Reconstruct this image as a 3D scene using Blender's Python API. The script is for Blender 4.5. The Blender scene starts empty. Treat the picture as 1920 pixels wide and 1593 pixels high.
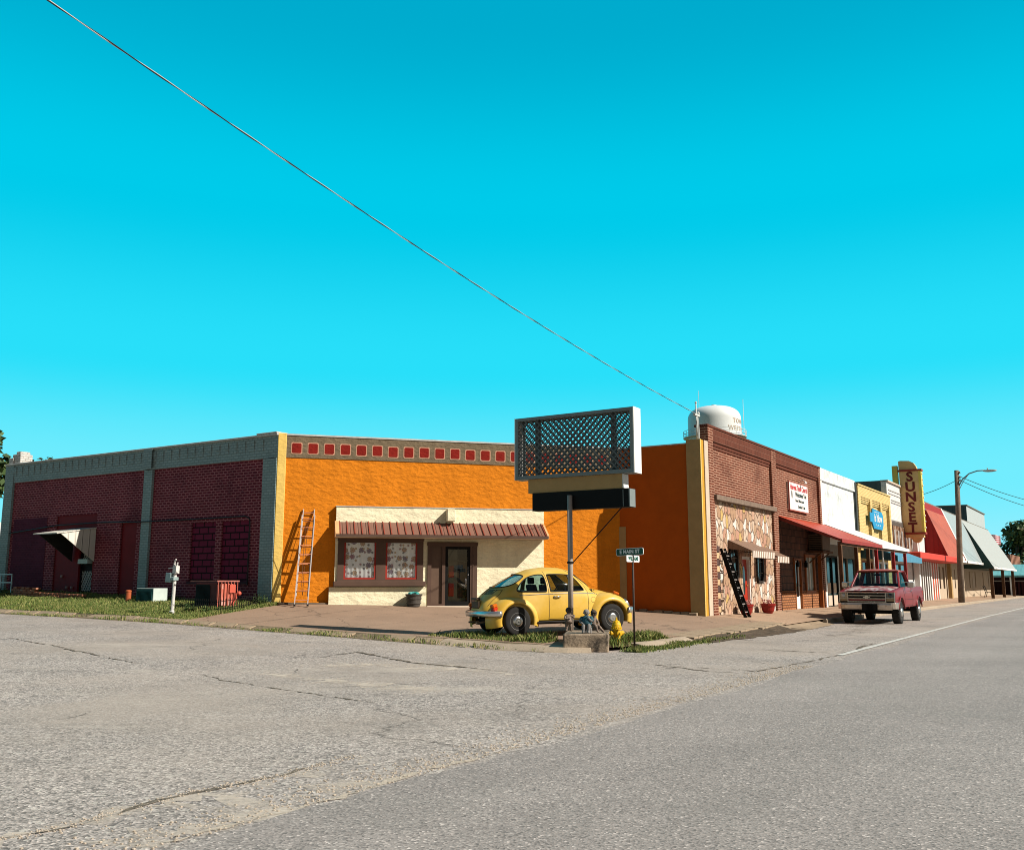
import bpy, bmesh, math, random
import numpy as np
from mathutils import Matrix, Vector
from mathutils.bvhtree import BVHTree

SC = bpy.context.scene
COL = SC.collection
RAD = math.radians

# ---------------------------------------------------------------- camera
FPX, CAMH = 1770.0, 1.4                       # focal length in photo pixels, eye height
PITCH = math.atan(294 / FPX)
cam_d = bpy.data.cameras.new('camera')
cam_d.sensor_width = 36.0
cam_d.lens = 36.0 * FPX / 1920.0
cam_d.clip_start, cam_d.clip_end = 0.1, 5000
cam = bpy.data.objects.new('camera', cam_d)
COL.objects.link(cam)
cam.location = (0, 0, CAMH)
cam.rotation_euler = (RAD(90) + PITCH, 0, 0)
SC.camera = cam

# ---------------------------------------------------------------- light
SUN_AZ, SUN_EL = RAD(114), RAD(38)            # azimuth clockwise from +Y
W = bpy.data.worlds.new('World')
SC.world = W
W.use_nodes = True
nt = W.node_tree
nt.nodes.clear()
sky = nt.nodes.new('ShaderNodeTexSky')
sky.sky_type = 'NISHITA'
sky.sun_disc = False
sky.sun_elevation, sky.sun_rotation = SUN_EL, SUN_AZ
sky.altitude, sky.air_density, sky.dust_density, sky.ozone_density = 0, 1.0, 0.3, 1.0
# clear late-morning sky: saturated cyan ahead, physical sky warmed behind camera as added fill
def _nd(t, **k):
    n = nt.nodes.new('ShaderNode' + t)
    for a, b in k.items(): setattr(n, a, b)
    return n


tc_ = _nd('TexCoord')
sx_ = _nd('SeparateXYZ'); nt.links.new(tc_.outputs['Generated'], sx_.inputs[0])
rp_ = _nd('ValToRGB'); rp_.color_ramp.interpolation = 'EASE'
SKY = [(0.0, (.36, .88, 1.0)), (.10, (.17, .85, 1.0)), (.22, (.022, .745, .96)), (.375, (.0, .60, .83)), (.55, (.0, .41, .62)), (1.0, (.0, .18, .36))]
e_ = rp_.color_ramp.elements
while len(e_) < len(SKY): e_.new(.5)
for q, (p, c) in zip(e_, SKY):
    q.position, q.color = p, (*c, 1)
nt.links.new(sx_.outputs[2], rp_.inputs[0])
dt_ = _nd('VectorMath', operation='DOT_PRODUCT'); nt.links.new(tc_.outputs['Generated'], dt_.inputs[0])
dt_.inputs[1].default_value = (.45, -.89, 0)
mr_ = _nd('MapRange', interpolation_type='SMOOTHSTEP'); nt.links.new(dt_.outputs['Value'], mr_.inputs[0])
mr_.inputs[1].default_value, mr_.inputs[2].default_value = -.45, .25
sk_ = _nd('Mix', data_type='RGBA', blend_type='MULTIPLY'); sk_.inputs[0].default_value = 1
nt.links.new(sky.outputs[0], sk_.inputs[6]); sk_.inputs[7].default_value = (.062, .050, .040, 1)
mx_ = _nd('Mix', data_type='RGBA')
nt.links.new(mr_.outputs[0], mx_.inputs[0]); nt.links.new(rp_.outputs[0], mx_.inputs[6]); nt.links.new(sk_.outputs[2], mx_.inputs[7])
sc_ = _nd('Mix', data_type='RGBA', blend_type='MULTIPLY'); sc_.inputs[0].default_value = 1
nt.links.new(mx_.outputs[2], sc_.inputs[6]); sc_.inputs[7].default_value = (5.9, 5.9, 5.9, 1)
bg = _nd('Background'); bg.inputs['Strength'].default_value = 0.10
wo = _nd('OutputWorld')
nt.links.new(sc_.outputs[2], bg.inputs[0])
nt.links.new(bg.outputs[0], wo.inputs[0])
sd = bpy.data.lights.new('sun', 'SUN')
sd.energy, sd.angle, sd.color = 5.0, RAD(0.5), (1.0, 0.92, 0.81)
sun = bpy.data.objects.new('sun', sd)
COL.objects.link(sun)
LV = Vector((math.sin(SUN_AZ) * math.cos(SUN_EL), math.cos(SUN_AZ) * math.cos(SUN_EL), math.sin(SUN_EL)))
sun.rotation_euler = LV.to_track_quat('Z', 'Y').to_euler()
sun.location = (20, -10, 30)
SC.view_settings.view_transform = 'Standard'
SC.view_settings.look = 'None'
SC.view_settings.exposure = 0.75
SC.view_settings.gamma = 1
SC.cycles.max_bounces = 6
SC.cycles.filter_width = 1.0
SC.cycles.transparent_max_bounces = 8

# ---------------------------------------------------------------- frames
MU = Vector((.5346, .8451, 0))                # along the main street, away
SV = Vector((-.8451, .5346, 0))               # along the side street, away
O2 = Vector((5.985, 30.0, 0))                 # corner of the main street front


def frame(o, x):
    x = Vector(x).normalized()
    m = Matrix.Identity(4)
    m.col[0] = (x.x, x.y, 0, 0)
    m.col[1] = (-x.y, x.x, 0, 0)
    m.col[3] = (o[0], o[1], o[2] if len(o) > 2 else 0, 1)
    return m


def UV(u, v, z=0.0):
    p = O2 + MU * u + SV * v
    return Vector((p.x, p.y, z))


C2 = Vector((-7.2, 29.0, 0))                  # left corner of the orange front
I2 = UV(0, 2.84)
DF = (I2 - C2).normalized()
FM = frame(O2, MU)                            # main street fronts: x = u, y inwards
FR = frame(C2, -SV)                           # side street brick wall
FO = frame(C2, DF)                            # orange front
FS = frame(O2, -SV)                           # shaded party wall


def ray(px, py):
    a, b = (px - 960) / FPX, (796 - py) / FPX
    return Vector((a, math.cos(PITCH) - b * math.sin(PITCH), math.sin(PITCH) + b * math.cos(PITCH)))


def onz(px, py, z=0.0):
    r = ray(px, py)
    return Vector((0, 0, CAMH)) + r * ((z - CAMH) / r.z)


def to_uv(p):
    q = Vector((p[0], p[1], 0)) - O2
    return q.dot(MU), q.dot(SV)


# ---------------------------------------------------------------- ground heights
def zroad(v):
    return float(np.interp(v, [0, 1.5, 4.5, 7, 10.4, 14.6, 18.8, 30, 60], [0, .05, .13, .2, .30, .37, .42, .55, .6]))


def Hroad(u, v):
    return zroad(v) * min(1, max(0, 1 - (u + 4) / 20)) - .003 * max(0, u - 15)


def zwalk(u, v):                               # pavement along the main street fronts
    zb = float(np.interp(u, [0, 14, 40, 90], [.35, .31, .22, .02]))
    zc = float(np.interp(u, [-8, 0, 5, 14, 40, 90], [.10, .12, .15, .13, .07, -.09]))
    t = min(1, max(0, -v / 2.4))
    return zb * (1 - t) + zc * t


_cp = [(-11.4, -1.4, .10), (-11.4, 1.5, .17), (-11.4, 4.5, .22), (-11.4, 7, .28), (-11.4, 10.4, .38), (-11.4, 14.6, .47),
       (-11.4, 19, .53), (-11.4, 28, .66), (-7.89, 10.6, .74), (-7.89, 16.5, .92), (-7.89, 25, 1.1), (-7.89, 34, 1.15),
       (-5.73, 8.53, .72), (-3.98, 6.83, .655), (-1.8, 4.63, .57), (0, 2.84, .50), (.2, 0, .355), (-7.1, -2.2, .09),
       (-9.3, 1.07, .205), (-6.8, -.1, .26), (-3, -2.2, .10), (0, -2.4, .12), (5, -2.4, .15), (5, 0, .345), (-4, 1.5, .36)]
_P = np.array(_cp)


def _phi(r):
    return np.where(r > 1e-9, r * r * np.log(np.maximum(r, 1e-9)), 0)


_n = len(_P)
_K = _phi(np.linalg.norm(_P[:, None, :2] - _P[None, :, :2], axis=2)) + np.eye(_n) * .3
_Q = np.hstack([np.ones((_n, 1)), _P[:, :2]])
_A = np.vstack([np.hstack([_K, _Q]), np.hstack([_Q.T, np.zeros((3, 3))])])
_W = np.linalg.solve(_A, np.concatenate([_P[:, 2], np.zeros(3)]))


def Lz(u, v):
    r = np.hypot(_P[:, 0] - u, _P[:, 1] - v)
    return float(_W[:_n] @ _phi(r) + _W[_n] + _W[_n + 1] * u + _W[_n + 2] * v)


# ---------------------------------------------------------------- mesh builder
class G:
    """collects faces in a local frame; UVs are metres on the face's own plane"""

    def __init__(s, F=None):
        s.F = F if F is not None else Matrix.Identity(4)
        s.v, s.f, s.m = [], [], []
        s.mi = 0

    def add(s, pts, faces):
        b = len(s.v)
        s.v += [Vector(p) for p in pts]
        for f in faces:
            s.f.append(tuple(b + i for i in f)); s.m.append(s.mi)
        return s

    def quad(s, a, b, c, d):
        return s.add([a, b, c, d], [(0, 1, 2, 3)])

    def box(s, x0, x1, y0, y1, z0, z1, T=None):
        p = [(x, y, z) for z in (z0, z1) for y in (y0, y1) for x in (x0, x1)]
        if T is not None:
            p = [T @ Vector(q) for q in p]
        return s.add(p, [(0, 2, 3, 1), (4, 5, 7, 6), (0, 1, 5, 4), (2, 6, 7, 3), (0, 4, 6, 2), (1, 3, 7, 5)])

    def bar(s, a, b, w, h=None, up=(0, 0, 1)):
        a, b = Vector(a), Vector(b)
        h = w if h is None else h
        d = (b - a).normalized()
        upv = Vector(up)
        if abs(d.dot(upv)) > .98:
            upv = Vector((0, 1, 0))
        x = d.cross(upv).normalized(); y = x.cross(d)
        p = []
        for q in (a, b):
            for sx, sy in ((-1, -1), (1, -1), (1, 1), (-1, 1)):
                p.append(q + x * sx * w / 2 + y * sy * h / 2)
        return s.add(p, [(3, 2, 1, 0), (4, 5, 6, 7), (0, 1, 5, 4), (1, 2, 6, 5), (2, 3, 7, 6), (3, 0, 4, 7)])

    def prism(s, poly, axis, a, b):
        """extrude a polygon (2-D) along axis 'x','y','z' from a to b"""
        def P(q, t):
            return {'x': (t, q[0], q[1]), 'y': (q[0], t, q[1]), 'z': (q[0], q[1], t)}[axis]
        n = len(poly)
        pts = [P(q, a) for q in poly] + [P(q, b) for q in poly]
        fs = [tuple(range(n))[::-1], tuple(range(n, 2 * n))]
        fs += [(i, (i + 1) % n, n + (i + 1) % n, n + i) for i in range(n)]
        return s.add(pts, fs)

    def tube(s, path, r, n=8, cap=True):
        path = [Vector(p) for p in path]
        rs = r if isinstance(r, (list, tuple)) else [r] * len(path)
        rings = []
        x = None
        for i, p in enumerate(path):
            d = (path[min(i + 1, len(path) - 1)] - path[max(i - 1, 0)]).normalized()
            if x is None:
                x = d.cross(Vector((0, 0, 1)))
                if x.length < .05:
                    x = d.cross(Vector((0, 1, 0)))
            x = (x - d * x.dot(d)).normalized()
            y = d.cross(x)
            rings.append([p + (x * math.cos(2 * math.pi * k / n) + y * math.sin(2 * math.pi * k / n)) * rs[i] for k in range(n)])
        pts = [q for rg in rings for q in rg]
        fs = []
        for i in range(len(path) - 1):
            for k in range(n):
                k2 = (k + 1) % n
                fs.append((i * n + k, i * n + k2, (i + 1) * n + k2, (i + 1) * n + k))
        if cap:
            fs.append(tuple(range(n))[::-1])
            fs.append(tuple((len(path) - 1) * n + k for k in range(n)))
        return s.add(pts, fs)

    def lathe(s, prof, c=(0, 0, 0), n=20, axis='z', T=None):
        """prof: list of (radius, height)"""
        pts, fs = [], []
        for r, h in prof:
            for k in range(n):
                a = 2 * math.pi * k / n
                q = {'z': (r * math.cos(a), r * math.sin(a), h), 'y': (r * math.cos(a), h, -r * math.sin(a)),
                     'x': (h, r * math.cos(a), r * math.sin(a))}[axis]
                q = Vector(q) + Vector(c)
                pts.append(T @ q if T is not None else q)
        for i in range(len(prof) - 1):
            for k in range(n):
                k2 = (k + 1) % n
                fs.append((i * n + k, i * n + k2, (i + 1) * n + k2, (i + 1) * n + k))
        if prof[0][0] > 1e-4:
            fs.append(tuple(range(n))[::-1])
        if prof[-1][0] > 1e-4:
            fs.append(tuple((len(prof) - 1) * n + k for k in range(n)))
        return s.add(pts, fs)

    def ball(s, c, r, n=12, m=8):
        r = Vector((r, r, r)) if not hasattr(r, '__len__') else Vector(r)
        pts, fs = [], []
        for i in range(m + 1):
            t = math.pi * i / m
            for k in range(n):
                a = 2 * math.pi * k / n
                pts.append((c[0] + r.x * math.sin(t) * math.cos(a), c[1] + r.y * math.sin(t) * math.sin(a), c[2] - r.z * math.cos(t)))
        for i in range(m):
            for k in range(n):
                k2 = (k + 1) % n
                fs.append((i * n + k, i * n + k2, (i + 1) * n + k2, (i + 1) * n + k))
        return s.add(pts, fs)

    def wall(s, x0, x1, z0, z1, y0, y1, holes=()):
        """a wall of thickness y0..y1 with rectangular openings (xa, xb, za, zb)"""
        xs = sorted({x0, x1, *[h[0] for h in holes], *[h[1] for h in holes]})
        zs = sorted({z0, z1, *[h[2] for h in holes], *[h[3] for h in holes]})
        xs = [x for x in xs if x0 <= x <= x1]; zs = [z for z in zs if z0 <= z <= z1]

        def solid(i, k):
            if not (0 <= i < len(xs) - 1 and 0 <= k < len(zs) - 1):
                return False
            cx, cz = (xs[i] + xs[i + 1]) / 2, (zs[k] + zs[k + 1]) / 2
            return not any(h[0] < cx < h[1] and h[2] < cz < h[3] for h in holes)
        for i in range(len(xs) - 1):
            for k in range(len(zs) - 1):
                if not solid(i, k):
                    continue
                a, b, c, d = xs[i], xs[i + 1], zs[k], zs[k + 1]
                s.quad((a, y0, c), (b, y0, c), (b, y0, d), (a, y0, d))
                s.quad((b, y1, c), (a, y1, c), (a, y1, d), (b, y1, d))
                if not solid(i - 1, k): s.quad((a, y1, c), (a, y0, c), (a, y0, d), (a, y1, d))
                if not solid(i + 1, k): s.quad((b, y0, c), (b, y1, c), (b, y1, d), (b, y0, d))
                if not solid(i, k - 1): s.quad((a, y1, c), (b, y1, c), (b, y0, c), (a, y0, c))
                if not solid(i, k + 1): s.quad((a, y0, d), (b, y0, d), (b, y1, d), (a, y1, d))
        return s

    def build(s, name, mat, parent=None, bevel=0.0, smooth=False, seg=1, weld=False):
        me = bpy.data.meshes.new(name)
        me.from_pydata([tuple(s.F @ p) for p in s.v], [], s.f)
        mats = mat if isinstance(mat, (list, tuple)) else [mat]
        for m in mats:
            me.materials.append(m)
        uvl = me.uv_layers.new(name='UVMap')
        li = 0
        uvs = np.empty(2 * sum(len(f) for f in s.f), dtype=np.float32)
        for f in s.f:
            P = [s.v[i] for i in f]
            nx = ny = nz = 0.0
            for i in range(len(P)):
                a, b = P[i], P[(i + 1) % len(P)]
                nx += (a.y - b.y) * (a.z + b.z); ny += (a.z - b.z) * (a.x + b.x); nz += (a.x - b.x) * (a.y + b.y)
            nx, ny, nz = abs(nx), abs(ny), abs(nz)
            for p in P:
                if ny >= nx and ny >= nz: q = (p.x, p.z)
                elif nx >= nz: q = (p.y, p.z)
                else: q = (p.x, p.y)
                uvs[li], uvs[li + 1] = q; li += 2
        uvl.data.foreach_set('uv', uvs)
        me.polygons.foreach_set('material_index', s.m)
        if smooth:
            me.polygons.foreach_set('use_smooth', [True] * len(me.polygons))
        return finish(name, me, parent, bevel, seg, weld)


ROOTINV = {}


def finish(name, me, parent=None, bevel=0.0, seg=1, weld=False):
    o = bpy.data.objects.new(name, me)
    COL.objects.link(o)
    if parent is not None:
        r = parent
        while r.parent is not None:
            r = r.parent
        me.transform(ROOTINV[r.name])
        o.parent = parent
    else:
        co = np.empty(len(me.vertices) * 3, dtype=np.float32)
        me.vertices.foreach_get('co', co)
        co = co.reshape(-1, 3)
        base = Vector(((co[:, 0].min() + co[:, 0].max()) / 2, (co[:, 1].min() + co[:, 1].max()) / 2, co[:, 2].min()))
        me.transform(Matrix.Translation(-base))
        o.location = base
        ROOTINV[o.name] = Matrix.Translation(-base)
    if weld:
        o.modifiers.new('weld', 'WELD').merge_threshold = .0005
    if bevel:
        b = o.modifiers.new('bevel', 'BEVEL')
        b.width, b.segments, b.limit_method, b.angle_limit = bevel, seg, 'ANGLE', RAD(40)
    me.update()
    return o


def tag(o, label=None, cat=None, group=None, kind=None):
    if label: o['label'] = label
    if cat: o['category'] = cat
    if group: o['group'] = group
    if kind: o['kind'] = kind
    return o


def thing(name, label, cat, F, group=None):
    """an Empty at the thing's base (F: world frame) that parents its parts"""
    o = bpy.data.objects.new(name, None)
    COL.objects.link(o)
    o.matrix_world = F
    o.empty_display_size = .2
    ROOTINV[o.name] = F.inverted()
    return tag(o, label, cat, group)


def structure(o):
    o['kind'] = 'structure'
    return o


def text(body, size, F, at, mat, name, parent, bold=0.0, depth=.004, sx=1.0, align='CENTER', spacing=1.0, rot=0.0):
    """lettering on the plane y = at[1] of frame F, facing -y"""
    cu = bpy.data.curves.new(name, 'FONT')
    cu.body, cu.size, cu.extrude, cu.offset = body, size, depth, bold
    cu.align_x, cu.align_y, cu.space_character = align, 'CENTER', spacing
    cu.resolution_u = 3
    tmp = bpy.data.objects.new(name, cu)
    me = bpy.data.meshes.new_from_object(tmp)
    bpy.data.objects.remove(tmp)
    bpy.data.curves.remove(cu)
    R = Matrix(((1, 0, 0, at[0]), (0, 0, -1, at[1]), (0, 1, 0, at[2]), (0, 0, 0, 1)))
    me.transform(F @ R @ Matrix.Rotation(rot, 4, 'Z') @ Matrix.Diagonal((sx, 1, 1, 1)))
    me.materials.clear(); me.materials.append(mat)
    return finish(name, me, parent)


# ---------------------------------------------------------------- materials
MATS = {}
ALB = .74                                     # overall reflectance of all finishes


class N:
    def __init__(s, name):
        s.mat = bpy.data.materials.new(name)
        s.mat.use_nodes = True
        s.t = s.mat.node_tree
        s.t.nodes.clear()
        s.out = s.t.nodes.new('ShaderNodeOutputMaterial')
        s.bsdf = s.t.nodes.new('ShaderNodeBsdfPrincipled')
        s.t.links.new(s.bsdf.outputs[0], s.out.inputs[0])

    def n(s, typ, **kw):
        nd = s.t.nodes.new('ShaderNode' + typ)
        for k, v in kw.items():
            setattr(nd, k, v)
        return nd

    def l(s, a, b):
        s.t.links.new(a, b)

    def val(s, sock, v):
        if hasattr(v, 'type') and hasattr(v, 'is_linked'):
            s.l(v, sock)
        else:
            if isinstance(v, tuple) and len(v) == 3 and sock.type == 'RGBA':
                v = (*v, 1)
            sock.default_value = v

    def coord(s, which='Object', scale=1.0):
        c = s.n('TexCoord').outputs[which]
        if scale != 1.0:
            m = s.n('Mapping'); s.l(c, m.inputs[0])
            m.inputs['Scale'].default_value = scale if isinstance(scale, tuple) else (scale,) * 3
            return m.outputs[0]
        return c

    def noise(s, vec, scale, detail=4, rough=.6, out=0):
        x = s.n('TexNoise'); s.l(vec, x.inputs['Vector'])
        x.inputs['Scale'].default_value = scale; x.inputs['Detail'].default_value = detail; x.inputs['Roughness'].default_value = rough
        return x.outputs[out]

    def vor(s, vec, scale, feature='F1', out='Distance', rnd=1.0, dim='3D'):
        x = s.n('TexVoronoi', feature=feature, voronoi_dimensions=dim); s.l(vec, x.inputs['Vector'])
        x.inputs['Scale'].default_value = scale; x.inputs['Randomness'].default_value = rnd
        return x.outputs[out]

    def ramp(s, fac, stops, interp='LINEAR'):
        r = s.n('ValToRGB'); r.color_ramp.interpolation = interp
        e = r.color_ramp.elements
        while len(e) < len(stops): e.new(.5)
        for k, (p, c) in enumerate(stops):
            e[k].position = p
            e[k].color = (c, c, c, 1) if isinstance(c, (int, float)) else (*c, 1)
        s.l(fac, r.inputs[0])
        return r.outputs[0]

    def mix(s, fac, a, b, blend='MIX'):
        m = s.n('Mix', data_type='RGBA', blend_type=blend)
        s.val(m.inputs[0], fac); s.val(m.inputs[6], a); s.val(m.inputs[7], b)
        return m.outputs[2]

    def math(s, op, a, b=0.0, clamp=False):
        m = s.n('Math', operation=op, use_clamp=clamp)
        s.val(m.inputs[0], a); s.val(m.inputs[1], b)
        return m.outputs[0]

    def bump(s, h, strength=.5, dist=.01):
        b = s.n('Bump'); s.l(h, b.inputs['Height'])
        b.inputs['Strength'].default_value = strength; b.inputs['Distance'].default_value = dist
        s.l(b.outputs[0], s.bsdf.inputs['Normal'])

    def done(s, col=None, rough=.7, metal=0.0, spec=.5):
        if col is not None:
            s.val(s.bsdf.inputs['Base Color'], s.mix(1.0, col, (ALB, ALB, ALB), 'MULTIPLY') if metal < .5 else col)
        s.val(s.bsdf.inputs['Roughness'], rough)
        s.bsdf.inputs['Metallic'].default_value = metal
        s.bsdf.inputs['Specular IOR Level'].default_value = spec
        MATS[s.mat.name] = s.mat
        return s.mat


def sc3(c, k):
    return tuple(min(1.0, x * k) for x in c)


def paint(name, col, rough=.6, metal=0.0, var=.14, scale=2.5, bump=0.0, bscale=40, bdist=.006, spec=.22, dirt=None, dscale=1.2, dlo=.52, dhi=.72):
    """a flat finish with slight mottling, optional dirt patches"""
    n = N(name)
    c = n.coord('Object')
    f = n.noise(c, scale, 6, .65)
    k = n.mix(n.ramp(f, [(.3, 0.0), (.7, 1.0)]), sc3(col, 1 - var), sc3(col, 1 + var))
    if dirt:
        k = n.mix(n.ramp(n.noise(c, dscale, 8, .7), [(dlo, 0.0), (dhi, 1.0)]), k, dirt)
    if bump:
        n.bump(n.noise(c, bscale, 5, .6), bump, bdist)
    return n.done(k, rough, metal, spec)


def bricks(name, c1, c2, mortar, bw=.21, bh=.075, ms=.012, bump=.6, rough=.85, var=.25, off=.5, stain=None, slo=.55, shi=.8, sscale=.6):
    n = N(name)
    u = n.coord('UV')
    b = n.n('TexBrick', offset=off)
    n.l(u, b.inputs['Vector'])
    for k, v in (('Color1', (*c1, 1)), ('Color2', (*c2, 1)), ('Mortar', (*mortar, 1)), ('Scale', 1.0), ('Mortar Size', ms), ('Mortar Smooth', .1), ('Bias', 0.0), ('Brick Width', bw), ('Row Height', bh)):
        b.inputs[k].default_value = v
    f = n.noise(u, 1.1, 7, .7)
    k = n.mix(n.ramp(f, [(.3, 1 - var), (.7, 1 + var)]), (0, 0, 0), b.outputs['Color'], 'MIX')
    k = n.mix(1.0, b.outputs['Color'], n.ramp(f, [(.3, 1 - var), (.72, 1.0)]), 'MULTIPLY')
    if stain:
        k = n.mix(n.ramp(n.noise(u, sscale, 8, .7), [(slo, 0.0), (shi, .85)]), k, stain)
    h = n.math('ADD', n.math('MULTIPLY', b.outputs['Fac'], -1.0), n.math('MULTIPLY', n.noise(u, 25, 3), .35))
    n.bump(h, bump, .012)
    return n.done(k, rough, 0, .08)


def stucco(name, col, var=.12, strength=.9, dist=.03, scale=9.0):
    n = N(name)
    u = n.coord('UV')
    w = n.n('Mapping'); n.l(u, w.inputs[0]); w.inputs['Rotation'].default_value = (0, 0, RAD(-40)); w.inputs['Scale'].default_value = (.75, 1.3, 1)
    a = n.noise(w.outputs[0], scale, 7, .62)
    b = n.vor(w.outputs[0], scale * .8)
    h = n.math('ADD', n.math('MULTIPLY', a, 1.0), n.math('MULTIPLY', b, .45))
    n.bump(h, strength, dist)
    f = n.noise(u, 1.6, 6, .7)
    k = n.mix(n.ramp(f, [(.3, 0.0), (.7, 1.0)]), sc3(col, 1 - var), sc3(col, 1 + var))
    k = n.mix(n.ramp(n.noise(u, 22, 3), [(.35, .25), (.6, 0.0)]), k, sc3(col, .55))
    k = n.mix(1.0, k, n.ramp(n.noise(n.coord('UV', (2.2, .22, 1)), 1.3, 8, .7), [(.3, .86), (.55, 1.0), (.8, 1.04)]), 'MULTIPLY')
    return n.done(k, .9, 0, .1)


def ribbed(name, col, pitch=.3, axis=0, rough=.5, metal=0.0, var=.1, depth=.5, line=.55):
    """sheet metal with standing ribs, from the face's own UV"""
    n = N(name)
    u = n.coord('UV')
    s = n.n('SeparateXYZ'); n.l(u, s.inputs[0])
    t = n.math('FRACT', n.math('DIVIDE', s.outputs[axis], pitch))
    r = n.ramp(t, [(0.0, 0.0), (.08, 1.0), (.16, 0.0), (1.0, 0.0)])
    n.bump(r, depth, .02)
    f = n.noise(n.coord('Object'), 1.5, 6, .7)
    k = n.mix(n.ramp(f, [(.3, 0.0), (.7, 1.0)]), sc3(col, 1 - var), sc3(col, 1 + var))
    k = n.mix(n.ramp(t, [(.1, 0.0), (.15, 1.0), (.22, 0.0)]), k, sc3(col, line))
    return n.done(k, rough, metal, .12)


def glass(name, tint=(.9, .95, .95), refl=.12, rough=.02, graze=.8):
    """thin clear pane: see-through with a mirror-like sheen that grows at grazing angles"""
    n = N(name)
    tr = n.n('BsdfTransparent'); tr.inputs[0].default_value = (*tint, 1)
    gl = n.n('BsdfGlossy'); gl.inputs['Roughness'].default_value = rough
    lw = n.n('LayerWeight'); lw.inputs[0].default_value = .22
    f = n.math('ADD', n.math('MULTIPLY', lw.outputs['Fresnel'], graze), refl, True)
    mx = n.n('MixShader'); n.l(f, mx.inputs[0]); n.l(tr.outputs[0], mx.inputs[1]); n.l(gl.outputs[0], mx.inputs[2])
    n.l(mx.outputs[0], n.out.inputs[0])
    MATS[name] = n.mat
    return n.mat

# ================================================================ ground materials
def chipseal():
    n = N('old_asphalt')
    c = n.coord('Object')
    peb = n.vor(c, 58, out='Color'); sp = n.n('SeparateXYZ'); n.l(peb, sp.inputs[0])
    dist = n.vor(c, 58)
    big = n.noise(c, .22, 5, .6)
    rough = n.ramp(big, [(.38, 0.25), (.58, 1.0)])
    k = n.ramp(sp.outputs[0], [(0.0, .10), (.10, .21), (.5, .345), (.88, .44), (1.0, .68)])
    k = n.mix(n.ramp(n.math('SUBTRACT', 1.0, rough), [(0, 0.0), (1, .75)]), k, (.36, .34, .31))
    k = n.mix(1.0, k, n.ramp(n.noise(c, .55, 8, .68), [(.28, .78), (.5, 1.0), (.75, 1.14)]), 'MULTIPLY')
    k = n.mix(1.0, k, (1.045, .925, .835), 'MULTIPLY')
    sk = n.n('SeparateXYZ'); n.l(n.vor(c, 27, out='Color'), sk.inputs[0])
    k = n.mix(n.math('MULTIPLY', n.ramp(sk.outputs[1], [(.0, .6), (.15, .5), (.22, 0.0)]), rough), k, (.105, .095, .085))
    k = n.mix(n.math('MULTIPLY', n.ramp(sk.outputs[2], [(.93, 0.0), (.95, .6)]), rough), k, (.62, .57, .5))
    pale = n.ramp(n.noise(n.coord('Object', (.25, .8, 1)), .7, 9, .72), [(.56, 0.0), (.70, .75)])
    k = n.mix(pale, k, (.52, .46, .39))
    k = n.mix(n.ramp(n.noise(c, .33, 7, .6), [(.60, 0.0), (.75, .55)]), k, (.17, .155, .14))
    sv = n.n('TexVoronoi', feature='DISTANCE_TO_EDGE'); wv = n.n('VectorMath', operation='ADD')
    nz = n.n('VectorMath', operation='SCALE'); n.l(n.noise(c, 2.2, 4, out=1), nz.inputs[0]); nz.inputs[3].default_value = .6
    n.l(c, wv.inputs[0]); n.l(nz.outputs[0], wv.inputs[1]); n.l(wv.outputs[0], sv.inputs['Vector']); sv.inputs['Scale'].default_value = .33
    crack = n.math('MULTIPLY', n.ramp(sv.outputs[0], [(.0, 1.0), (.008, 0.0)]), n.ramp(n.noise(c, .5, 3), [(.48, 0.0), (.56, .8)]))
    k = n.mix(crack, k, (.06, .05, .042))
    h = n.math('MULTIPLY', dist, rough)
    n.bump(h, .5, .009)
    return n.done(k, .92, 0, .25)


def new_asphalt():
    n = N('new_asphalt')
    c = n.coord('Object')
    peb = n.vor(c, 70, out='Color'); sp = n.n('SeparateXYZ'); n.l(peb, sp.inputs[0])
    k = n.ramp(sp.outputs[0], [(0.0, .15), (.3, .29), (.8, .345), (.96, .46), (1.0, .7)])
    k = n.mix(1.0, k, n.ramp(n.noise(n.coord('Object', (.5, 1, 1)), .4, 8, .62), [(.3, .84), (.7, 1.12)]), 'MULTIPLY')
    k = n.mix(1.0, k, (.985, .865, .785), 'MULTIPLY')
    k = n.mix(n.ramp(n.noise(c, .25, 8, .7), [(.55, 0.0), (.75, .4)]), k, (.27, .25, .22))
    m1 = n.n('Mapping'); n.l(c, m1.inputs[0]); m1.inputs['Rotation'].default_value = (0, 0, RAD(-57.7))
    m2 = n.n('Mapping'); n.l(m1.outputs[0], m2.inputs[0]); m2.inputs['Scale'].default_value = (.035, .8, 1)
    k = n.mix(1.0, k, n.ramp(n.noise(m2.outputs[0], 1.0, 6, .6), [(.3, .88), (.55, 1.0), (.75, 1.08)]), 'MULTIPLY')
    k = n.mix(n.ramp(n.noise(c, .9, 9, .75), [(.62, 0.0), (.72, .45)]), k, (.15, .135, .12))
    n.bump(n.vor(c, 70), .3, .006)
    return n.done(k, .8, 0, .3)


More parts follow.
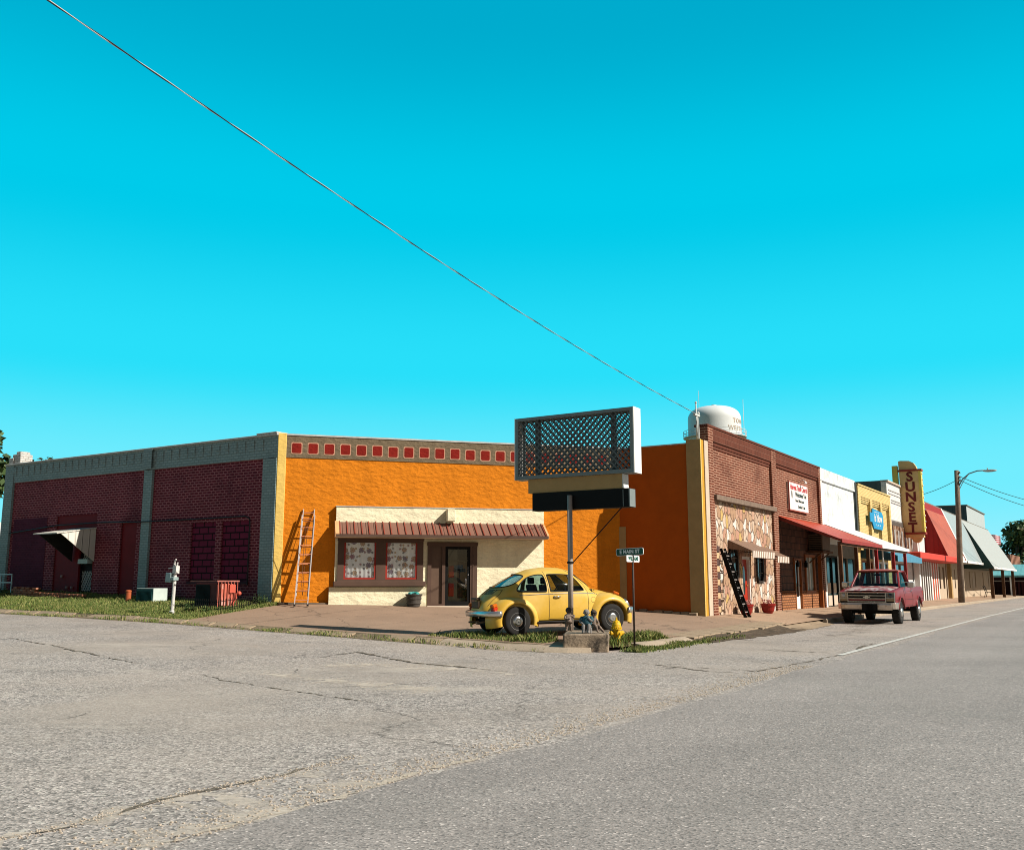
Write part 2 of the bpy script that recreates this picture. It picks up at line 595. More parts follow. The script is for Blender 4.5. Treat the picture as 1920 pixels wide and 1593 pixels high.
def concrete(name, col, joint=True, var=.16):
    n = N(name)
    c = n.coord('Object')
    f = n.noise(c, .9, 8, .7)
    k = n.mix(n.ramp(f, [(.3, 0.0), (.7, 1.0)]), sc3(col, 1 - var), sc3(col, 1 + var))
    k = n.mix(n.ramp(n.noise(c, .45, 8, .65), [(.55, 0.0), (.72, .7)]), k, sc3(col, .55))
    k = n.mix(n.ramp(n.noise(c, 30, 3), [(.42, .4), (.5, 0.0)]), k, sc3(col, .6))
    if joint:
        sv = n.n('TexVoronoi', feature='DISTANCE_TO_EDGE'); wv = n.n('VectorMath', operation='ADD')
        nz = n.n('VectorMath', operation='SCALE'); n.l(n.noise(c, 1.5, 4, out=1), nz.inputs[0]); nz.inputs[3].default_value = .5
        n.l(c, wv.inputs[0]); n.l(nz.outputs[0], wv.inputs[1]); n.l(wv.outputs[0], sv.inputs['Vector']); sv.inputs['Scale'].default_value = .4
        k = n.mix(n.ramp(sv.outputs[0], [(0, .9), (.007, 0.0)]), k, sc3(col, .25))
    n.bump(n.noise(c, 18, 6, .7), .35, .015)
    return n.done(k, .88, 0, .3)


def soil(name, a, b, scale=3.0):
    n = N(name)
    c = n.coord('Object')
    k = n.mix(n.ramp(n.noise(c, scale, 8, .75), [(.35, 0.0), (.65, 1.0)]), a, b)
    n.bump(n.noise(c, 14, 6, .7), .8, .03)
    return n.done(k, .95, 0, .1)


M_road, M_new = chipseal(), new_asphalt()
M_lot = concrete('tan_concrete', (.33, .225, .155))
M_walk = concrete('pavement_concrete', (.44, .30, .20))
M_kerb = concrete('kerb_concrete', (.40, .32, .235), False, .22)
M_gutter = concrete('broken_concrete', (.36, .27, .18), True, .25)
M_block = paint('stained_concrete', (.34, .265, .19), .95, var=.4, scale=5, bump=.8, bscale=22, bdist=.02, dirt=(.05, .042, .035), dscale=2.2, dlo=.5, dhi=.62)
M_soil = soil('dark_soil', (.055, .042, .03), (.16, .12, .085))
M_soil2 = soil('pale_soil', (.12, .095, .06), (.30, .23, .15), 6)
M_turf = soil('turf_soil', (.055, .085, .02), (.12, .13, .045), 1.2)
M_land = soil('distant_land', (.07, .09, .03), (.16, .14, .08), .05)
M_line = paint('road_line_paint', (.62, .60, .55), .7, var=.2, scale=9, dirt=(.3, .28, .25), dscale=6, dlo=.5, dhi=.75)
M_crack = soil('crack_dirt', (.06, .05, .04), (.26, .22, .17), 14)
M_gravel = soil('loose_gravel', (.40, .34, .27), (.58, .50, .41), 26)


def grid(us, vs, H, name, mat, dz=0.0, keep=None, snap=None):
    g = G()
    idx = {}
    for i, u in enumerate(us):
        for j, v in enumerate(vs):
            a, b = snap(u, v) if snap else (u, v)
            idx[i, j] = len(g.v)
            g.v.append(UV(a, b, H(a, b) + dz))
    for i in range(len(us) - 1):
        for j in range(len(vs) - 1):
            if keep and not keep((us[i] + us[i + 1]) / 2, (vs[j] + vs[j + 1]) / 2):
                continue
            g.f.append((idx[i, j], idx[i + 1, j], idx[i + 1, j + 1], idx[i, j + 1])); g.m.append(0)
    return structure(g.build(name, mat, smooth=True))


def span(a, b, n):
    return [a + (b - a) * i / n for i in range(n + 1)]


# terrain to the horizon, roads over it
grid([-1500, -400, -150, -61, -30, 0, 40, 80, 139, 300, 800, 1800], [-1500, -500, -150, -41, -15, 0, 15, 30, 60, 119, 300, 800, 1800],
     lambda u, v: Hroad(max(-60, min(u, 140)), min(v, 100)) - .12, 'ground', M_land)
grid(span(-60, -12, 48) + span(-11, 20, 31) + span(24, 140, 29), span(-40, -8, 16) + span(-7, 30, 37) + span(33, 120, 29), Hroad, 'side_road', M_road,
     keep=lambda u, v: v < .5 or u < -7)
rnd = random.Random(4)
ue = [-60, -40] + span(-30, 0, 110) + span(1, 140, 60)
g = G()
for i, u in enumerate(ue):
    j = (rnd.uniform(-.05, .05) + .06 * math.sin(u * 1.3) + .05 * math.sin(u * .41)) if u < 2 else 0
    g.v += [UV(u, -40, Hroad(u, -40) + .006), UV(u, -6.62 + j, Hroad(u, 0) + .006)]
for i in range(len(ue) - 1):
    g.f.append((2 * i, 2 * i + 2, 2 * i + 3, 2 * i + 1)); g.m.append(0)
structure(g.build('main_road', M_new))


def ribbon(pts, w, dz, name, mat, jit=.3, H=Hroad, seed=1):
    """a thin flat strip that follows the ground along (u, v) points"""
    r = random.Random(seed)
    g = G()
    P = []
    for a, b in zip(pts[:-1], pts[1:]):
        n = max(2, int(math.hypot(b[0] - a[0], b[1] - a[1]) / .10))
        P += [(a[0] + (b[0] - a[0]) * k / n, a[1] + (b[1] - a[1]) * k / n) for k in range(n)]
    P.append(pts[-1])
    wob = 0.0
    for i, (u, v) in enumerate(P):
        q = P[min(i + 1, len(P) - 1)]; o = P[max(i - 1, 0)]
        d = Vector((q[0] - o[0], q[1] - o[1])).normalized()
        nrm = Vector((-d.y, d.x))
        taper = min(1, 4 * i / len(P) + .1, 4 * (len(P) - 1 - i) / len(P) + .1) if jit else 1
        ww = w * taper * (1 + jit * r.uniform(-.8, 1.2)) / 2
        if jit: wob = wob * .82 + r.gauss(0, .018)
        off = jit * w * r.uniform(-.6, .6) + wob
        ww *= 1 if not jit or r.random() > (.16 if w > .1 else .34) else .12
        for s in (-1, 1):
            a, b = u + nrm.x * (s * ww + off), v + nrm.y * (s * ww + off)
            g.v.append(UV(a, b, H(a, b) + dz))
    for i in range(len(P) - 1):
        g.f.append((2 * i, 2 * i + 2, 2 * i + 3, 2 * i + 1)); g.m.append(0)
    return structure(g.build(name, mat))


ribbon([(-9.4, -6.33), (33, -6.38), (120, -6.45)], .13, .011, 'road_marking', M_line, 0)
ribbon([(-9.7, -13.4), (33, -13.4), (120, -13.4)], .13, .011, 'road_marking', M_line, 0)


def gp(*px):
    return [to_uv(onz(x, y, .0)) for x, y in px]


ribbon(gp((0, 1572), (110, 1552), (240, 1517), (350, 1487), (430, 1470), (500, 1460), (600, 1435), (665, 1415)), .04, .005, 'road_crack', M_crack, .55, seed=2)
def stain_mat(name, col, amt, scale, lo=.4, hi=.7):
    n = N(name)
    tr = n.n('BsdfTransparent'); df = n.n('BsdfDiffuse'); df.inputs[0].default_value = (*col, 1)
    f = n.math('MULTIPLY', n.ramp(n.noise(n.coord('Object'), scale, 8, .7), [(lo, 0.0), (hi, 1.0)]), amt)
    m = n.n('MixShader'); n.l(f, m.inputs[0]); n.l(tr.outputs[0], m.inputs[1]); n.l(df.outputs[0], m.inputs[2])
    n.l(m.outputs[0], n.out.inputs[0])
    return n.mat


M_oil = stain_mat('oil_stain', (.035, .03, .027), .5, 2.2, .45, .65)
M_dust = stain_mat('pale_dust', (.50, .44, .37), .75, 1.6, .42, .62)
ribbon(gp((560, 1250), (700, 1242), (830, 1252), (980, 1262)), .55, .0035, 'dust_patch', M_dust, .9, seed=33)
ribbon(gp((480, 1262), (760, 1290), (900, 1300)), .4, .0035, 'dust_patch', M_dust, .9, seed=34)
ribbon(gp((200, 1590), (520, 1510), (760, 1450)), .5, .003, 'dust_patch', M_dust, .9, seed=35)
ribbon(gp((-60, 1590), (350, 1495), (520, 1462), (700, 1418)), .22, .0032, 'dust_patch', M_dust, .9, seed=36)
ribbon([(2.5, -3.6), (5.5, -3.9), (9, -3.7)], .9, .004, 'oil_stain', M_oil, .6, seed=37)
ribbon([(-3, -4.6), (2, -4.4)], .6, .004, 'oil_stain', M_oil, .8, seed=38)
ribbon(gp((355, 1265), (460, 1282), (590, 1300), (650, 1310), (775, 1327)), .03, .005, 'road_crack', M_crack, .55, seed=3)
ribbon(gp((0, 1216), (120, 1232), (240, 1250), (300, 1256)), .04, .008, 'road_crack', M_crack, .55, seed=4)
ribbon(gp((590, 1237), (670, 1227), (780, 1242), (900, 1252), (955, 1259)), .08, .008, 'road_crack', M_crack, .55, seed=5)
ribbon(gp((1240, 1245), (1420, 1258), (1600, 1222)), .05, .005, 'road_crack', M_crack, .55, seed=6)
ribbon(gp((1180, 1240), (1330, 1258), (1410, 1262)), .05, .005, 'road_crack', M_crack, .55, seed=7)
ribbon(gp((1400, 1216), (1580, 1224), (1640, 1205)), .07, .006, 'road_crack', M_crack, .55, seed=8)
ribbon(gp((270, 1590), (500, 1532), (740, 1462), (810, 1442), (940, 1410)), .07, .004, 'road_gravel', M_gravel, .9, seed=9)
# loose stones along the broken edge
g = G()
rs = random.Random(8)
for k in range(2600):
    u = rs.uniform(-25.5, -12)
    v = -6.45 + abs(rs.gauss(0, .26)) - .08
    s = rs.uniform(.004, .013)
    p = UV(u, v, Hroad(u, v) + s * .3)
    g.ball(p, (s, s * rs.uniform(.6, 1), s * .6), 5, 3)
tag(g.build('gravel', M_gravel), kind='stuff')

for (a, b) in zip(gp((0, 1572), (110, 1552), (240, 1517), (350, 1487), (430, 1470), (500, 1460), (600, 1435)), gp((110, 1552), (240, 1517), (350, 1487), (430, 1470), (500, 1460), (600, 1435), (665, 1415))):
    g = G()
    for k in range(70):
        t = rs.random(); s = rs.uniform(.004, .011)
        u, v = a[0] + (b[0] - a[0]) * t + rs.gauss(0, .05), a[1] + (b[1] - a[1]) * t + rs.gauss(0, .05)
        g.ball(UV(u, v, Hroad(u, v) + s * .3), (s, s * rs.uniform(.6, 1), s * .6), 5, 3)
    tag(g.build('gravel', M_gravel), kind='stuff')

# concrete forecourt with its rounded corner, pavement, kerbs
RC = 1.25


def corner(u, v):
    cu, cv = -11.3 + RC, -2.2 + RC
    if u < cu and v < cv:
        d = Vector((u - cu, v - cv)); m = max(abs(d.x), abs(d.y))
        if d.length > 1e-6: d = d.normalized() * m
        return cu + d.x, cv + d.y
    return u, v


grid(span(-11.3, 0.55, 40), span(-2.2, 10.4, 42), Lz, 'forecourt', M_lot, snap=corner)
grid(span(.55, 92, 120), [-2.4, -1.6, -.8, 0, .3], zwalk, 'pavement', M_walk)
grid(span(-11.3, -6.5, 16), [10.4] + span(11, 42, 50), Lz, 'lawn_soil', M_turf)


def kerb(pts, name, w=.16, h=.13, seed=1, H=Hroad, top=None, mat=None, slope=False):
    g = G()
    r = random.Random(seed)
    P = []
    for a, b in zip(pts[:-1], pts[1:]):
        n = max(1, int(math.hypot(b[0] - a[0], b[1] - a[1]) / .3))
        P += [(a[0] + (b[0] - a[0]) * k / n, a[1] + (b[1] - a[1]) * k / n) for k in range(n)]
    P.append(pts[-1])
    prof = [(-.5, -.3), (-.46, .75), (-.3, 1.0), (.5, 1.0), (.5, -.3)] if not slope else [(-1.6, -.1), (-1.3, .25), (-.5, .82), (-.1, 1.0), (.6, 1.05), (.6, -.3)]
    for i, (u, v) in enumerate(P):
        q = P[min(i + 1, len(P) - 1)]; o = P[max(i - 1, 0)]
        d = Vector((q[0] - o[0], q[1] - o[1])).normalized()
        nrm = Vector((d.y, -d.x))
        hh = (top(u, v) - H(u, v) + .012) if top else h
        for a, b in prof:
            jw = r.uniform(-.012, .012)
            uu, vv = u + nrm.x * (a * w + jw), v + nrm.y * (a * w + jw)
            g.v.append(UV(uu, vv, H(u, v) + b * hh * (1 + r.uniform(-.08, .05))))
    m = len(prof)
    for i in range(len(P) - 1):
        for k in range(m - 1):
            g.f.append((i * m + k, i * m + k + 1, (i + 1) * m + k + 1, (i + 1) * m + k)); g.m.append(0)
    g.f.append(tuple(range(m))); g.m.append(0)
    g.f.append(tuple((len(P) - 1) * m + k for k in range(m))[::-1]); g.m.append(0)
    return structure(g.build(name, mat or M_kerb))


arc = [(-11.36 + RC - RC * math.cos(t), -2.26 + RC - RC * math.sin(t)) for t in (RAD(10 * k) for k in range(10))]
kerb([(-7.05, -2.2), (-7.6, -2.27)] + [(-8.6, -2.27), (-9.9, -2.27)], 'kerb', .2, .12, 1, slope=True)
kerb([arc[4], arc[2], arc[0], (-11.38, .2), (-11.4, 1.6)], 'kerb', .24, .115, 2, slope=True)
kerb([(91, -2.44), (40, -2.44), (20, -2.44), (4.9, -2.44)], 'kerb', .15, .15, 3, top=zwalk)
# low broken gutter stones along the side street
rk = random.Random(3)
v = 1.7
while v < 26:
    L = rk.uniform(.5, 1.3)
    if rk.random() < .86:
        j = rk.uniform(-.04, .04)
        g = G()
        w0, w1 = .20 + rk.uniform(0, .1), .22 + rk.uniform(0, .12)
        pts = []
        for a, b in ((v, w0), (v + L, w1)):
            zr = Hroad(-11.5, a)
            pts += [(-11.62 + j, a, zr - .05), (-11.60 + j, a, zr + .035), (-11.34, a, Lz(-11.34, a) + rk.uniform(.0, .03)), (-11.34, a, zr - .05)]
        q = [UV(*p) for p in pts]
        g.add(q, [(0, 1, 2, 3), (7, 6, 5, 4), (0, 4, 5, 1), (1, 5, 6, 2), (2, 6, 7, 3)])
        structure(g.build('gutter_stone', M_gutter, bevel=.012))
    v += L + rk.uniform(.02, .07)
# worn dirt where the driveway meets the street
def Lz_or_road(u, v):
    return max(Hroad(u, v) + .004, min(Lz(u, max(v, -2.2)), .13) if v > -2.2 else Hroad(u, v) + .01 + .05 * max(0, 1 - (-2.2 - v) / .5))
g = G()
us = span(-7.0, 4.6, 46)
for i, u in enumerate(us):
    a = -2.75 - .35 * math.sin((u + 7) / 11.6 * math.pi) - rk.uniform(0, .16)
    b = -2.15 + rk.uniform(-.05, .08)
    for t in (0, .5, 1):
        vv = a + (b - a) * t
        z = Hroad(u, vv) + .009 + (Lz(u, -2.2) + .006 - Hroad(u, vv)) * t * t * (1 if u < .5 else .9)
        g.v.append(UV(u, vv, z))
for i in range(len(us) - 1):
    for k in range(2):
        g.f.append((i * 3 + k, i * 3 + 3 + k, i * 3 + 4 + k, i * 3 + 1 + k)); g.m.append(0)
g.m = [0 if i // 2 < 27 + (i % 3) else 1 for i in range(len(g.m))]
structure(g.build('dirt_strip', [M_soil, M_gutter]))
# soil bed under the broken gutter stones
g = G()
vs_ = span(-1.1, 27, 60)
for v in vs_:
    g.v += [UV(-11.72 + rk.uniform(-.04, .04), v, Hroad(-11.7, v) + .004), UV(-11.5, v, Hroad(-11.5, v) + .03), UV(-11.28, v, Lz(-11.28, v) + .004)]
for i in range(len(vs_) - 1):
    for k in range(2):
        g.f.append((i * 3 + k, i * 3 + 3 + k, i * 3 + 4 + k, i * 3 + 1 + k)); g.m.append(0)
structure(g.build('gutter_soil', M_soil2))
# cracked slab lip of the driveway mouth
for k in range(9):
    u = -6.9 + k * .85
    g = G()
    a, b = u + rk.uniform(.0, .08), u + .85 - rk.uniform(0, .06)
    z0, z1 = Lz(a, -1.7), Lz(b, -1.7)
    j = rk.uniform(-.12, .12)
    pts = [UV(a, -2.3 + j, .03), UV(b, -2.3 + j * .5, .03), UV(b, -1.55, z1 + .02), UV(a, -1.55, z0 + .02)]
    top = [UV(a, -2.3 + j, Lz(a, -2.2) + rk.uniform(0, .015)), UV(b, -2.3 + j * .5, Lz(b, -2.2) + rk.uniform(0, .015)), UV(b, -1.55, z1 + .016), UV(a, -1.55, z0 + .016)]
    g.add(top + [p - Vector((0, 0, .12)) for p in top], [(0, 1, 2, 3), (4, 5, 1, 0), (5, 6, 2, 1), (6, 7, 3, 2), (7, 4, 0, 3)])
    structure(g.build('driveway_slab', M_gutter, bevel=.01))

# ================================================================ corner building
M_redbrick = bricks('oxblood_brick', (.14, .016, .030), (.20, .025, .044), (.45, .17, .185), .21, .088, .016, .6, .85, .3, stain=(.055, .009, .022), slo=.5, shi=.75)
M_infillblk = bricks('oxblood_block', (.18, .018, .05), (.205, .022, .058), (.02, .004, .007), .42, .21, .022, .5, .8, .15)
M_plain_ox = paint('oxblood_render', (.055, .012, .022), .8, var=.18, scale=1.5, bump=.3, bscale=14)
M_deepred = paint('deep_red_panel', (.17, .006, .011), .75, var=.15)
M_greybrick = bricks('slate_painted_brick', (.31, .41, .415), (.36, .47, .475), (.24, .325, .33), .21, .088, .012, .9, .8, .2)
M_whitebrick = bricks('whitewashed_brick', (.62, .60, .56), (.7, .68, .64), (.35, .32, .29), .21, .088, .012, .7, .8, .15)
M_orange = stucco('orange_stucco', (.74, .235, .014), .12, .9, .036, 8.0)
M_orange2 = paint('shaded_orange_render', (.48, .090, .003), .9, var=.1, scale=2, bump=.25, bscale=25)  # orange darkened in the base colour to deepen the party wall's shade
M_cream = stucco('cream_stucco', (1.0, .90, .64), .08, .9, .035, 6)
M_taupe = stucco('taupe_stucco', (.20, .155, .10), .15, .9, .03, 10)
M_tile = stucco('brick_red_square', (.25, .018, .012), .15, .8, .02, 12)
M_tileb = paint('pink_outline', (.55, .30, .20), .8)
M_yellow = stucco('pale_yellow_stucco', (.86, .60, .17), .07, .7, .02, 10)
M_brown = paint('brown_frame_paint', (.105, .062, .045), .55, var=.12)
M_brownroof = ribbed('brown_ribbed_metal', (.225, .115, .085), .24, 0, .45, 0, .1, .7, .45)
M_redtrim = paint('red_trim', (.34, .03, .02), .5)
M_black = paint('black_metal', (.008, .008, .008), .6, var=.2, spec=.1)
M_dark = paint('dark_interior', (.008, .008, .009), .8)
M_tanp = paint('tan_render', (.44, .285, .12), .85, var=.1, scale=3, bump=.2)
M_ochre = paint('ochre_render', (.55, .30, .03), .8, var=.12, scale=5)
M_pale = paint('pale_beige_render', (.56, .46, .36), .8, var=.1, scale=4)
M_conc_dark = paint('dirty_plinth', (.12, .09, .065), .95, var=.4, scale=6, bump=.6, bscale=20, bdist=.02)
M_roofing = paint('flat_roofing', (.25, .24, .22), .95)
M_whitemetal = ribbed('white_ribbed_metal', (.74, .70, .62), .16, 0, .4, 0, .06, .6, .5)
M_whitelat = paint('white_lattice', (.55, .58, .56), .6)
M_door_taupe = paint('taupe_door', (.26, .19, .13), .55)
M_glassdark = paint('dark_window_glass', (.008, .014, .018), .04, spec=1.0, var=.3)
M_glass = glass('clear_glass', (.82, .9, .9), .06)
M_coping = paint('pale_coping', (.52, .52, .50), .8, var=.2, scale=5)
M_conduit = paint('painted_conduit', (.03, .02, .022), .5)


def floral():
    n = N('floral_curtain')
    u = n.coord('UV')
    col = (1.2, 1.19, 1.17)
    k = n.mix(n.ramp(n.noise(u, 5, 3), [(.4, 0.0), (.65, .7)]), col, (1.0, 1.06, 1.08))
    for sc, off, rad, petals, cols, seed in ((4.4, 0.0, .34, 8, [(.34, .07, .13), (.62, .30, .12), (.17, .07, .16), (.60, .36, .16)], 1), (8.2, 3.7, .28, 5, [(.62, .42, .20), (.13, .14, .17), (.45, .20, .22), (.38, .42, .38)], 2)):
        m = n.n('Mapping'); n.l(u, m.inputs[0]); m.inputs['Location'].default_value = (off, off * 1.7, 0)
        vo = n.n('TexVoronoi', voronoi_dimensions='2D'); n.l(m.outputs[0], vo.inputs['Vector'])
        vo.inputs['Scale'].default_value = sc; vo.inputs['Randomness'].default_value = .55
        d = n.n('VectorMath', operation='SUBTRACT'); n.l(m.outputs[0], d.inputs[0]); n.l(vo.outputs['Position'], d.inputs[1])
        sp = n.n('SeparateXYZ'); n.l(d.outputs[0], sp.inputs[0])
        an = n.math('ARCTAN2', sp.outputs[1], sp.outputs[0])
        pet = n.math('MULTIPLY', n.math('ABSOLUTE', n.math('SINE', n.math('MULTIPLY', an, petals / 2))), .13)
        dist = vo.outputs['Distance']
        edge = n.math('ADD', pet, rad - .08)
        mask = n.math('LESS_THAN', dist, edge)
        cs = n.n('SeparateXYZ'); n.l(vo.outputs['Color'], cs.inputs[0])
        fc = n.ramp(cs.outputs[0], [(0, cols[0]), (.3, cols[1]), (.55, cols[2]), (.8, cols[3])], 'CONSTANT')
        shade = n.ramp(n.math('DIVIDE', dist, edge), [(.0, .15), (.16, .2), (.22, 1.25), (.75, .95), (.95, .5)])
        fc = n.mix(1.0, fc, shade, 'MULTIPLY')
        fc = n.mix(.30, fc, (.85, .84, .84))
        keep = n.math('GREATER_THAN', cs.outputs[1], .36)
        k = n.mix(n.math('MULTIPLY', mask, keep), k, fc)
    return n.done(k, .85, 0, .2)


M_floral = floral()

cb = thing('corner_building', 'single storey corner building with orange stucco front and dark red brick side', 'building', FO)
ZT = 5.95
# --- side street wall
w1, w2 = (-3.92, -2.74, 1.42, 3.3), (-2.46, -1.2, 1.42, 3.3)
niche = (-7.62, -6.75, .9, 3.42)
bigp = (-11.45, -9.02, .9, 3.8)
g = G(FR); g.wall(-14.6, -.02, .2, 5.2, 0, .3, [w1, w2, niche, bigp])
g.build('side_wall', M_redbrick, cb)
for h in (w1, w2):
    g = G(FR); g.box(h[0], h[1], .05, .2, h[2], h[3]); g.build('blocked_window', M_infillblk, cb)
g = G(FR); g.box(w1[0] - .06, w2[1] + .06, -.04, .02, 1.33, 1.42); g.build('window_sill', M_plain_ox, cb)
g = G(FR)
g.box(niche[0], niche[1], .06, .2, niche[2], niche[3]); g.build('blocked_doorway', M_deepred, cb)
g = G(FR)
for k in range(13):
    a0, a1 = RAD(35 + k * 110 / 13), RAD(35 + (k + .85) * 110 / 13)
    cx, cz, R = -7.185, 2.92, .62
    g.prism([(cx - R * math.cos(a0), cz + R * math.sin(a0)), (cx - R * math.cos(a1), cz + R * math.sin(a1)), (cx - (R + .14) * math.cos(a1), cz + (R + .14) * math.sin(a1)), (cx - (R + .14) * math.cos(a0), cz + (R + .14) * math.sin(a0))], 'y', -.02, .02)
g.build('arch', M_redbrick, cb)
g = G(FR); g.wall(bigp[0], bigp[1], bigp[2], bigp[3], .04, .12, [(-9.98, -9.16, .9, 2.62)]); g.build('infill_panel', M_deepred, cb)
M_cap = paint('pinkish_cap', (.3, .16, .15), .6)
for x, z in ((-10.9, 1.6), (-10.55, 1.2), (-10.25, 1.2)):
    g = G(FR); g.lathe([(.05, .04), (.05, -.02), (.0, -.03)], (x, 0, z), 10, 'y'); g.build('pipe_cap', M_cap, cb)
g = G(FR); g.box(-9.98, -9.16, .2, .26, .9, 2.62); dd = g.build('side_door', M_dark, cb)


def lattice(g, x0, x1, z0, z1, y, w=.012, p=.085, slope=1.9):
    """diamond lattice bars on plane y, clipped to the rectangle"""
    wdt, hgt = x1 - x0, z1 - z0
    for s in (1, -1):
        k = -int(hgt / slope / p) - 1
        while k * p < wdt + hgt / slope:
            xa, xb = (k * p, k * p + hgt / slope) if s > 0 else (k * p + hgt / slope, k * p)
            za, zb = 0.0, hgt
            pts = []
            dx = xb - xa
            t0, t1 = 0.0, 1.0
            if dx > 0: t0, t1 = max(0, -xa / dx), min(1, (wdt - xa) / dx)
            else: t0, t1 = max(0, (wdt - xa) / dx), min(1, -xa / dx)
            if t1 - t0 > .02:
                g.bar((x0 + xa + dx * t0, y + s * .0045, z0 + hgt * t0), (x0 + xa + dx * t1, y + s * .0045, z0 + hgt * t1), w, .008, (0, 1, 0))
            k += 1


g = G(FR); lattice(g, -9.92, -9.22, 1.08, 1.78, .17, .018, .1, 1.7); g.build('lattice', M_whitelat, dd)
g = G(FR); lattice(g, -9.9, -9.45, 2.2, 2.6, .17, .018, .1, 1.7); g.build('lattice', M_whitelat, dd)
g = G(FR); g.box(-9.8, -9.24, -.12, .15, 2.04, 2.2); g.build('letter_box', paint('pale_teal_box', (.42, .52, .5), .5), cb)
g = G(FR); g.box(-14.25, -12.05, -.012, .0, .9, 3.78); g.build('painted_patch', bricks('plum_painted_brick', (.095, .017, .04), (.12, .022, .05), (.135, .035, .06), .21, .088, .012, .4, .85, .3), cb)
# door canopy: sloping sheet roof with cheek panels
CP = 1.5
cn = G(FR).quad((-10.42, 0, 3.32), (-9.0, 0, 3.32), (-9.0, -CP, 3.07), (-10.42, -CP, 3.07))
cn.quad((-10.42, -CP, 3.035), (-9.0, -CP, 3.035), (-9.0, 0, 3.285), (-10.42, 0, 3.285))
cn.quad((-10.42, -CP, 3.035), (-9.0, -CP, 3.035), (-9.0, -CP, 3.07), (-10.42, -CP, 3.07))
cn.quad((-10.42, 0, 3.285), (-10.42, -CP, 3.035), (-10.42, -CP, 3.07), (-10.42, 0, 3.32))
cn.quad((-9.0, 0, 3.285), (-9.0, -CP, 3.035), (-9.0, -CP, 3.07), (-9.0, 0, 3.32))
can = cn.build('door_canopy', M_whitemetal, cb)
g = G(FR)
g.prism([(0.0, 2.12), (0.0, 3.28), (-CP * .9, 3.06)], 'x', -9.06, -9.03)
g.build('cheek_panel', ribbed('white_cheek_metal', (.74, .70, .62), .27, 0, .4, 0, .06, .8, .35), can)
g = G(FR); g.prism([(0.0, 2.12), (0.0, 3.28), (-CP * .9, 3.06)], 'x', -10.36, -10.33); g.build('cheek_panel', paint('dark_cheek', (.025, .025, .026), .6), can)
# frieze, pilasters, coping
g = G(FR); g.box(-14.62, -.02, -.06, .3, 5.2, ZT - .06)
r5 = random.Random(5)
x = -14.5
while x < -.7:
    g.box(x, x + .24, -.075, -.055, 5.46, 5.80)
    g.box(x + .07, x + .24, -.09, -.07, 5.60, 5.80)
    x += .40
g.build('frieze', M_greybrick, cb)
for a, b in ((-15.0, -14.43), (-6.42, -5.98), (-.62, -.03)):
    g = G(FR); g.box(a, b, -.09, .3, .3, 5.18 if b > -14 else 5.9); g.build('pilaster', M_greybrick, cb)
    if -7 < a < -5:
        g = G(FR); g.box(a, b, -.16, -.14, 5.22, ZT - .05); g.build('pilaster_cap', M_greybrick, cb)
g = G(FR); g.box(-15.02, -.0, -.14, .34, ZT - .06, ZT); g.box(-.9, 0, -.16, .34, ZT, ZT + .05); g.build('coping', M_coping, cb, bevel=.01)
g = G(FR)
g.tube([(-14.9, -.05, 3.22), (-13.6, -.06, 3.3), (-11.4, -.05, 3.45), (-9.0, -.05, 3.48), (-6.6, -.12, 3.42), (-5.9, -.12, 3.42), (-4.0, -.04, 3.42), (-1.35, -.04, 3.43), (-1.18, -.04, 3.36), (-1.14, -.04, 3.2), (-1.14, -.04, 1.3)], .022, 6)
g.build('conduit', M_conduit, cb)
g = G(FR); g.box(-14.75, -14.2, .0, .5, 5.92, 6.34); g.box(-14.9, -14.6, -.05, .45, 5.9, 6.2); g.box(-14.6, -14.3, .05, .45, 6.34, 6.45); g.build('chimney', M_whitebrick, cb, bevel=.02)
# --- orange front
g = G(FO); g.box(-.06, .2, -.05, .3, .45, ZT + .01); g.build('corner_pilaster', M_yellow, cb, bevel=.012)
SH = Matrix.Identity(4); SH[2][0] = -.0085              # the top line falls slightly to the right
FOs = FO @ SH
door = (4.66, 6.2, .3, 2.6)
win = (1.88, 4.48, 1.4, 2.72)
g = G(FO); g.wall(.2, 11.1, .3, 5.5, 0, .3, [door, win]); g.build('front_wall', M_orange, cb)
g = G(FOs); g.box(.2, 11.12, -.02, .3, 5.21, ZT - .05); g.build('frieze', M_taupe, cb)
g = G(FOs); g.box(.2, 11.12, -.04, .32, ZT - .05, ZT); g.build('coping', M_coping, cb)
for k in range(22):
    x = .37 + .499 * k
    j = r5.uniform(-.012, .012)
    sq = None
    for e, y, nm, mm in ((.028, -.024, 'square_outline', M_tileb), (0, -.028, 'painted_square', M_tile)):
        c = [(x - e + .03, 5.35 - e + j), (x + .255 + e, 5.35 - e + j), (x + .285 + e, 5.38 - e + j), (x + .285 + e, 5.63 + e + j), (x + .255 + e, 5.66 + e + j), (x + .03 - e, 5.66 + e + j), (x - e, 5.63 + e + j), (x - e, 5.38 - e + j)]
        gg = G(FOs); gg.prism(c, 'y', y, -.018)
        sq = gg.build(nm, mm, sq or cb)
# plinth kerb at the foot of the wall
SP = Matrix.Identity(4); SP[2][0] = -.02
g = G(FO @ SP); g.box(-.1, 4.6, -.16, 0, .45, .80); g.box(8.5, 11.0, -.08, 0, .4, .77); g.build('plinth', M_conc_dark, cb, bevel=.02)
# storefront bump-out
sf = G(FO)
sf.wall(1.78, 8.42, .35, 3.2, -.12, 0, [(door[0], door[1], .3, door[3]), win])
sf.wall(1.78, 8.42, 3.2, 3.7, -.16, 0)
sf.box(1.62, 4.6, -.22, -.12, .4, 1.24)
sfo = sf.build('storefront', M_cream, cb)
g = G(FO); g.box(1.76, 8.44, -.18, 0, 3.7, 3.725); g.build('storefront_cap', M_coping, cb)
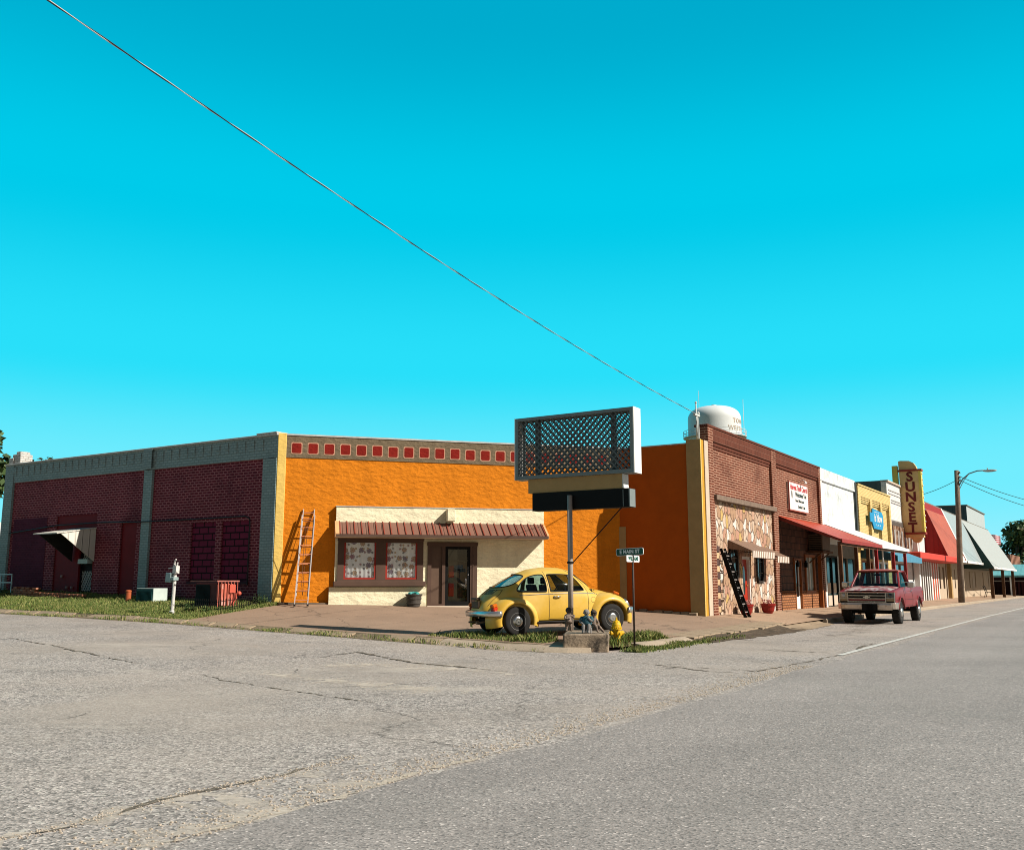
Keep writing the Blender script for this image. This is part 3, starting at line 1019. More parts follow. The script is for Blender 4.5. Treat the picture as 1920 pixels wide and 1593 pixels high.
# metal awning
AX0, AX1, AY0, AY1, AZ0, AZ1 = 1.76, 8.40, -.16, -.80, 3.23, 2.83
g = G(FO)
g.quad((AX0, AY0, AZ0), (AX1, AY0, AZ0), (AX1, AY1, AZ1), (AX0, AY1, AZ1))
aw = g.build('awning', M_brownroof, cb)
g = G(FO)
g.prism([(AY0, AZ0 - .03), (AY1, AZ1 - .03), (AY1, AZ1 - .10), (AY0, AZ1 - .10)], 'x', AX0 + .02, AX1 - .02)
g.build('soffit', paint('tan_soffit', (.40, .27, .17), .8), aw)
g = G(FO)
k = AX0 + .12
while k < AX1:
    g.prism([(k - .022, AZ0 + .004), (k + .022, AZ0 + .004), (k + .012, AZ0 + .035), (k - .012, AZ0 + .035)], 'y', 0, 0.0001)
    n0 = len(g.v) - 8
    for i in range(4): g.v[n0 + i] = Vector((g.v[n0 + i].x, AY0, g.v[n0 + i].z))
    for i in range(4): g.v[n0 + 4 + i] = Vector((g.v[n0 + 4 + i].x, AY1 - .01, g.v[n0 + 4 + i].z + AZ1 - AZ0))
    k += .222
g.build('rib', paint('awning_rib', (.27, .055, .035), .45), aw)
for xa, xb in ((AX0 - .02, AX0 + .10), (AX1 - .04, AX1 + .02)):
    g = G(FO)
    g.prism([(AY0, AZ0 + .03), (AY1 - .01, AZ1 + .02), (AY1 - .01, AZ1 - .09), (AY0, AZ1 - .09)], 'x', xa, xb)
    g.build('end_cap', paint('peach_trim', (.70, .40, .19), .7), aw)
g = G(FO); g.box(AX0, AX1, AY1 - .015, AY1, AZ1 - .075, AZ1 - .005); g.build('fascia', M_brown, aw)
# wall lamp box
g = G(FO); g.box(5.2, 5.46, -.46, -.16, 3.28, 3.66); g.build('lamp_box', M_cream, cb, bevel=.015)
# double window with curtains
wf = G(FO); wf.wall(1.86, 4.5, 1.38, 2.74, -.17, .1, [(2.05, 3.03, 1.48, 2.6), (3.33, 4.31, 1.48, 2.6)])
wf.box(1.84, 4.52, -.20, -.12, 2.66, 2.76)
wo_ = wf.build('shop_window', M_brown, cb, bevel=.008)
g = G(FO); g.box(1.74, 4.56, -.36, -.12, 1.26, 1.42); g.build('sill', M_brown, wo_, bevel=.015)
for a in (2.05, 3.33):
    g = G(FO); g.wall(a, a + .98, 1.48, 2.6, -.155, -.06, [(a + .05, a + .93, 1.53, 2.6)]); g.build('trim', M_redtrim, wo_)
    g = G(FO)
    for i in range(48):                                   # gently folded cloth
        x0, x1 = a + .03 + .92 * i / 48, a + .03 + .92 * (i + 1) / 48
        y0, y1 = .012 * math.sin(i * .9), .012 * math.sin((i + 1) * .9)
        g.quad((x0, y0 - .09, 1.46), (x1, y1 - .09, 1.46), (x1, y1 - .09, 2.62), (x0, y0 - .09, 2.62))
    g.build('curtain', M_floral, wo_, smooth=True, weld=True)
    g = G(FO); g.quad((a, -.12, 1.48), (a + .98, -.12, 1.48), (a + .98, -.12, 2.6), (a, -.12, 2.6)); g.build('pane', glass('window_pane', (.96, .98, .98), .0), wo_)
# door set
g = G(FO)
g.wall(4.64, 6.22, .5, 2.62, -.17, .1, [(4.76, 5.1, .72, 2.5), (5.2, 6.0, .5, 2.5)])
g.box(4.62, 6.24, -.2, -.14, 2.52, 2.64); g.box(6.06, 6.1, -.19, -.15, .6, 2.5)
ds = g.build('door_frame', M_brown, cb, bevel=.008)
g = G(FO); g.box(4.76, 5.1, -.10, -.05, .6, 2.5); g.build('side_panel', paint('brown_side_panel', (.135, .085, .06), .5), ds)
g = G(FO); g.wall(5.2, 6.0, .64, 2.5, -.14, -.09, [(5.29, 5.91, .80, 2.42)]); st = g.build('storm_door', M_black, ds)
g = G(FO); g.quad((5.29, -.115, .8), (5.91, -.115, .8), (5.91, -.115, 2.42), (5.29, -.115, 2.42)); g.build('pane', glass('storm_pane', (.62, .70, .72), .05), st)
g = G(FO); g.tube([(5.86, -.16, 1.5), (5.86, -.18, 1.45), (5.86, -.18, 1.36), (5.86, -.16, 1.32)], .014, 6); g.ball((5.93, -.17, 1.62), .02); g.build('handle', paint('dull_steel', (.5, .5, .5), .3, .9), st)
g = G(FO); g.box(5.22, 5.98, .0, .05, .64, 2.48); ind = g.build('front_door', M_door_taupe, ds)
g = G(FO); g.box(5.62, 5.93, -.012, 0, .9, 2.4); g.build('open_half', paint('dark_red_half', (.03, .008, .008), .6), ind)
for z0, z1 in ((.95, 1.36), (1.54, 1.9)):
    g = G(FO); g.box(5.33, 5.50, -.02, 0, z0, z1); g.build('door_panel', paint('scarlet_panel', (.55, .035, .02), .5), ind, bevel=.01)
g = G(FO); g.tube([(5.28 + .62 * k / 10, -.03, 2.02 + .05 * math.sin(math.pi * k / 10)) for k in range(11)], .018, 6); g.build('arched_trim', M_door_taupe, ind)
g = G(FO); g.box(5.0, 6.3, .6, .65, .5, 2.6); g.build('back_wall', M_dark, ds)
g = G(FO); g.box(4.6, 6.3, -.42, -.1, .45, .665); g.build('doorstep', M_pale, cb, bevel=.015)
# --- shaded party wall and end pilaster
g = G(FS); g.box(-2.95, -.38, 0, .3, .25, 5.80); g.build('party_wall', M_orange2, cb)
g = G(FS); g.box(-2.95, -.38, -.02, .32, 5.80, 5.835); g.build('coping', M_coping, cb)
g = G(FS); g.box(-2.93, -2.62, -.02, .0, .35, 3.2); g.build('beige_strip', M_tanp, cb)
g = G(FM); g.box(-.07, .06, -.07, .40, .2, 5.92); g.build('end_pilaster', M_tanp, cb)
g = G(FM); g.box(.0601, .27, -.055, .3, .2, 5.92); g.build('ochre_strip', M_ochre, cb)
g = G(FM); g.box(-.07, -.015, -.085, -.07, .2, 5.92); g.build('yellow_edge', M_yellow, cb)
g = G(FM); g.box(.27, .60, -.09, .3, .2, 5.92); g.build('pale_strip', M_pale, cb)
g = G(FS)
for k in range(9):
    x = -2.75 + k * .29
    zz = Lz(0, -x - .1)
    g.box(x, x + .27, -.10 - r5.uniform(0, .14), .0, zz - .2, zz + .05 + r5.uniform(-.02, .03))
g.build('footing', M_gutter, cb, bevel=.015)
# roof and hidden back walls
g = G()
pl = [C2 + Vector((0, 0, 5.4)), I2 + Vector((0, 0, 5.4)), UV(0, 25.2, 5.4), UV(-7.89, 25.2, 5.4)]
g.add([p + DF.orthogonal() * 0 for p in pl] + [p - Vector((0, 0, .2)) for p in pl], [(0, 1, 2, 3), (7, 6, 5, 4), (0, 4, 5, 1), (1, 5, 6, 2), (2, 6, 7, 3), (3, 7, 4, 0)])
g.build('roof', M_roofing, cb)
g = G(FM); g.box(-7.6, .2, 25.0, 25.25, .2, ZT - .1); g.build('back_wall', M_redbrick, cb)

# ================================================================ main street row
def FMu(u, v=0, z=0):
    return FM @ Matrix.Translation((u, v, z))


M_rbrick = bricks('russet_brick', (.125, .030, .016), (.20, .055, .030), (.46, .27, .19), .52, .085, .019, .9, .85, .3, stain=(.10, .03, .02), slo=.52, shi=.75)
M_rbrick_d = bricks('russet_soldier_brick', (.10, .026, .016), (.165, .045, .026), (.22, .10, .07), .07, .2, .012, .9, .85, .3)
M_lowbrick = bricks('low_orange_brick', (.42, .17, .07), (.5, .22, .10), (.15, .07, .04), .30, .10, .02, .9, .85, .2)
M_ybrick = bricks('yellow_painted_brick', (.78, .58, .25), (.82, .62, .28), (.58, .40, .16), .21, .075, .010, .7, .7, .12)
M_wbrick = bricks('white_painted_brick', (.76, .77, .76), (.80, .81, .80), (.60, .60, .6), .21, .075, .008, .6, .7, .12, stain=(.50, .50, .48), slo=.6, shi=.8)
M_wplaster = paint('weathered_white_plaster', (.66, .70, .70), .85, var=.16, scale=4, bump=.4, bscale=12, dirt=(.30, .34, .34), dscale=1.6, dlo=.48, dhi=.72)
M_white = paint('white_paint', (.78, .77, .74), .6, var=.06)
M_woodpost = paint('brown_post_wood', (.12, .06, .03), .8, var=.3, scale=8)
M_redpost = paint('red_post_paint', (.34, .025, .025), .6)
M_redmetal = ribbed('red_canopy_metal', (.44, .055, .02), .35, 0, .4, 0, .12, .4, .75)
M_whitemet2 = ribbed('white_canopy_metal', (.76, .75, .73), .5, 0, .35, 0, .08, .4, .75)
M_redroof = ribbed('red_mansard_metal', (.45, .105, .055), .28, 0, .5, 0, .14, .7, .6)
M_greyroof = ribbed('grey_mansard_metal', (.36, .40, .40), .28, 0, .4, 0, .06, .7, .65)
M_greysh = paint('grey_mansard_shingle', (.37, .40, .39), .7, var=.08, scale=5, bump=.3, bscale=20)
M_tealroof = ribbed('teal_roof_metal', (.16, .40, .42), .5, 0, .35, 0, .08, .7, .6)
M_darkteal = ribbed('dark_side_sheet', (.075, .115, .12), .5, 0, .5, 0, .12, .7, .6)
M_beige = paint('beige_render', (.50, .40, .29), .8, var=.08, bump=.2, bscale=20)
M_wood = paint('aged_board', (.17, .085, .045), .85, var=.5, scale=5, dirt=(.40, .33, .26), dscale=3.0, dlo=.5, dhi=.62)
M_redfab = paint('red_awning_fabric', (.56, .06, .04), .75, var=.06)
M_bluefab = ribbed('blue_awning_fabric', (.085, .26, .38), .45, 0, .7, 0, .1, .3, .7)
M_glassteal = paint('shop_glass_teal', (.002, .020, .023), .12, spec=.25, var=.4)
M_greytrim = paint('grey_transom', (.20, .18, .15), .7, var=.2)
M_orwood = paint('orange_stained_wood', (.30, .095, .025), .6, var=.2, scale=5)


def shakes():
    n = N('wood_shakes')
    u = n.coord('UV')
    b = n.n('TexBrick', offset=.37); n.l(u, b.inputs['Vector'])
    for k, v in (('Color1', (.085, .03, .016, 1)), ('Color2', (.19, .075, .038, 1)), ('Mortar', (.008, .004, .003, 1)), ('Scale', 1.0), ('Mortar Size', .012), ('Brick Width', .17), ('Row Height', .27)):
        b.inputs[k].default_value = v
    k = n.mix(1.0, b.outputs['Color'], n.ramp(n.noise(n.coord('UV', (9, 1.2, 1)), 3, 6, .7), [(.3, .5), (.7, 1.5)]), 'MULTIPLY')
    n.bump(n.math('MULTIPLY', b.outputs['Fac'], -1.0), .8, .03)
    return n.done(k, .85)


def fieldstone():
    n = N('field_stone')
    u = n.coord('UV', (3.9, 2.7, 1))
    wv = n.n('VectorMath', operation='ADD'); nz = n.n('VectorMath', operation='SCALE')
    n.l(n.noise(u, 1.2, 3, out=1), nz.inputs[0]); nz.inputs[3].default_value = .95
    n.l(u, wv.inputs[0]); n.l(nz.outputs[0], wv.inputs[1])
    vc = n.vor(wv.outputs[0], 1.0, out='Color', dim='2D')
    ve = n.n('TexVoronoi', feature='DISTANCE_TO_EDGE', voronoi_dimensions='2D'); n.l(wv.outputs[0], ve.inputs['Vector']); ve.inputs['Scale'].default_value = 1.0
    s = n.n('SeparateXYZ'); n.l(vc, s.inputs[0])
    k = n.ramp(s.outputs[0], [(0, (.52, .33, .20)), (.16, (.60, .42, .29)), (.32, (.55, .30, .20)), (.46, (.68, .53, .40)), (.6, (.48, .29, .17)), (.72, (.60, .37, .25)), (.83, (.64, .43, .14)), (.88, (.80, .76, .70))], 'CONSTANT')
    k = n.mix(1.0, k, n.ramp(n.noise(u, 3, 7, .7), [(.3, .55), (.7, 1.05)]), 'MULTIPLY')
    k = n.mix(n.ramp(ve.outputs[0], [(.03, 1.0), (.075, 0.0)]), k, (.17, .09, .055))
    n.bump(n.ramp(ve.outputs[0], [(0, 0.0), (.1, 1.0)]), .9, .03)
    return n.done(k, .85)


M_shakes, M_stone = shakes(), fieldstone()


def shell(name, label, u0, u1, zt, wallmat, holes=(), z0=-.2, z1=None, depth=18, side=None, back=None, roofz=None):
    """a terrace house: front wall, two flanks, flat roof and rear"""
    b = thing(name, label, 'building', FMu(u0))
    F = FM
    if z1 is None: z1 = zt
    g = G(F); g.wall(u0, u1, z0, z1, 0, .3, holes); g.build('front_wall', wallmat, b)
    sm = side or wallmat
    for a in (u0, u1 - .25):
        g = G(F); g.box(a + .002, a + .248, .3, depth, z0, zt - .003); g.build('side_wall', sm, b)
    g = G(F); g.box(u0 + .25, u1 - .25, depth - .25, depth, z0, zt - .2); g.build('rear_wall', sm, b)
    g = G(F); rz = roofz or zt - .6; g.box(u0 + .25, u1 - .25, .3, depth - .25, rz, rz + .12); g.build('roof', M_roofing, b)
    return b


# ---- stone fronted brick building
sb = thing('stone_front_building', 'brown brick building with multicoloured field stone ground floor', 'building', FMu(.6))
g = G(FM); g.wall(1.05, 7.35, 4.2, 6.5, 0, .3); g.build('upper_wall', M_rbrick, sb)
g = G(FM); g.wall(1.05, 7.35, 5.98, 6.42, -.09, 0); g.box(1.05, 7.35, -.05, 0, 5.86, 5.98); g.box(1.05, 7.35, -.025, 0, 5.76, 5.86); g.build('cornice', M_rbrick_d, sb)
g = G(FM); g.box(.58, 7.66, -.12, .36, 6.42, 6.50); g.build('coping', M_rbrick_d, sb, bevel=.01)
for a, b in ((.605, 1.05), (7.35, 7.655)):
    g = G(FM); g.box(a, b, -.1, .3, .1, 6.42); g.build('brick_pier', M_rbrick, sb)
hs_ = [(3.72, 4.62, .1, 2.28), (2.42, 3.28, 1.35, 2.6), (5.25, 6.05, 1.35, 2.5)]
g = G(FM); g.wall(1.05, 7.35, .1, 4.2, -.02, .3, hs_); g.build('stone_veneer', M_stone, sb)
g = G(FM); g.box(1.0, 7.5, -.2, 0, 4.04, 4.22); g.build('ledge', paint('ledge_concrete', (.20, .145, .11), .9, var=.2, scale=6), sb, bevel=.015)
gd, gl_ = G(FM), G(FM)
for k in range(10):
    (gd if k % 2 else gl_).box(1.12, 1.46, -.06, -.02, .42 + .215 * k, .42 + .215 * k + .20)
gd.build('dark_quoin', paint('dark_quoin', (.09, .05, .045), .85, var=.3, scale=5), sb, bevel=.02)
gl_.build('light_quoin', paint('tan_quoin', (.55, .38, .22), .85, var=.3, scale=4), sb, bevel=.02)
g = G(FM); g.wall(3.72, 4.62, .1, 2.28, .0, .12, [(3.8, 4.54, .1, 2.18)]); df_ = g.build('door_frame', M_white, sb)
g = G(FM); g.box(3.8, 4.54, .10, .15, .3, 2.18); d_ = g.build('door', paint('red_front_door', (.42, .035, .015), .4), sb)
g = G(FM); g.prism([(4.17 + .13 * math.cos(t), 1.45 + .5 * math.sin(t)) for t in (RAD(k * 20) for k in range(18))], 'y', .085, .1); g.build('oval_light', M_glassdark, d_)
g = G(FM); g.box(3.9, 4.1, .085, .1, .45, .85); g.box(4.22, 4.44, .085, .1, .45, .85); g.build('door_panel', paint('red_door_panel', (.36, .028, .012), .4), d_, bevel=.01)
g = G(FM); g.ball((4.46, .07, 1.28), .03); g.build('knob', paint('brass', (.6, .4, .12), .3, .9), d_)
g = G(FM); g.box(3.7, 4.64, .2, .25, .1, 2.3); g.build('back_panel', M_dark, sb)
for x0, x1, z0, z1 in (hs_[1], hs_[2]):
    cx, cz, rx, rz = (x0 + x1) / 2, (z0 + z1) / 2, (x1 - x0) / 2, (z1 - z0) / 2
    oc = [(cx + rx * a, cz + rz * b) for a, b in ((-1, -.6), (-.55, -1), (.55, -1), (1, -.6), (1, .6), (.55, 1), (-.55, 1), (-1, .6))]
    ic = [(cx + rx * .8 * a, cz + rz * .84 * b) for a, b in ((-1, -.6), (-.55, -1), (.55, -1), (1, -.6), (1, .6), (.55, 1), (-.55, 1), (-1, .6))]
    g = G(FM); g.box(x0, x1, .02, .06, z0, z1)
    for i in range(8):
        j = (i + 1) % 8
        p = [(ic[i][0], -.06, ic[i][1]), (ic[j][0], -.06, ic[j][1]), (oc[j][0], -.06, oc[j][1]), (oc[i][0], -.06, oc[i][1])]
        q = [(a, .03, c) for a, b, c in p]
        g.add(p + q, [(0, 1, 2, 3), (0, 4, 5, 1), (2, 6, 7, 3)])
    wd = g.build('octagon_window', paint('dark_brown_sash', (.035, .024, .018), .5), sb)
    g = G(FM); g.prism(ic, 'y', -.012, -.008); g.build('pane', M_glassdark, wd)
    g = G(FM)
    for t in (-.35, .35): g.box(cx - rx * .8, cx + rx * .8, -.03, -.014, cz + rz * t - .01, cz + rz * t + .01)
    g.box(cx - .01, cx + .01, -.031, -.0145, cz - rz * .8, cz + rz * .8)
    g.build('glazing_bar', paint('bar_grey', (.18, .17, .15), .5), wd)


def striped():
    n = N('striped_awning_metal')
    s = n.n('SeparateXYZ'); n.l(n.coord('UV'), s.inputs[0])
    t = n.math('FRACT', n.math('DIVIDE', s.outputs[0], .2))
    k = n.ramp(t, [(0, (.30, .19, .13)), (.5, (.74, .68, .6))], 'CONSTANT')
    return n.done(k, .5)


M_strip = striped()
M_awbrown = ribbed('brown_awning_metal', (.24, .15, .105), .2, 0, .5, 0, .1, .5, .6)
for a, b in ((2.35, 4.75), (5.1, 6.5)):
    z0 = 2.80 if a < 4 else 2.68
    g = G(FM)
    g.quad((a, -.02, z0), (b, -.02, z0), (b, -.85, z0 - .38), (a, -.85, z0 - .38))
    g.quad((a, -.02, z0 - .025), (b, -.02, z0 - .025), (b, -.85, z0 - .405), (a, -.85, z0 - .405))
    g.prism([(-.02, z0), (-.85, z0 - .38), (-.85, z0 - .405), (-.02, z0 - .3)], 'x', a, a + .02)
    g.prism([(-.02, z0), (-.85, z0 - .38), (-.85, z0 - .405), (-.02, z0 - .3)], 'x', b - .02, b)
    aw2 = g.build('window_awning', M_awbrown, sb)
    g = G(FM); g.box(a, b, -.87, -.85, z0 - .60, z0 - .38); g.build('valance', M_strip, aw2)
    for x in (a + .05, b - .05):
        g = G(FM); g.bar((x, -.02, z0 - .45), (x, -.84, z0 - .42), .02); g.build('strut', M_black, aw2)
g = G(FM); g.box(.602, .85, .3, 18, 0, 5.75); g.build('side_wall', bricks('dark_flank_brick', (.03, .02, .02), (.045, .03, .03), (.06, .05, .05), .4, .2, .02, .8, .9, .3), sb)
g = G(FM); g.box(7.4, 7.655, .3, 18, 0, 6.4); g.build('side_wall', M_rbrick, sb)
g = G(FM); g.box(.85, 7.4, 17.7, 18, 0, 6.2); g.build('rear_wall', M_rbrick, sb)
g = G(FM); g.box(.85, 7.4, .3, 17.7, 5.8, 5.9); g.build('roof', M_roofing, sb)

# ---- brick building with the church sign
ch = thing('shingled_storefront_building', 'brown brick building with wood shingle ground floor under red canopy', 'building', FMu(7.65))
U0, U1 = 7.66, 14.55
g = G(FM); g.wall(U0 + .3, U1 - .3, 3.85, 6.5, 0, .3); g.build('upper_wall', M_rbrick, ch)
g = G(FM); g.wall(U0 + .3, U1 - .3, 5.98, 6.42, -.09, 0); g.box(U0 + .3, U1 - .3, -.05, 0, 5.86, 5.98); g.build('cornice', M_rbrick_d, ch)
g = G(FM); g.box(U0, U1 + .02, -.12, .36, 6.42, 6.50); g.build('coping', M_rbrick_d, ch, bevel=.01)
for a, b in ((U0, U0 + .3), (U1 - .3, U1)):
    g = G(FM); g.box(a, b, -.1, .3, .05, 6.42); g.build('brick_pier', M_rbrick, ch)
chh = [(10.2, 11.25, .1, 2.35), (11.9, 13.3, .95, 2.5)]
g = G(FM); g.wall(U0 + .3, U1 - .3, 1.05, 3.85, .06, .3, chh); g.build('shingle_wall', M_shakes, ch)
g = G(FM); g.wall(U0 + .3, U1 - .3, .05, 1.05, .02, .3, [(10.2, 11.25, .05, 2.35)]); g.box(U0 + .3, 10.1, -.04, .03, .98, 1.05); g.build('base_wall', M_lowbrick, ch)
g = G(FM); g.wall(10.2, 11.25, .1, 2.35, .0, .1, [(10.3, 11.15, .3, 2.25)]); g.build('door_frame', M_orwood, ch)
g = G(FM); g.wall(10.3, 11.15, .3, 2.25, .1, .14, [(10.45, 11.0, .8, 2.1)]); d_ = g.build('door', M_white, ch)
g = G(FM); g.box(10.45, 11.0, .11, .13, .8, 2.1); g.build('pane', M_glassdark, d_)
g = G(FM); g.ball((10.95 + .12, .06, 1.25), .03); g.build('knob', M_black, d_)
g = G(FM); g.wall(11.85, 13.35, .92, 2.55, .0, .1, [(12.0, 13.2, 1.03, 2.43)]); w_ = g.build('shop_window', M_orwood, ch)
g = G(FM); g.box(12.0, 13.2, .08, .1, 1.03, 2.43); g.build('pane', paint('pale_blind', (.30, .33, .30), .35, var=.5, scale=4), w_)
g = G(FM); g.box(12.55, 12.62, .04, .08, 1.03, 2.43); g.build('mullion', M_white, w_)
g = G(FM); g.box(13.75, 13.9, -.16, .0, .25, 2.6); g.build('corner_post', M_orwood, ch)
g = G(FM)
for k in range(2):
    g.box(10.35 + k * 1.25, 10.5 + k * 1.25, -.12, .0, 2.0, 2.2); g.box(10.39 + k * 1.25, 10.46 + k * 1.25, -.09, -.03, 2.2, 2.28)
g.build('wall_lantern', M_black, ch)
CV = -2.4


def canopy(root, u0, u1, z0, z1, mat, soff, postspec, fas):
    g = G(FM)
    g.quad((u0, 0, z0), (u1, 0, z0), (u1, CV, z1), (u0, CV, z1))
    c = g.build('canopy', mat, root)
    g = G(FM)
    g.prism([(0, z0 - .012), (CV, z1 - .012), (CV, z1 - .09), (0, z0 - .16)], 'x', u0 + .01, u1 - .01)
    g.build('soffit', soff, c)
    g = G(FM); g.box(u0 - .005, u1 + .005, CV - .03, CV, z1 - .13, z1 + .012); g.build('fascia', fas, c)
    for u, m in postspec:
        g = G(FM); g.box(u - .065, u + .065, CV + .05, CV + .18, zwalk(u, -2.3) - .02, z1 - .08); g.build('post', m, c)
    g = G(FM); g.box(u0 + .02, u1 - .02, CV + .06, CV + .16, z1 - .22, z1 - .095); g.build('beam', M_woodpost, c)
    return c


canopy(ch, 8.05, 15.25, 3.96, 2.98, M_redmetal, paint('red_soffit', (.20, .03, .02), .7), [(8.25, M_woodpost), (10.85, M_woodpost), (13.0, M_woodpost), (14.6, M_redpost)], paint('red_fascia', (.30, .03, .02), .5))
for a, b in ((U0, U0 + .25), (U1 - .26, U1)):
    g = G(FM); g.box(a + .001, b, .3, 18, 0, 6.4); g.build('side_wall', M_rbrick, ch)
g = G(FM); g.box(U0 + .25, U1 - .26, 17.7, 18, 0, 6.2); g.build('rear_wall', M_rbrick, ch)
g = G(FM); g.box(U0 + .25, U1 - .26, .3, 17.7, 5.8, 5.9); g.build('roof', M_roofing, ch)
# sign board
cs = thing('church_sign', 'white church notice board on brown brick above the red canopy', 'sign', FMu(9.6, -.03, 4.3))
g = G(FM); g.box(9.6, 12.35, -.10, -.012, 4.28, 5.42); g.build('board', M_white, cs)
M_txtred, M_txtdk = paint('sign_red', (.55, .04, .05), .6), paint('sign_dark_green', (.03, .055, .05), .6)
g = G(FM); g.wall(9.58, 12.37, 4.26, 5.44, -.105, -.06, [(9.62, 12.33, 4.30, 5.40)]); g.build('border', paint('sign_rust', (.42, .15, .12), .7), cs)
text('Harvest Time Church', .31, FM, (11.0, -.105, 5.22), M_txtred, 'lettering', cs, .006, sx=.92)
text('Welcomes You', .26, FM, (11.25, -.105, 4.95), M_txtdk, 'lettering', cs, .006)
text('Pastor: Wilson Lowe', .15, FM, (11.05, -.105, 4.70), M_txtdk, 'lettering', cs, .003, sx=.98)
text('Services 11 am', .17, FM, (11.3, -.105, 4.46), M_txtdk, 'lettering', cs, .004)
g = G(FM); g.prism([(9.95 + .07 * math.cos(t), 4.92 + .17 * math.sin(t)) for t in (RAD(k * 30) for k in range(12))], 'y', -.106, -.1); g.build('emblem', M_black, cs)
g = G(FM); g.tube([(11.3, -.02, 5.5), (11.3, -.2, 5.62), (11.3, -.3, 5.55)], .02, 6); g.lathe([(.03, 0), (.08, -.1)], (11.3, -.3, 5.55), 8); g.build('sign_lamp', M_white, cs)
# window air conditioner
ac = thing('window_air_conditioner', 'boxy window air conditioner on a wooden shelf under the red canopy', 'air conditioner', FMu(13.2, -.5, 2.7))
g = G(FM); g.box(12.6, 13.9, -.55, .05, 2.72, 3.4); bb = g.build('casing', paint('ac_tan', (.22, .17, .12), .6), ac, bevel=.02)
g = G(FM)
for k in range(8): g.box(12.588, 12.598, -.5, 0, 2.78 + k * .075, 2.81 + k * .075)
g.build('louvre', M_black, bb)
g = G(FM); g.box(12.3, 14.0, -.62, .05, 2.62, 2.70); g.bar((12.5, .02, 2.2), (12.5, -.5, 2.62), .05); g.bar((13.8, .02, 2.2), (13.8, -.5, 2.62), .05); g.build('shelf', M_woodpost, ac)

# ---- white building
wb = shell('white_plaster_building', 'white plastered building with long white metal canopy', 14.6, 21.62, 6.5, M_wplaster, [(15.2, 17.3, .1, 2.62), (17.6, 20.9, .9, 2.62)], side=M_wplaster)
g = G(FM); g.box(14.6, 21.5, -.06, 0, 6.0, 6.5); g.box(14.6, 21.5, -.08, 0, 5.93, 6.0); g.build('parapet_band', M_wplaster, wb)
g = G(FM); g.box(14.62, 14.95, -.06, 0, .1, 6.0); g.build('pier', M_white, wb)
g = G(FM); g.box(21.3, 21.6, -.03, -.001, 3.6, 6.45); g.tube([(21.45, -.08, 6.4), (21.45, -.08, 3.5)], .06, 8); g.build('downpipe', paint('dark_pipe', (.06, .075, .075), .6), wb)
g = G(FM); g.box(14.96, 21.3, -.03, 0, 2.62, 3.1); g.box(14.96, 21.3, -.05, -.031, 2.58, 2.64); g.build('transom', M_greytrim, wb)
g = G(FM); g.box(14.97, 17.5, -.045, -.031, 3.1, 3.6); g.build('sheet_panel', M_whitemetal, wb)
g = G(FM); g.wall(15.2, 17.3, .1, 2.62, 0, .1, [(15.3, 16.2, .3, 2.5), (16.3, 17.2, .3, 2.5)]); f_ = g.build('double_door', M_dark, wb)
g = G(FM); g.box(15.3, 16.2, .06, .08, .3, 2.5); g.box(16.3, 17.2, .06, .08, .3, 2.5); g.build('pane', M_glassteal, f_)
g = G(FM); g.box(15.3, 16.1, .03, .05, .35, .8); g.box(15.42, 15.95, .03, .05, .9, 1.35); g.box(16.4, 16.95, .03, .05, .9, 1.35); g.box(16.3, 17.1, .03, .05, .35, .8); g.build('notice', M_pale, f_)
g = G(FM); g.wall(17.6, 20.9, .9, 2.62, 0, .1, [(17.7, 19.2, 1.0, 2.52), (19.3, 20.8, 1.0, 2.52)]); f_ = g.build('shop_window', M_greytrim, wb)
g = G(FM); g.box(17.7, 19.2, .06, .08, 1.0, 2.52); g.box(19.3, 20.8, .06, .08, 1.0, 2.52); g.build('pane', M_glassteal, f_)
canopy(wb, 15.3, 21.7, 3.98, 2.99, M_whitemet2, M_whitemet2, [(18.3, M_redpost), (21.2, M_redpost)], M_white)
g = G(FM)
for u in (15.6, 17.6, 19.6): g.box(u - .03, u + .03, CV + .4, CV + .46, .15, 2.95)
g.build('white_post', M_white, wb)

# ---- yellow building
yb = shell('yellow_brick_building', 'yellow painted brick building with three recessed upper panels', 21.66, 29.92, 6.35, M_ybrick, [(22.4, 25.0, .1, 2.5), (26, 29, .8, 2.5)], side=M_ybrick)
for a, b in ((21.66, 22.25), (24.45, 24.95), (27.05, 27.5), (29.45, 29.92)):
    g = G(FM); g.box(a, b, -.16, 0, 3.0, 5.75); g.build('pier', M_ybrick, yb)
g = G(FM); g.box(21.66, 29.92, -.16, 0, 5.75, 6.3); g.box(21.62, 29.94, -.2, .34, 6.3, 6.38)
for a, b in ((22.25, 24.45), (24.95, 27.05), (27.5, 29.45)):
    for k in range(3): g.box(a, b, -.13 + .035 * k, 0, 5.66 - .085 * k, 5.73 - .085 * k)
g.build('corbel_band', M_ybrick, yb)
g = G(FM); g.wall(22.4, 25, .1, 2.5, 0, .1, [(22.5, 23.6, .9, 2.4), (23.8, 24.9, .3, 2.4)]); f_ = g.build('shop_door', M_orwood, yb)
g = G(FM); g.box(22.5, 24.9, .06, .08, .3, 2.4); g.build('pane', M_glassteal, f_)
g = G(FM); g.wall(26, 29, .8, 2.5, 0, .1, [(26.1, 27.4, .9, 2.4), (27.6, 28.9, .9, 2.4)]); f_ = g.build('shop_window', M_white, yb)
g = G(FM); g.box(26.1, 28.9, .06, .08, .9, 2.4); g.build('pane', M_glassteal, f_)
g = G(FM)
g.prism([(0, 3.45), (-1.75, 2.72), (-1.75, 2.66), (0, 3.38)], 'x', 22.2, 29.2)
aw3 = g.build('fabric_awning', M_bluefab, yb)
g = G(FM); g.box(22.2, 29.2, -1.78, -1.75, 2.42, 2.72); g.build('valance', M_bluefab, aw3)
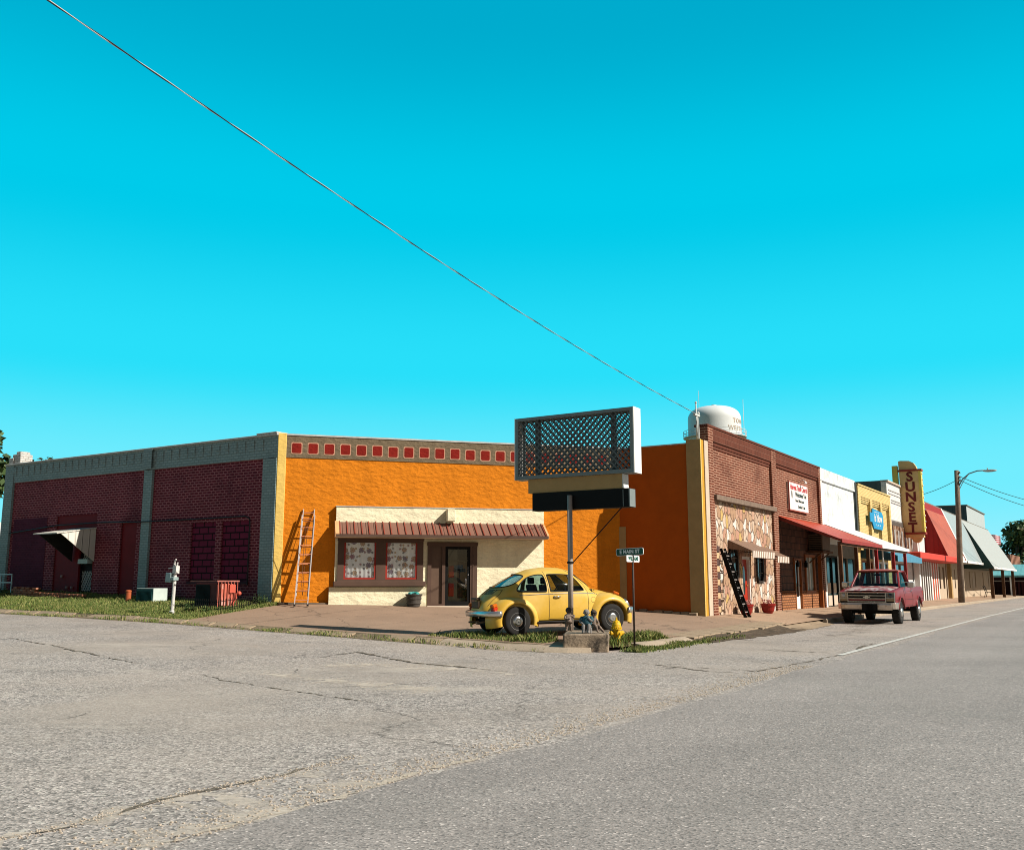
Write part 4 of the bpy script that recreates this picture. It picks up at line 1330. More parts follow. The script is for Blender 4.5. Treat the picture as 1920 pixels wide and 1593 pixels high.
g = G(FM); g.prism([(0, 3.38), (-1.75, 2.66), (-1.75, 2.42), (0, 2.6)], 'x', 22.2, 22.22); g.build('side_flap', paint('navy_flap', (.02, .06, .09), .8), aw3)
text('THE', .2, FM, (23.6, -1.785, 2.57), M_white, 'lettering', aw3, .004)
bs = thing('hanging_banner', 'blue shaped banner with white script on the yellow brick front', 'banner', FMu(25.2, -.2, 4.2))
g = G(FM); g.prism([(23.9, 4.55), (24.4, 4.55), (24.75, 4.22), (26.9, 4.22), (27.25, 4.5), (27.25, 5.0), (26.95, 5.2), (26.4, 5.22), (24.6, 5.30), (24.5, 5.05), (23.9, 5.05)], 'y', -.23, -.19)
g.build('cloth', paint('banner_blue', (.02, .28, .52), .7, var=.12), bs)
text('is Now', .62, FM, (25.9, -.235, 4.8), M_white, 'lettering', bs, .012, sx=1.1)
g = G(FM); g.box(24.85, 26.1, -.236, -.231, 5.12, 5.14); g.tube([(25.2 + k * .12, -.236, 4.42 + .05 * math.sin(k * 1.4)) for k in range(12)], .012, 4); g.build('flourish', M_white, bs)

# ---- tall white building
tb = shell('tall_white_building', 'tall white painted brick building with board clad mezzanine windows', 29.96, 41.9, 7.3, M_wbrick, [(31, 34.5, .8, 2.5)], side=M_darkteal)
g = G(FM); g.box(29.96, 41.9, -.1, .34, 7.22, 7.32); g.build('coping', M_pale, tb)
g = G(FM)
for z, a, b in ((6.75, 30.4, 40.5), (6.55, 30.4, 40.5), (6.2, 31.0, 40), (6.05, 31, 40), (5.0, 30.4, 41)): g.box(a, b, -.035, 0, z, z + .05)
g.build('string_course', paint('grey_shadow_line', (.42, .42, .41), .8), tb)
g = G(FM); g.box(30.5, 41.0, -.05, 0, 4.72, 4.95); g.build('lintel', paint('dark_lintel', (.09, .075, .065), .8), tb)
g = G(FM)
rb = random.Random(11)
u = 30.6
while u < 38.6:
    w = rb.uniform(.18, .34)
    g.box(u, u + w - .02, -.08 - rb.uniform(0, .03), 0, 3.15, 4.7)
    u += w
g.build('boarding', M_wood, tb)
g = G(FM)
for k in range(7):
    g.box(30.75 + k * 1.12, 31.15 + k * 1.12, -.13, -.115, 3.3, 4.45)
g.build('board_window', paint('board_window_grey', (.34, .33, .31), .5, var=.4, scale=4), tb)
g = G(FM); g.box(30.0, 30.5, -.06, 0, 2.4, 5.0); g.build('pier', M_white, tb)
g = G(FM); g.tube([(35.2, -.08, 7.1), (35.1, -.08, 6.0), (35.25, -.08, 5.0), (35.1, -.08, 4.0)], .05, 6); g.build('downpipe', M_dark, tb)
g = G(FM); g.wall(31, 34.5, .8, 2.5, 0, .1, [(31.1, 32.6, .9, 2.4), (32.8, 34.4, .9, 2.4)]); f_ = g.build('shop_window', M_greytrim, tb)
g = G(FM); g.box(31.1, 34.4, .06, .08, .9, 2.4); g.build('pane', M_glassdark, f_)
g = G(FM); g.box(36.6, 37.0, -.4, -.1, .2, 4.0); g.build('white_column', M_white, tb)
for k in range(6):
    g = G(FM); g.box(37.5 + k * .85, 37.8 + k * .85, -.3, 0, .15, 2.9); g.build('pilaster', M_white, tb)
g = G(FM); g.box(37.3, 42, -.02, -.003, .15, 2.9); g.build('shopfront', M_dark, tb)
g = G(FM); g.box(30.4, 47.3, -1.55, 0, 2.72, 3.12); g.build('box_awning', M_redfab, tb, bevel=.04)

# ---- vertical theatre sign
st_ = thing('theatre_sign', 'tall yellow vertical sign reading SUNSET on the white building', 'sign', FMu(34.2, 0, 4))
FT = FMu(34.2) @ Matrix.Rotation(RAD(-90), 4, 'Z')       # x outwards from the wall (-v), y = +u
M_sy, M_sr = paint('sign_mustard', (.78, .52, .21), .6, var=.12, scale=3), paint('sign_maroon', (.16, .018, .014), .6)
M_sl = paint('sign_bright_yellow', (.74, .58, .12), .5, var=.1)
g = G(FT); g.box(.0, 1.12, 0, .45, 4.42, 8.2); g.build('cabinet', M_sy, st_)
g = G(FT); g.box(1.12, 1.27, -.02, .47, 4.42, 8.2); g.build('edge_panel', M_sl, st_)
for z in (8.2, 4.3):
    g = G(FT); g.box(-.06, 1.32, -.06, .5, z, z + .12); g.build('trim', paint('sign_red_trim', (.34, .05, .03), .5), st_)
g = G(FT); g.prism([(-.02, 8.32), (1.05, 8.32), (1.0, 8.5), (.86, 8.72), (.62, 8.86), (.1, 8.9), (-.02, 8.86)], 'y', .05, .4); g.build('crest', M_sy, st_)
g = G(FT); g.box(-.42, -.10, .05, .4, 6.7, 8.6); g.build('wall_bracket', M_sl, st_)
g = G(FT); g.box(.15, 1.2, .02, .42, 4.1, 4.3); g.prism([(.42, 4.1), (1.08, 4.1), (1.04, 3.95), (.92, 3.82), (.75, 3.77), (.58, 3.84)], 'y', .08, .36); g.build('bottom_bracket', M_sy, st_)
for k, ch_ in enumerate('SUNSET'):
    text(ch_, .80, FT, (.60, -.012, 7.84 - .63 * k), M_sr, 'letter', st_, .026, .012, sx=1.05)
g = G(FT)
for k in range(10): g.lathe([(.03, 0), (.05, .03), (.05, .06), (.0, .09)], (1.27, .22, 4.7 + k * .37), 6, 'x')
g.build('bulb', M_white, st_)

# ---- mansard buildings
def mansard(name, label, u0, u1, za, ve, ze, roofmat, wallmat, holes, endmat, trim=None, depth=16):
    b = thing(name, label, 'building', FMu(u0))
    g = G(FM); g.wall(u0, u1, -.3, za, 0, .3, holes); g.build('front_wall', wallmat, b)
    g = G(FM); g.quad((u0, 0, za), (u1, 0, za), (u1, ve, ze), (u0, ve, ze)); r_ = g.build('mansard_roof', roofmat, b)
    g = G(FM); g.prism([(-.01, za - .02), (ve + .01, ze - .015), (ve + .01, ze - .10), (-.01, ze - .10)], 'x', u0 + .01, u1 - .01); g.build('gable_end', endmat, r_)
    g = G(FM); g.box(u0, u1, ve - .05, ve, ze - .14, ze + .03); g.build('eave_fascia', trim or M_white, r_)
    for a in (u0 + .005, u1 - .255):
        g = G(FM); g.box(a, a + .25, .3, depth, -.3, za - .05); g.build('side_wall', wallmat, b)
    g = G(FM); g.box(u0, u1, -.02, depth, za - .04, za + .03); g.build('roof', M_greytrim, b)
    g = G(FM); g.box(u0 + .26, u1 - .26, depth - .3, depth, -.3, za - .1); g.build('rear_wall', wallmat, b)
    return b


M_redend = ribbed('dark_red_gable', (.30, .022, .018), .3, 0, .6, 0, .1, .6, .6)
rm = mansard('red_mansard_building', 'low building under a steep red ribbed metal mansard', 42.0, 50.4, 6.95, -1.5, 2.95, M_redroof, M_beige, [(47.2, 47.9, .9, 2.5), (49.0, 49.9, .9, 2.5)], M_redend)
g = G(FM)
for k in range(4): g.box(42.6 + k * .95, 43.1 + k * .95, -.08, 0, .1, 2.85)
g.build('orange_panel', paint('orange_red_panel', (.62, .09, .03), .6), rm)
g = G(FM)
for k in range(5): g.box(42.2 + k * .95, 42.5 + k * .95, -.12, 0, .1, 2.85)
g.build('pilaster', M_white, rm)
g = G(FM); g.box(47.2, 47.9, .06, .1, .9, 2.5); g.box(49.0, 49.9, .06, .1, .9, 2.5); g.build('window', M_glassdark, rm)
g = G(FM); g.quad((50.4, .02, 7.0), (51.0, .02, 7.0), (51.0, -1.54, 2.96), (50.4, -1.54, 2.96)); g.build('white_verge', M_white, rm)
g = G(FM)
T = Matrix.Translation((49.3, -.98, 4.15)) @ Matrix.Rotation(RAD(0), 4, 'X')
g.prism([(0, 0), (-.52, -1.05), (-.52, -1.15), (.0, -1.15)], 'x', -.5, .5)
for i in range(len(g.v)): g.v[i] = T @ g.v[i]
g.build('dormer_flap', M_white, rm)
gm = mansard('grey_mansard_building', 'low beige building under a grey ribbed metal mansard', 51.0, 60.9, 6.9, -1.5, 2.95, M_greyroof, M_beige, [(55.0, 55.5, .9, 2.4), (57.5, 58, .9, 2.4)], M_greyroof)
g = G(FM); g.box(55, 55.5, .06, .1, .9, 2.4); g.box(57.5, 58, .06, .1, .9, 2.4); g.build('window', M_glassdark, gm)
g = G(FM); g.box(51.3, 51.9, -.25, 0, .05, 2.8); g.build('tan_pier', M_tanp, gm)
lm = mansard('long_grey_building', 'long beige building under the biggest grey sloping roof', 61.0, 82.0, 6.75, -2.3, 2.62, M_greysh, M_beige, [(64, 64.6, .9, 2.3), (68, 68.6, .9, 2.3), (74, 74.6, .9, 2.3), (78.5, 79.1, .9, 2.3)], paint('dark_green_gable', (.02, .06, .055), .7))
g = G(FM)
for a in (64, 68, 74, 78.5): g.box(a, a + .6, .06, .1, .9, 2.3)
g.build('window', M_glassdark, lm)
g = G(FM)
for u in (62.0, 71.5, 81.6): g.box(u - .12, u + .12, -2.1, -1.85, zwalk(u, -2) - .03, 2.6)
g.build('porch_post', M_woodpost, lm)
g = G(FM); g.box(66.0, 67.2, -.03, 0, .8, 2.2); g.build('notice_board', M_pale, lm)
mb = thing('metal_building', 'tall pale grey sheet metal building rising behind the sloping grey roof', 'building', FMu(83))
g = G(FM); g.box(77, 92.5, 1.3, 14, -.3, 9.02); g.build('body', ribbed('pale_grey_sheet', (.46, .50, .50), .8, 0, .5, 0, .06, .6, .7), mb)
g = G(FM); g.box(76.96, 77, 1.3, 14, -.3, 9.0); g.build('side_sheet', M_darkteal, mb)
g = G(FM); g.box(76.9, 92.6, 1.2, 14.1, 9.02, 9.12); g.build('roof', M_greytrim, mb)

# ---- far end of the street
pb = thing('teal_porch_building', 'small dark maroon building with a teal metal porch roof', 'building', FMu(88))
g = G(FM); g.box(91.5, 100, -6.5, 1.2, -.4, 2.6); g.build('body', paint('dark_maroon_wall', (.045, .014, .014), .8, var=.3), pb)
g = G(FM); g.quad((88, 1.0, 2.1), (92.5, .6, 3.35), (92.5, -7, 3.35), (88, -7, 2.1)); g.quad((92.5, .6, 3.35), (101, .6, 3.35), (101, -7, 3.35), (92.5, -7, 3.35)); g.quad((88, 1.0, 2.06), (92.5, .6, 3.3), (92.5, -7, 3.3), (88, -7, 2.06))
g.build('porch_roof', ribbed('teal_porch_metal', (.16, .40, .42), .55, 1, .35, 0, .08, .7, .6), pb)
g = G(FM); g.quad((88, -7, 2.1), (92.5, -7, 3.35), (101, -7, 3.35), (101, -9.5, 2.1)); g.quad((88, -7, 2.1), (101, -9.5, 2.1), (101, -9.5, 2.05), (88, -7, 2.05)); g.build('porch_hip', M_tealroof, pb)
g = G(FM); g.box(87.9, 88, -7, 1.0, 1.92, 2.12); g.build('eave_fascia', M_tealroof, pb)
for v in (.9, -1.2, -3.2, -5.2):
    g = G(FM); g.box(88.05, 88.2, v - .07, v + .07, -.4, 1.95); g.build('post', M_white, pb)
g = G(FM); g.box(88.08, 88.14, -7, .9, 1.45, 1.55); g.build('rail', M_greytrim, pb)
g = G(FM)
for k in range(14): g.box(90, 90.1, -1.2 - k * .36, -1.0 - k * .36, -.3, 1.4)
g.build('slatted_screen', paint('maroon_slat', (.09, .025, .025), .8), pb)
bb2 = thing('far_brick_building', 'distant reddish brick building with tall piers beyond the porch roof', 'building', FMu(113))
g = G(FM); g.box(112.5, 128, .9, 10, -.4, 4.95); g.build('body', bricks('far_brick', (.26, .10, .06), (.32, .13, .08), (.4, .3, .25), .3, .1, .02), bb2)
g = G(FM)
for k in range(8): g.box(112.6 + k * 1.9, 113.4 + k * 1.9, .6, .9, -.4, 5.0)
g.build('pier', paint('far_pier', (.42, .22, .15), .8), bb2)
g = G(FM)
for k in range(7): g.box(113.5 + k * 1.9, 114.4 + k * 1.9, .87, .91, .5, 4.3)
g.build('window', M_glassdark, bb2)

# ================================================================ vehicles
def carpaint(name, col, faded=None, dlo=.5, dhi=.62, rough=.28, dscale=1.6, coat=.5):
    n = N(name)
    c = n.coord('Object')
    k = n.mix(n.ramp(n.noise(c, 1.3, 6, .7), [(.3, 0.0), (.7, 1.0)]), sc3(col, .88), sc3(col, 1.08))
    if faded:
        k = n.mix(n.ramp(n.noise(n.coord('Object', (1, 1.6, 1)), dscale, 7, .6), [(dlo, 0.0), (dhi, 1.0)]), k, faded)
    k = n.mix(n.ramp(n.noise(c, 24, 4), [(.62, 0.0), (.75, .5)]), k, sc3(col, .5))
    n.bsdf.inputs['Coat Weight'].default_value = coat
    n.bsdf.inputs['Coat Roughness'].default_value = .12
    return n.done(k, rough, 0, .4)


M_bug = carpaint('yellow_car_paint', (.67, .405, .042), (.73, .49, .12), .48, .70, .48, 1.4, .15)
M_truck = carpaint('faded_red_paint', (.215, .014, .019), (.26, .028, .03), .5, .7, .42, 1.6, .12)
M_hood = carpaint('peeling_red_paint', (.29, .06, .06), (.50, .42, .40), .44, .56, .45, 1.7, .1)
M_roofred = carpaint('chalky_red_paint', (.33, .07, .05), (.40, .14, .10), .45, .6, .6, 2.0, 0)
M_chrome = paint('chrome', (.56, .56, .55), .26, .9, var=.15, scale=6, dirt=(.22, .15, .09), dscale=3, dlo=.6, dhi=.75)
M_chrome2 = paint('rusty_chrome', (.50, .44, .38), .3, .8, var=.2, dirt=(.26, .17, .10), dscale=1.6, dlo=.5, dhi=.62)
M_tyre = paint('tyre_rubber', (.022, .021, .02), .85, var=.25, scale=6)
M_rim = paint('grey_wheel_rim', (.20, .20, .195), .4, .6)
M_hub = paint('worn_hubcap', (.52, .53, .52), .25, 1.0, var=.1, scale=8)
M_under = paint('underbody', (.010, .010, .010), .9)
M_seat = paint('dark_seat', (.02, .028, .032), .8)
M_amber = paint('amber_lens', (.55, .12, .01), .2)
M_redlens = paint('red_lens', (.48, .035, .012), .25)
M_lens = paint('headlamp_lens', (.42, .45, .46), .08, spec=1.0)
M_rubber = paint('rubber_trim', (.013, .013, .013), .6)
M_carglass = glass('car_glass', (.50, .66, .68), .02, .03, .35)


def eval_mesh(objs, target):
    bpy.context.view_layer.update()
    dg = bpy.context.evaluated_depsgraph_get()
    me = bpy.data.meshes.new_from_object(target.evaluated_get(dg))
    for o in objs:
        bpy.data.objects.remove(o)
    return me


def poly_resample(poly, step=.04, closed=True):
    out = []
    P = list(poly) + ([poly[0]] if closed else [])
    for a, b in zip(P[:-1], P[1:]):
        n = max(1, int(math.hypot(b[0] - a[0], b[1] - a[1]) / step))
        out += [(a[0] + (b[0] - a[0]) * k / n, a[1] + (b[1] - a[1]) * k / n) for k in range(n)]
    if not closed: out.append(poly[-1])
    return out


def smooth_poly(poly, it=2):
    for _ in range(it):
        q = []
        for i in range(len(poly)):
            a, b = poly[i], poly[(i + 1) % len(poly)]
            q += [(a[0] * .75 + b[0] * .25, a[1] * .75 + b[1] * .25), (a[0] * .25 + b[0] * .75, a[1] * .25 + b[1] * .75)]
        poly = q
    return poly


class Skin:
    """projects outlines on to a body surface along an axis"""

    def __init__(s, verts, faces):
        s.bvh = BVHTree.FromPolygons(verts, faces)

    def hit(s, a, b, axis, sign, off):
        if axis == 'y': o, d = Vector((a, 3 * sign, b)), Vector((0, -sign, 0))
        else: o, d = Vector((3 * sign, a, b)), Vector((-sign, 0, 0))
        h = s.bvh.ray_cast(o, d)
        if h[0] is None: return None
        return h[0] - d * off

    def line(s, g, pts, axis, sign, r, off=.002, closed=True, n=5):
        P = [s.hit(a, b, axis, sign, off) for a, b in poly_resample(pts, .05, closed)]
        P = [p for p in P if p is not None]
        if closed: P.append(P[0])
        g.tube(P, r, n, not closed)

    def patch(s, g, poly, axis, sign, off, step=.07):
        bm = bmesh.new()
        vs = [bm.verts.new((a, 0, b)) for a, b in poly]
        bm.faces.new(vs)
        for k in (0, 2):
            lo, hi = min(p[k // 2] for p in poly), max(p[k // 2] for p in poly)
            t = lo + step
            while t < hi:
                co, no = [0, 0, 0], [0, 0, 0]; co[k] = t; no[k] = 1
                bmesh.ops.bisect_plane(bm, geom=bm.verts[:] + bm.edges[:] + bm.faces[:], plane_co=co, plane_no=no)
                t += step
        bmesh.ops.triangulate(bm, faces=bm.faces[:])
        bm.verts.index_update()
        pts = [s.hit(v.co.x, v.co.z, axis, sign, off) for v in bm.verts]
        ok = [f for f in bm.faces if all(pts[v.index] is not None for v in f.verts)]
        b = len(g.v)
        g.v += [p if p is not None else Vector((0, 0, 0)) for p in pts]
        for f in ok:
            g.f.append(tuple(b + v.index for v in f.verts)); g.m.append(0)
        bm.free()


def wheel(parent, F, c, r, w, rim_mat, hub_mat, side, hub=True, slots=0, name='wheel'):
    """tyre with rim and hub cap as its sub-parts; side = +1/-1 is the outward y"""
    cx, cy, cz = c
    o = side * w / 2
    g = G(F)
    g.lathe([(r * .60, -o), (r * .80, -o * 1.04), (r * .93, -o * .98), (r, -o * .7), (r, o * .7), (r * .93, o * .98), (r * .80, o * 1.04), (r * .60, o)], (cx, cy, cz), 32, 'y')
    if slots:
        for k in range(slots):
            a = 2 * math.pi * k / slots
            T = Matrix.Translation((cx, cy, cz)) @ Matrix.Rotation(a, 4, 'Y')
            g.box(-.02, .02, -w * .47, w * .47, r * .97, r * 1.015, T)
    t = g.build(name, M_tyre, parent, smooth=not slots)
    g = G(F)
    g.lathe([(r * .60, -o), (r * .62, o * .98), (r * .58, o * 1.02), (r * .50, o * .62), (r * .36, o * .60), (r * .30, o * .75), (0, o * .75)], (cx, cy, cz), 28, 'y')
    g.build('rim', rim_mat, t, smooth=True)
    if hub:
        g = G(F)
        g.lathe([(r * .40, o * .66), (r * .39, o * .95), (r * .33, o * 1.18), (r * .2, o * 1.34), (r * .17, o * 1.30), (r * .08, o * 1.36), (0, o * 1.38)], (cx, cy, cz), 24, 'y')
        g.build('hub_cap', hub_mat, t, smooth=True)
    g = G(F)
    for k in range(10):
        a = 2 * math.pi * k / 10
        g.lathe([(r * .055, o * .70), (r * .055, o * .66 + side * .012), (0, o * .66 + side * .012)], (cx + r * .485 * math.cos(a), cy, cz + r * .485 * math.sin(a)), 6, 'y')
    g.build('rim_hole', M_under, t)
    return t


# ---------------------------------------------------------------- the round yellow car
BH = Vector((2.29, 1.07, 0)).normalized()
bx = Vector((1.215, 22.02, .238))
pitchb = math.atan2(.043, 2.53)
FB = frame(bx, BH) @ Matrix.Rotation(-pitchb, 4, 'Y') @ Matrix.Translation((0, .68, .0)) @ Matrix.Diagonal((1.005, 1.005, 1.005, 1))
bug = thing('vintage_car', 'round yellow vintage car parked on the concrete forecourt', 'car', FB)


def bug_body():
    X = [-1.93, -1.91, -1.86, -1.78, -1.68, -1.56, -1.44, -1.32, -1.2, -1.08, -.96, -.84, -.72, -.6, -.48, -.36, -.24, -.12, 0, .12, .24, .36, .46, .56, .66, .76, .86, .93, 1.0, 1.12, 1.25, 1.38, 1.5, 1.62, 1.74, 1.84, 1.91, 1.95]
    zt = lambda x: float(np.interp(x, [-1.93, -1.9, -1.82, -1.65, -1.45, -1.2, -.95, -.6, -.25, .1, .36, .52, .66, .8, .92, 1.02, 1.3, 1.55, 1.75, 1.88, 1.95], [.56, .68, .82, .97, 1.10, 1.235, 1.345, 1.455, 1.50, 1.49, 1.43, 1.345, 1.22, 1.08, 1.005, .985, .935, .865, .77, .665, .54]))
    hb = lambda x: float(np.interp(x, [-1.93, -1.85, -1.6, -1.2, -.8, -.3, .3, .7, 1.0, 1.3, 1.6, 1.85, 1.95], [.28, .42, .55, .64, .70, .725, .72, .69, .61, .52, .42, .29, .16]))
    zb = lambda x: float(np.interp(x, [-1.93, -1.5, -1, 1, 1.6, 1.95], [.44, .36, .28, .28, .36, .46]))
    V, Fc = [], []
    M = 14
    for x in X:
        h, t, b = hb(x), zt(x), zb(x)
        zs = b + (t - b) * float(np.interp(x, [-1.9, -1.2, -.8, .5, 1.0, 1.9], [.12, .28, .34, .34, .42, .3]))
        nx = float(np.interp(x, [-1.9, -1.0, 0, .7, 1.1, 1.9], [2.1, 2.25, 2.4, 2.35, 2.3, 2.1]))
        half = [(0, b), (h * .5, b), (h * .86, b + .005), (h * .97, b + .04), (h, b + .11)]
        half += [(h, b + (zs - b) * .75)]
        for k in range(M + 1):
            a = math.pi / 2 * k / M
            half.append((h * math.cos(a) ** (2 / nx), zs + (t - zs) * math.sin(a) ** (2 / nx)))
        ring = half + [(-y, z) for y, z in half[-2:0:-1]]
        V += [Vector((x, y, z)) for y, z in ring]
    R = len(V) // len(X)
    for i in range(len(X) - 1):
        for k in range(R):
            k2 = (k + 1) % R
            Fc.append((i * R + k, (i + 1) * R + k, (i + 1) * R + k2, i * R + k2))
    Fc.append(tuple(range(R)))
    Fc.append(tuple((len(X) - 1) * R + k for k in range(R))[::-1])
    return V, Fc


BV, BF = bug_body()
skin = Skin(BV, BF)
qwin = smooth_poly([(-1.08, .955), (-.8, .95), (-.49, .945), (-.455, .955), (-.45, 1.1), (-.455, 1.31), (-.48, 1.33), (-.62, 1.33), (-.84, 1.27), (-1.02, 1.14), (-1.13, 1.01), (-1.13, .97)])
dwin = smooth_poly([(-.36, .955), (-.34, .945), (.2, .95), (.50, .955), (.52, .97), (.49, 1.02), (.36, 1.19), (.27, 1.29), (.22, 1.315), (-.05, 1.335), (-.34, 1.335), (-.365, 1.32), (-.37, 1.15)])
fwin = smooth_poly([(-.50, 1.05), (0, 1.04), (.50, 1.05), (.47, 1.30), (.38, 1.385), (0, 1.40), (-.38, 1.385), (-.47, 1.30)])
rwin = smooth_poly([(-.42, 1.06), (0, 1.05), (.42, 1.06), (.40, 1.24), (.30, 1.33), (0, 1.345), (-.30, 1.33), (-.40, 1.24)])
me = bpy.data.meshes.new('tmp'); me.from_pydata(BV, [], BF)
bm = bmesh.new(); bm.from_mesh(me); bmesh.ops.recalc_face_normals(bm, faces=bm.faces[:]); bm.to_mesh(me); bm.free()
to = bpy.data.objects.new('tmp', me); COL.objects.link(to)
so = to.modifiers.new('s', 'SOLIDIFY'); so.thickness = .02; so.offset = -1
cut = []
for pl, ax, a, b in ((qwin, 'y', -1, 1), (dwin, 'y', -1, 1), (fwin, 'x', .35, 1.2), (rwin, 'x', -1.65, -.75)):
    g = G(); g.prism(pl, ax, a, b)
    m2 = bpy.data.meshes.new('cut'); m2.from_pydata([tuple(p) for p in g.v], [], g.f)
    bm = bmesh.new(); bm.from_mesh(m2); bmesh.ops.recalc_face_normals(bm, faces=bm.faces[:]); bm.to_mesh(m2); bm.free()
    c = bpy.data.objects.new('cut', m2); COL.objects.link(c); cut.append(c)
    bo = to.modifiers.new('b', 'BOOLEAN'); bo.operation, bo.object, bo.solver = 'DIFFERENCE', c, 'EXACT'
me = eval_mesh(cut + [to], to)
me.transform(FB)
me.materials.clear(); me.materials.append(M_bug)
me.polygons.foreach_set('use_smooth', [True] * len(me.polygons))
body = finish('body', me, bug)
try:
    me.set_sharp_from_angle(angle=RAD(38))
except Exception:
    pass
for s in (-1, 1):
    gl = G(FB); skin.patch(gl, qwin, 'y', s, -.012); gl.build('quarter_window', M_carglass, bug, smooth=True)
    gl = G(FB); skin.patch(gl, dwin, 'y', s, -.012); gl.build('door_window', M_carglass, bug, smooth=True)
    p = [skin.hit(a, b, 'y', s, .0) for a, b in ((.19, .95), (.17, 1.31))]
    gl = G(FB); gl.bar(p[0], p[1], .022, .02); gl.build('vent_window_bar', M_rubber, bug)
gl = G(FB); skin.patch(gl, fwin, 'x', 1, -.012); gl.build('windscreen', M_carglass, bug, smooth=True)
gl = G(FB); skin.patch(gl, rwin, 'x', -1, -.012); gl.build('rear_window', M_carglass, bug, smooth=True)
gl = G(FB)
for s in (-1, 1):
    skin.line(gl, qwin, 'y', s, .014); skin.line(gl, dwin, 'y', s, .012)
skin.line(gl, fwin, 'x', 1, .016); skin.line(gl, rwin, 'x', -1, .016)
gl.build('window_seal', M_rubber, bug, smooth=True)
gl = G(FB)
dseam = [(-.41, 1.40), (-.41, .9), (-.42, .34), (.58, .34), (.62, .6), (.62, .92), (.52, 1.12), (.32, 1.34), (.18, 1.42)]
for s in (-1, 1):
    skin.line(gl, dseam, 'y', s, .006, .0, False)
    skin.line(gl, smooth_poly([(.70, .80), (.86, .80), (.86, .68), (.70, .68)]), 'y', s, .004, .0)
skin.line(gl, [(-.40, .66), (-.42, .9), (-.38, 1.0), (0, 1.02), (.38, 1.0), (.42, .9), (.40, .66)], 'x', -1, .006, 0, False)
skin.line(gl, [(-.44, .62), (-.52, .8), (-.5, .93), (0, .985), (.5, .93), (.52, .8), (.44, .62)], 'x', 1, .006, 0, False)
gl.build('panel_seam', M_rubber, bug)
gl = G(FB)
for s in (-1, 1): skin.line(gl, [(-1.1, .875), (-.6, .895), (.2, .90), (.75, .885), (.95, .86)], 'y', s, .009, .004, False)
gl.build('belt_moulding', M_chrome, bug)
gl = G(FB)
for s in (-1, 1):
    p = skin.hit(-.28, .83, 'y', s, .03); q = skin.hit(-.13, .83, 'y', s, .03)
    gl.tube([p, (p + q) / 2 + Vector((0, s * .012, 0)), q], .014, 6); gl.ball(p + Vector((0, -s * .02, 0)), .026, 8, 6)
gl.build('door_handle', M_chrome, bug, smooth=True)
gl = G(FB)
for k in range(2):
    for j in range(5):
        z = .905 + j * .022
        a = -.30 + k * .32
        skin.patch(gl, [(a, z), (a + .28, z), (a + .28, z + .012), (a, z + .012)], 'x', -1, .004, .1)
gl.build('engine_vent', M_rubber, bug)


def fender(xc, back):
    g = G(FB)
    prof = [(.385, .60), (.385, .745), (.40, .772), (.432, .776), (.478, .745), (.52, .68), (.55, .60), (.575, .48), (.58, .38)]
    for s in (-1, 1):
        rows = []
        for k in range(25):
            th = RAD(-14 + 208 * k / 24)
            f = math.cos(th)                       # +1 towards the front
            if back: gg = 1 + .13 * max(0, f) ** 2 + .10 * max(0, -f) ** 2 - .05 * math.sin(max(0, th)) ** 4
            else: gg = 1 + .20 * max(0, -f) ** 2 + .13 * max(0, f) ** 2
            row = []
            for i, (r, y) in enumerate(prof):
                rr = r if i < 3 else r + (r * gg - r) * min(1, (i - 2) / 4)
                yy = y if i < 3 else y - .05 * (max(0, -f) if not back else max(0, f)) ** 2 * (i - 2) / 5
                row.append((xc + rr * math.cos(th), s * yy, .315 + rr * math.sin(th)))
            rows.append(row)
        n = len(prof)
        g.add([p for r_ in rows for p in r_], [(i * n + k, (i + 1) * n + k, (i + 1) * n + k + 1, i * n + k + 1) for i in range(24) for k in range(n - 1)])
    return g.build('rear_fender' if back else 'front_fender', M_bug, bug, smooth=True)


fender(-1.215, True); fender(1.215, False)
g = G(FB)
for s in (-1, 1):
    g.box(-.74, .62, min(s * .60, s * .775), max(s * .60, s * .775), .255, .295)
g.build('running_board', M_rubber, bug, bevel=.015)
g = G(FB)
for s in (-1, 1): g.tube([(-.74, s * .778, .285), (.62, s * .778, .285)], .007, 6)
g.build('running_board_trim', M_rubber, bug)
for xc in (-1.215, 1.215):
    for s in (-1, 1):
        wheel(bug, FB, (xc, s * .675, .315), .318, .16, M_rim, M_hub, s)
g = G(FB); g.box(-1.7, 1.7, -.5, .5, .22, .36); g.box(-1.5, -.9, -.6, .6, .24, .5); g.build('underside', M_under, bug)
g = G(FB)
for y in (-.34, .34):
    g.box(-.28, .18, y - .22, y + .22, .42, .60); g.prism([(-.16, .55), (-.30, 1.10), (-.40, 1.10), (-.30, .55)], 'y', y - .21, y + .21); g.box(-.40, -.30, y - .11, y + .11, 1.11, 1.27)
g.prism([(-.75, .55), (-.95, 1.0), (-1.05, .98), (-.95, .5)], 'y', -.56, .56); g.box(-1.0, -.55, -.56, .56, .4, .62)
g.build('seat', M_seat, bug, bevel=.03, seg=2)
g = G(FB); g.box(-1.2, .8, -.66, .66, .33, .40); g.box(.62, .8, -.55, .55, .7, .98); g.build('cabin_floor', M_under, bug)
g = G(FB)
cs = [(.42 + .04 * math.sin(t) - .09 * math.cos(t) * .4, .33 + .19 * math.cos(t), .93 + .17 * math.sin(t)) for t in (2 * math.pi * k / 20 for k in range(21))]
g.tube(cs, .014, 6); g.build('steering_wheel', M_rubber, bug)


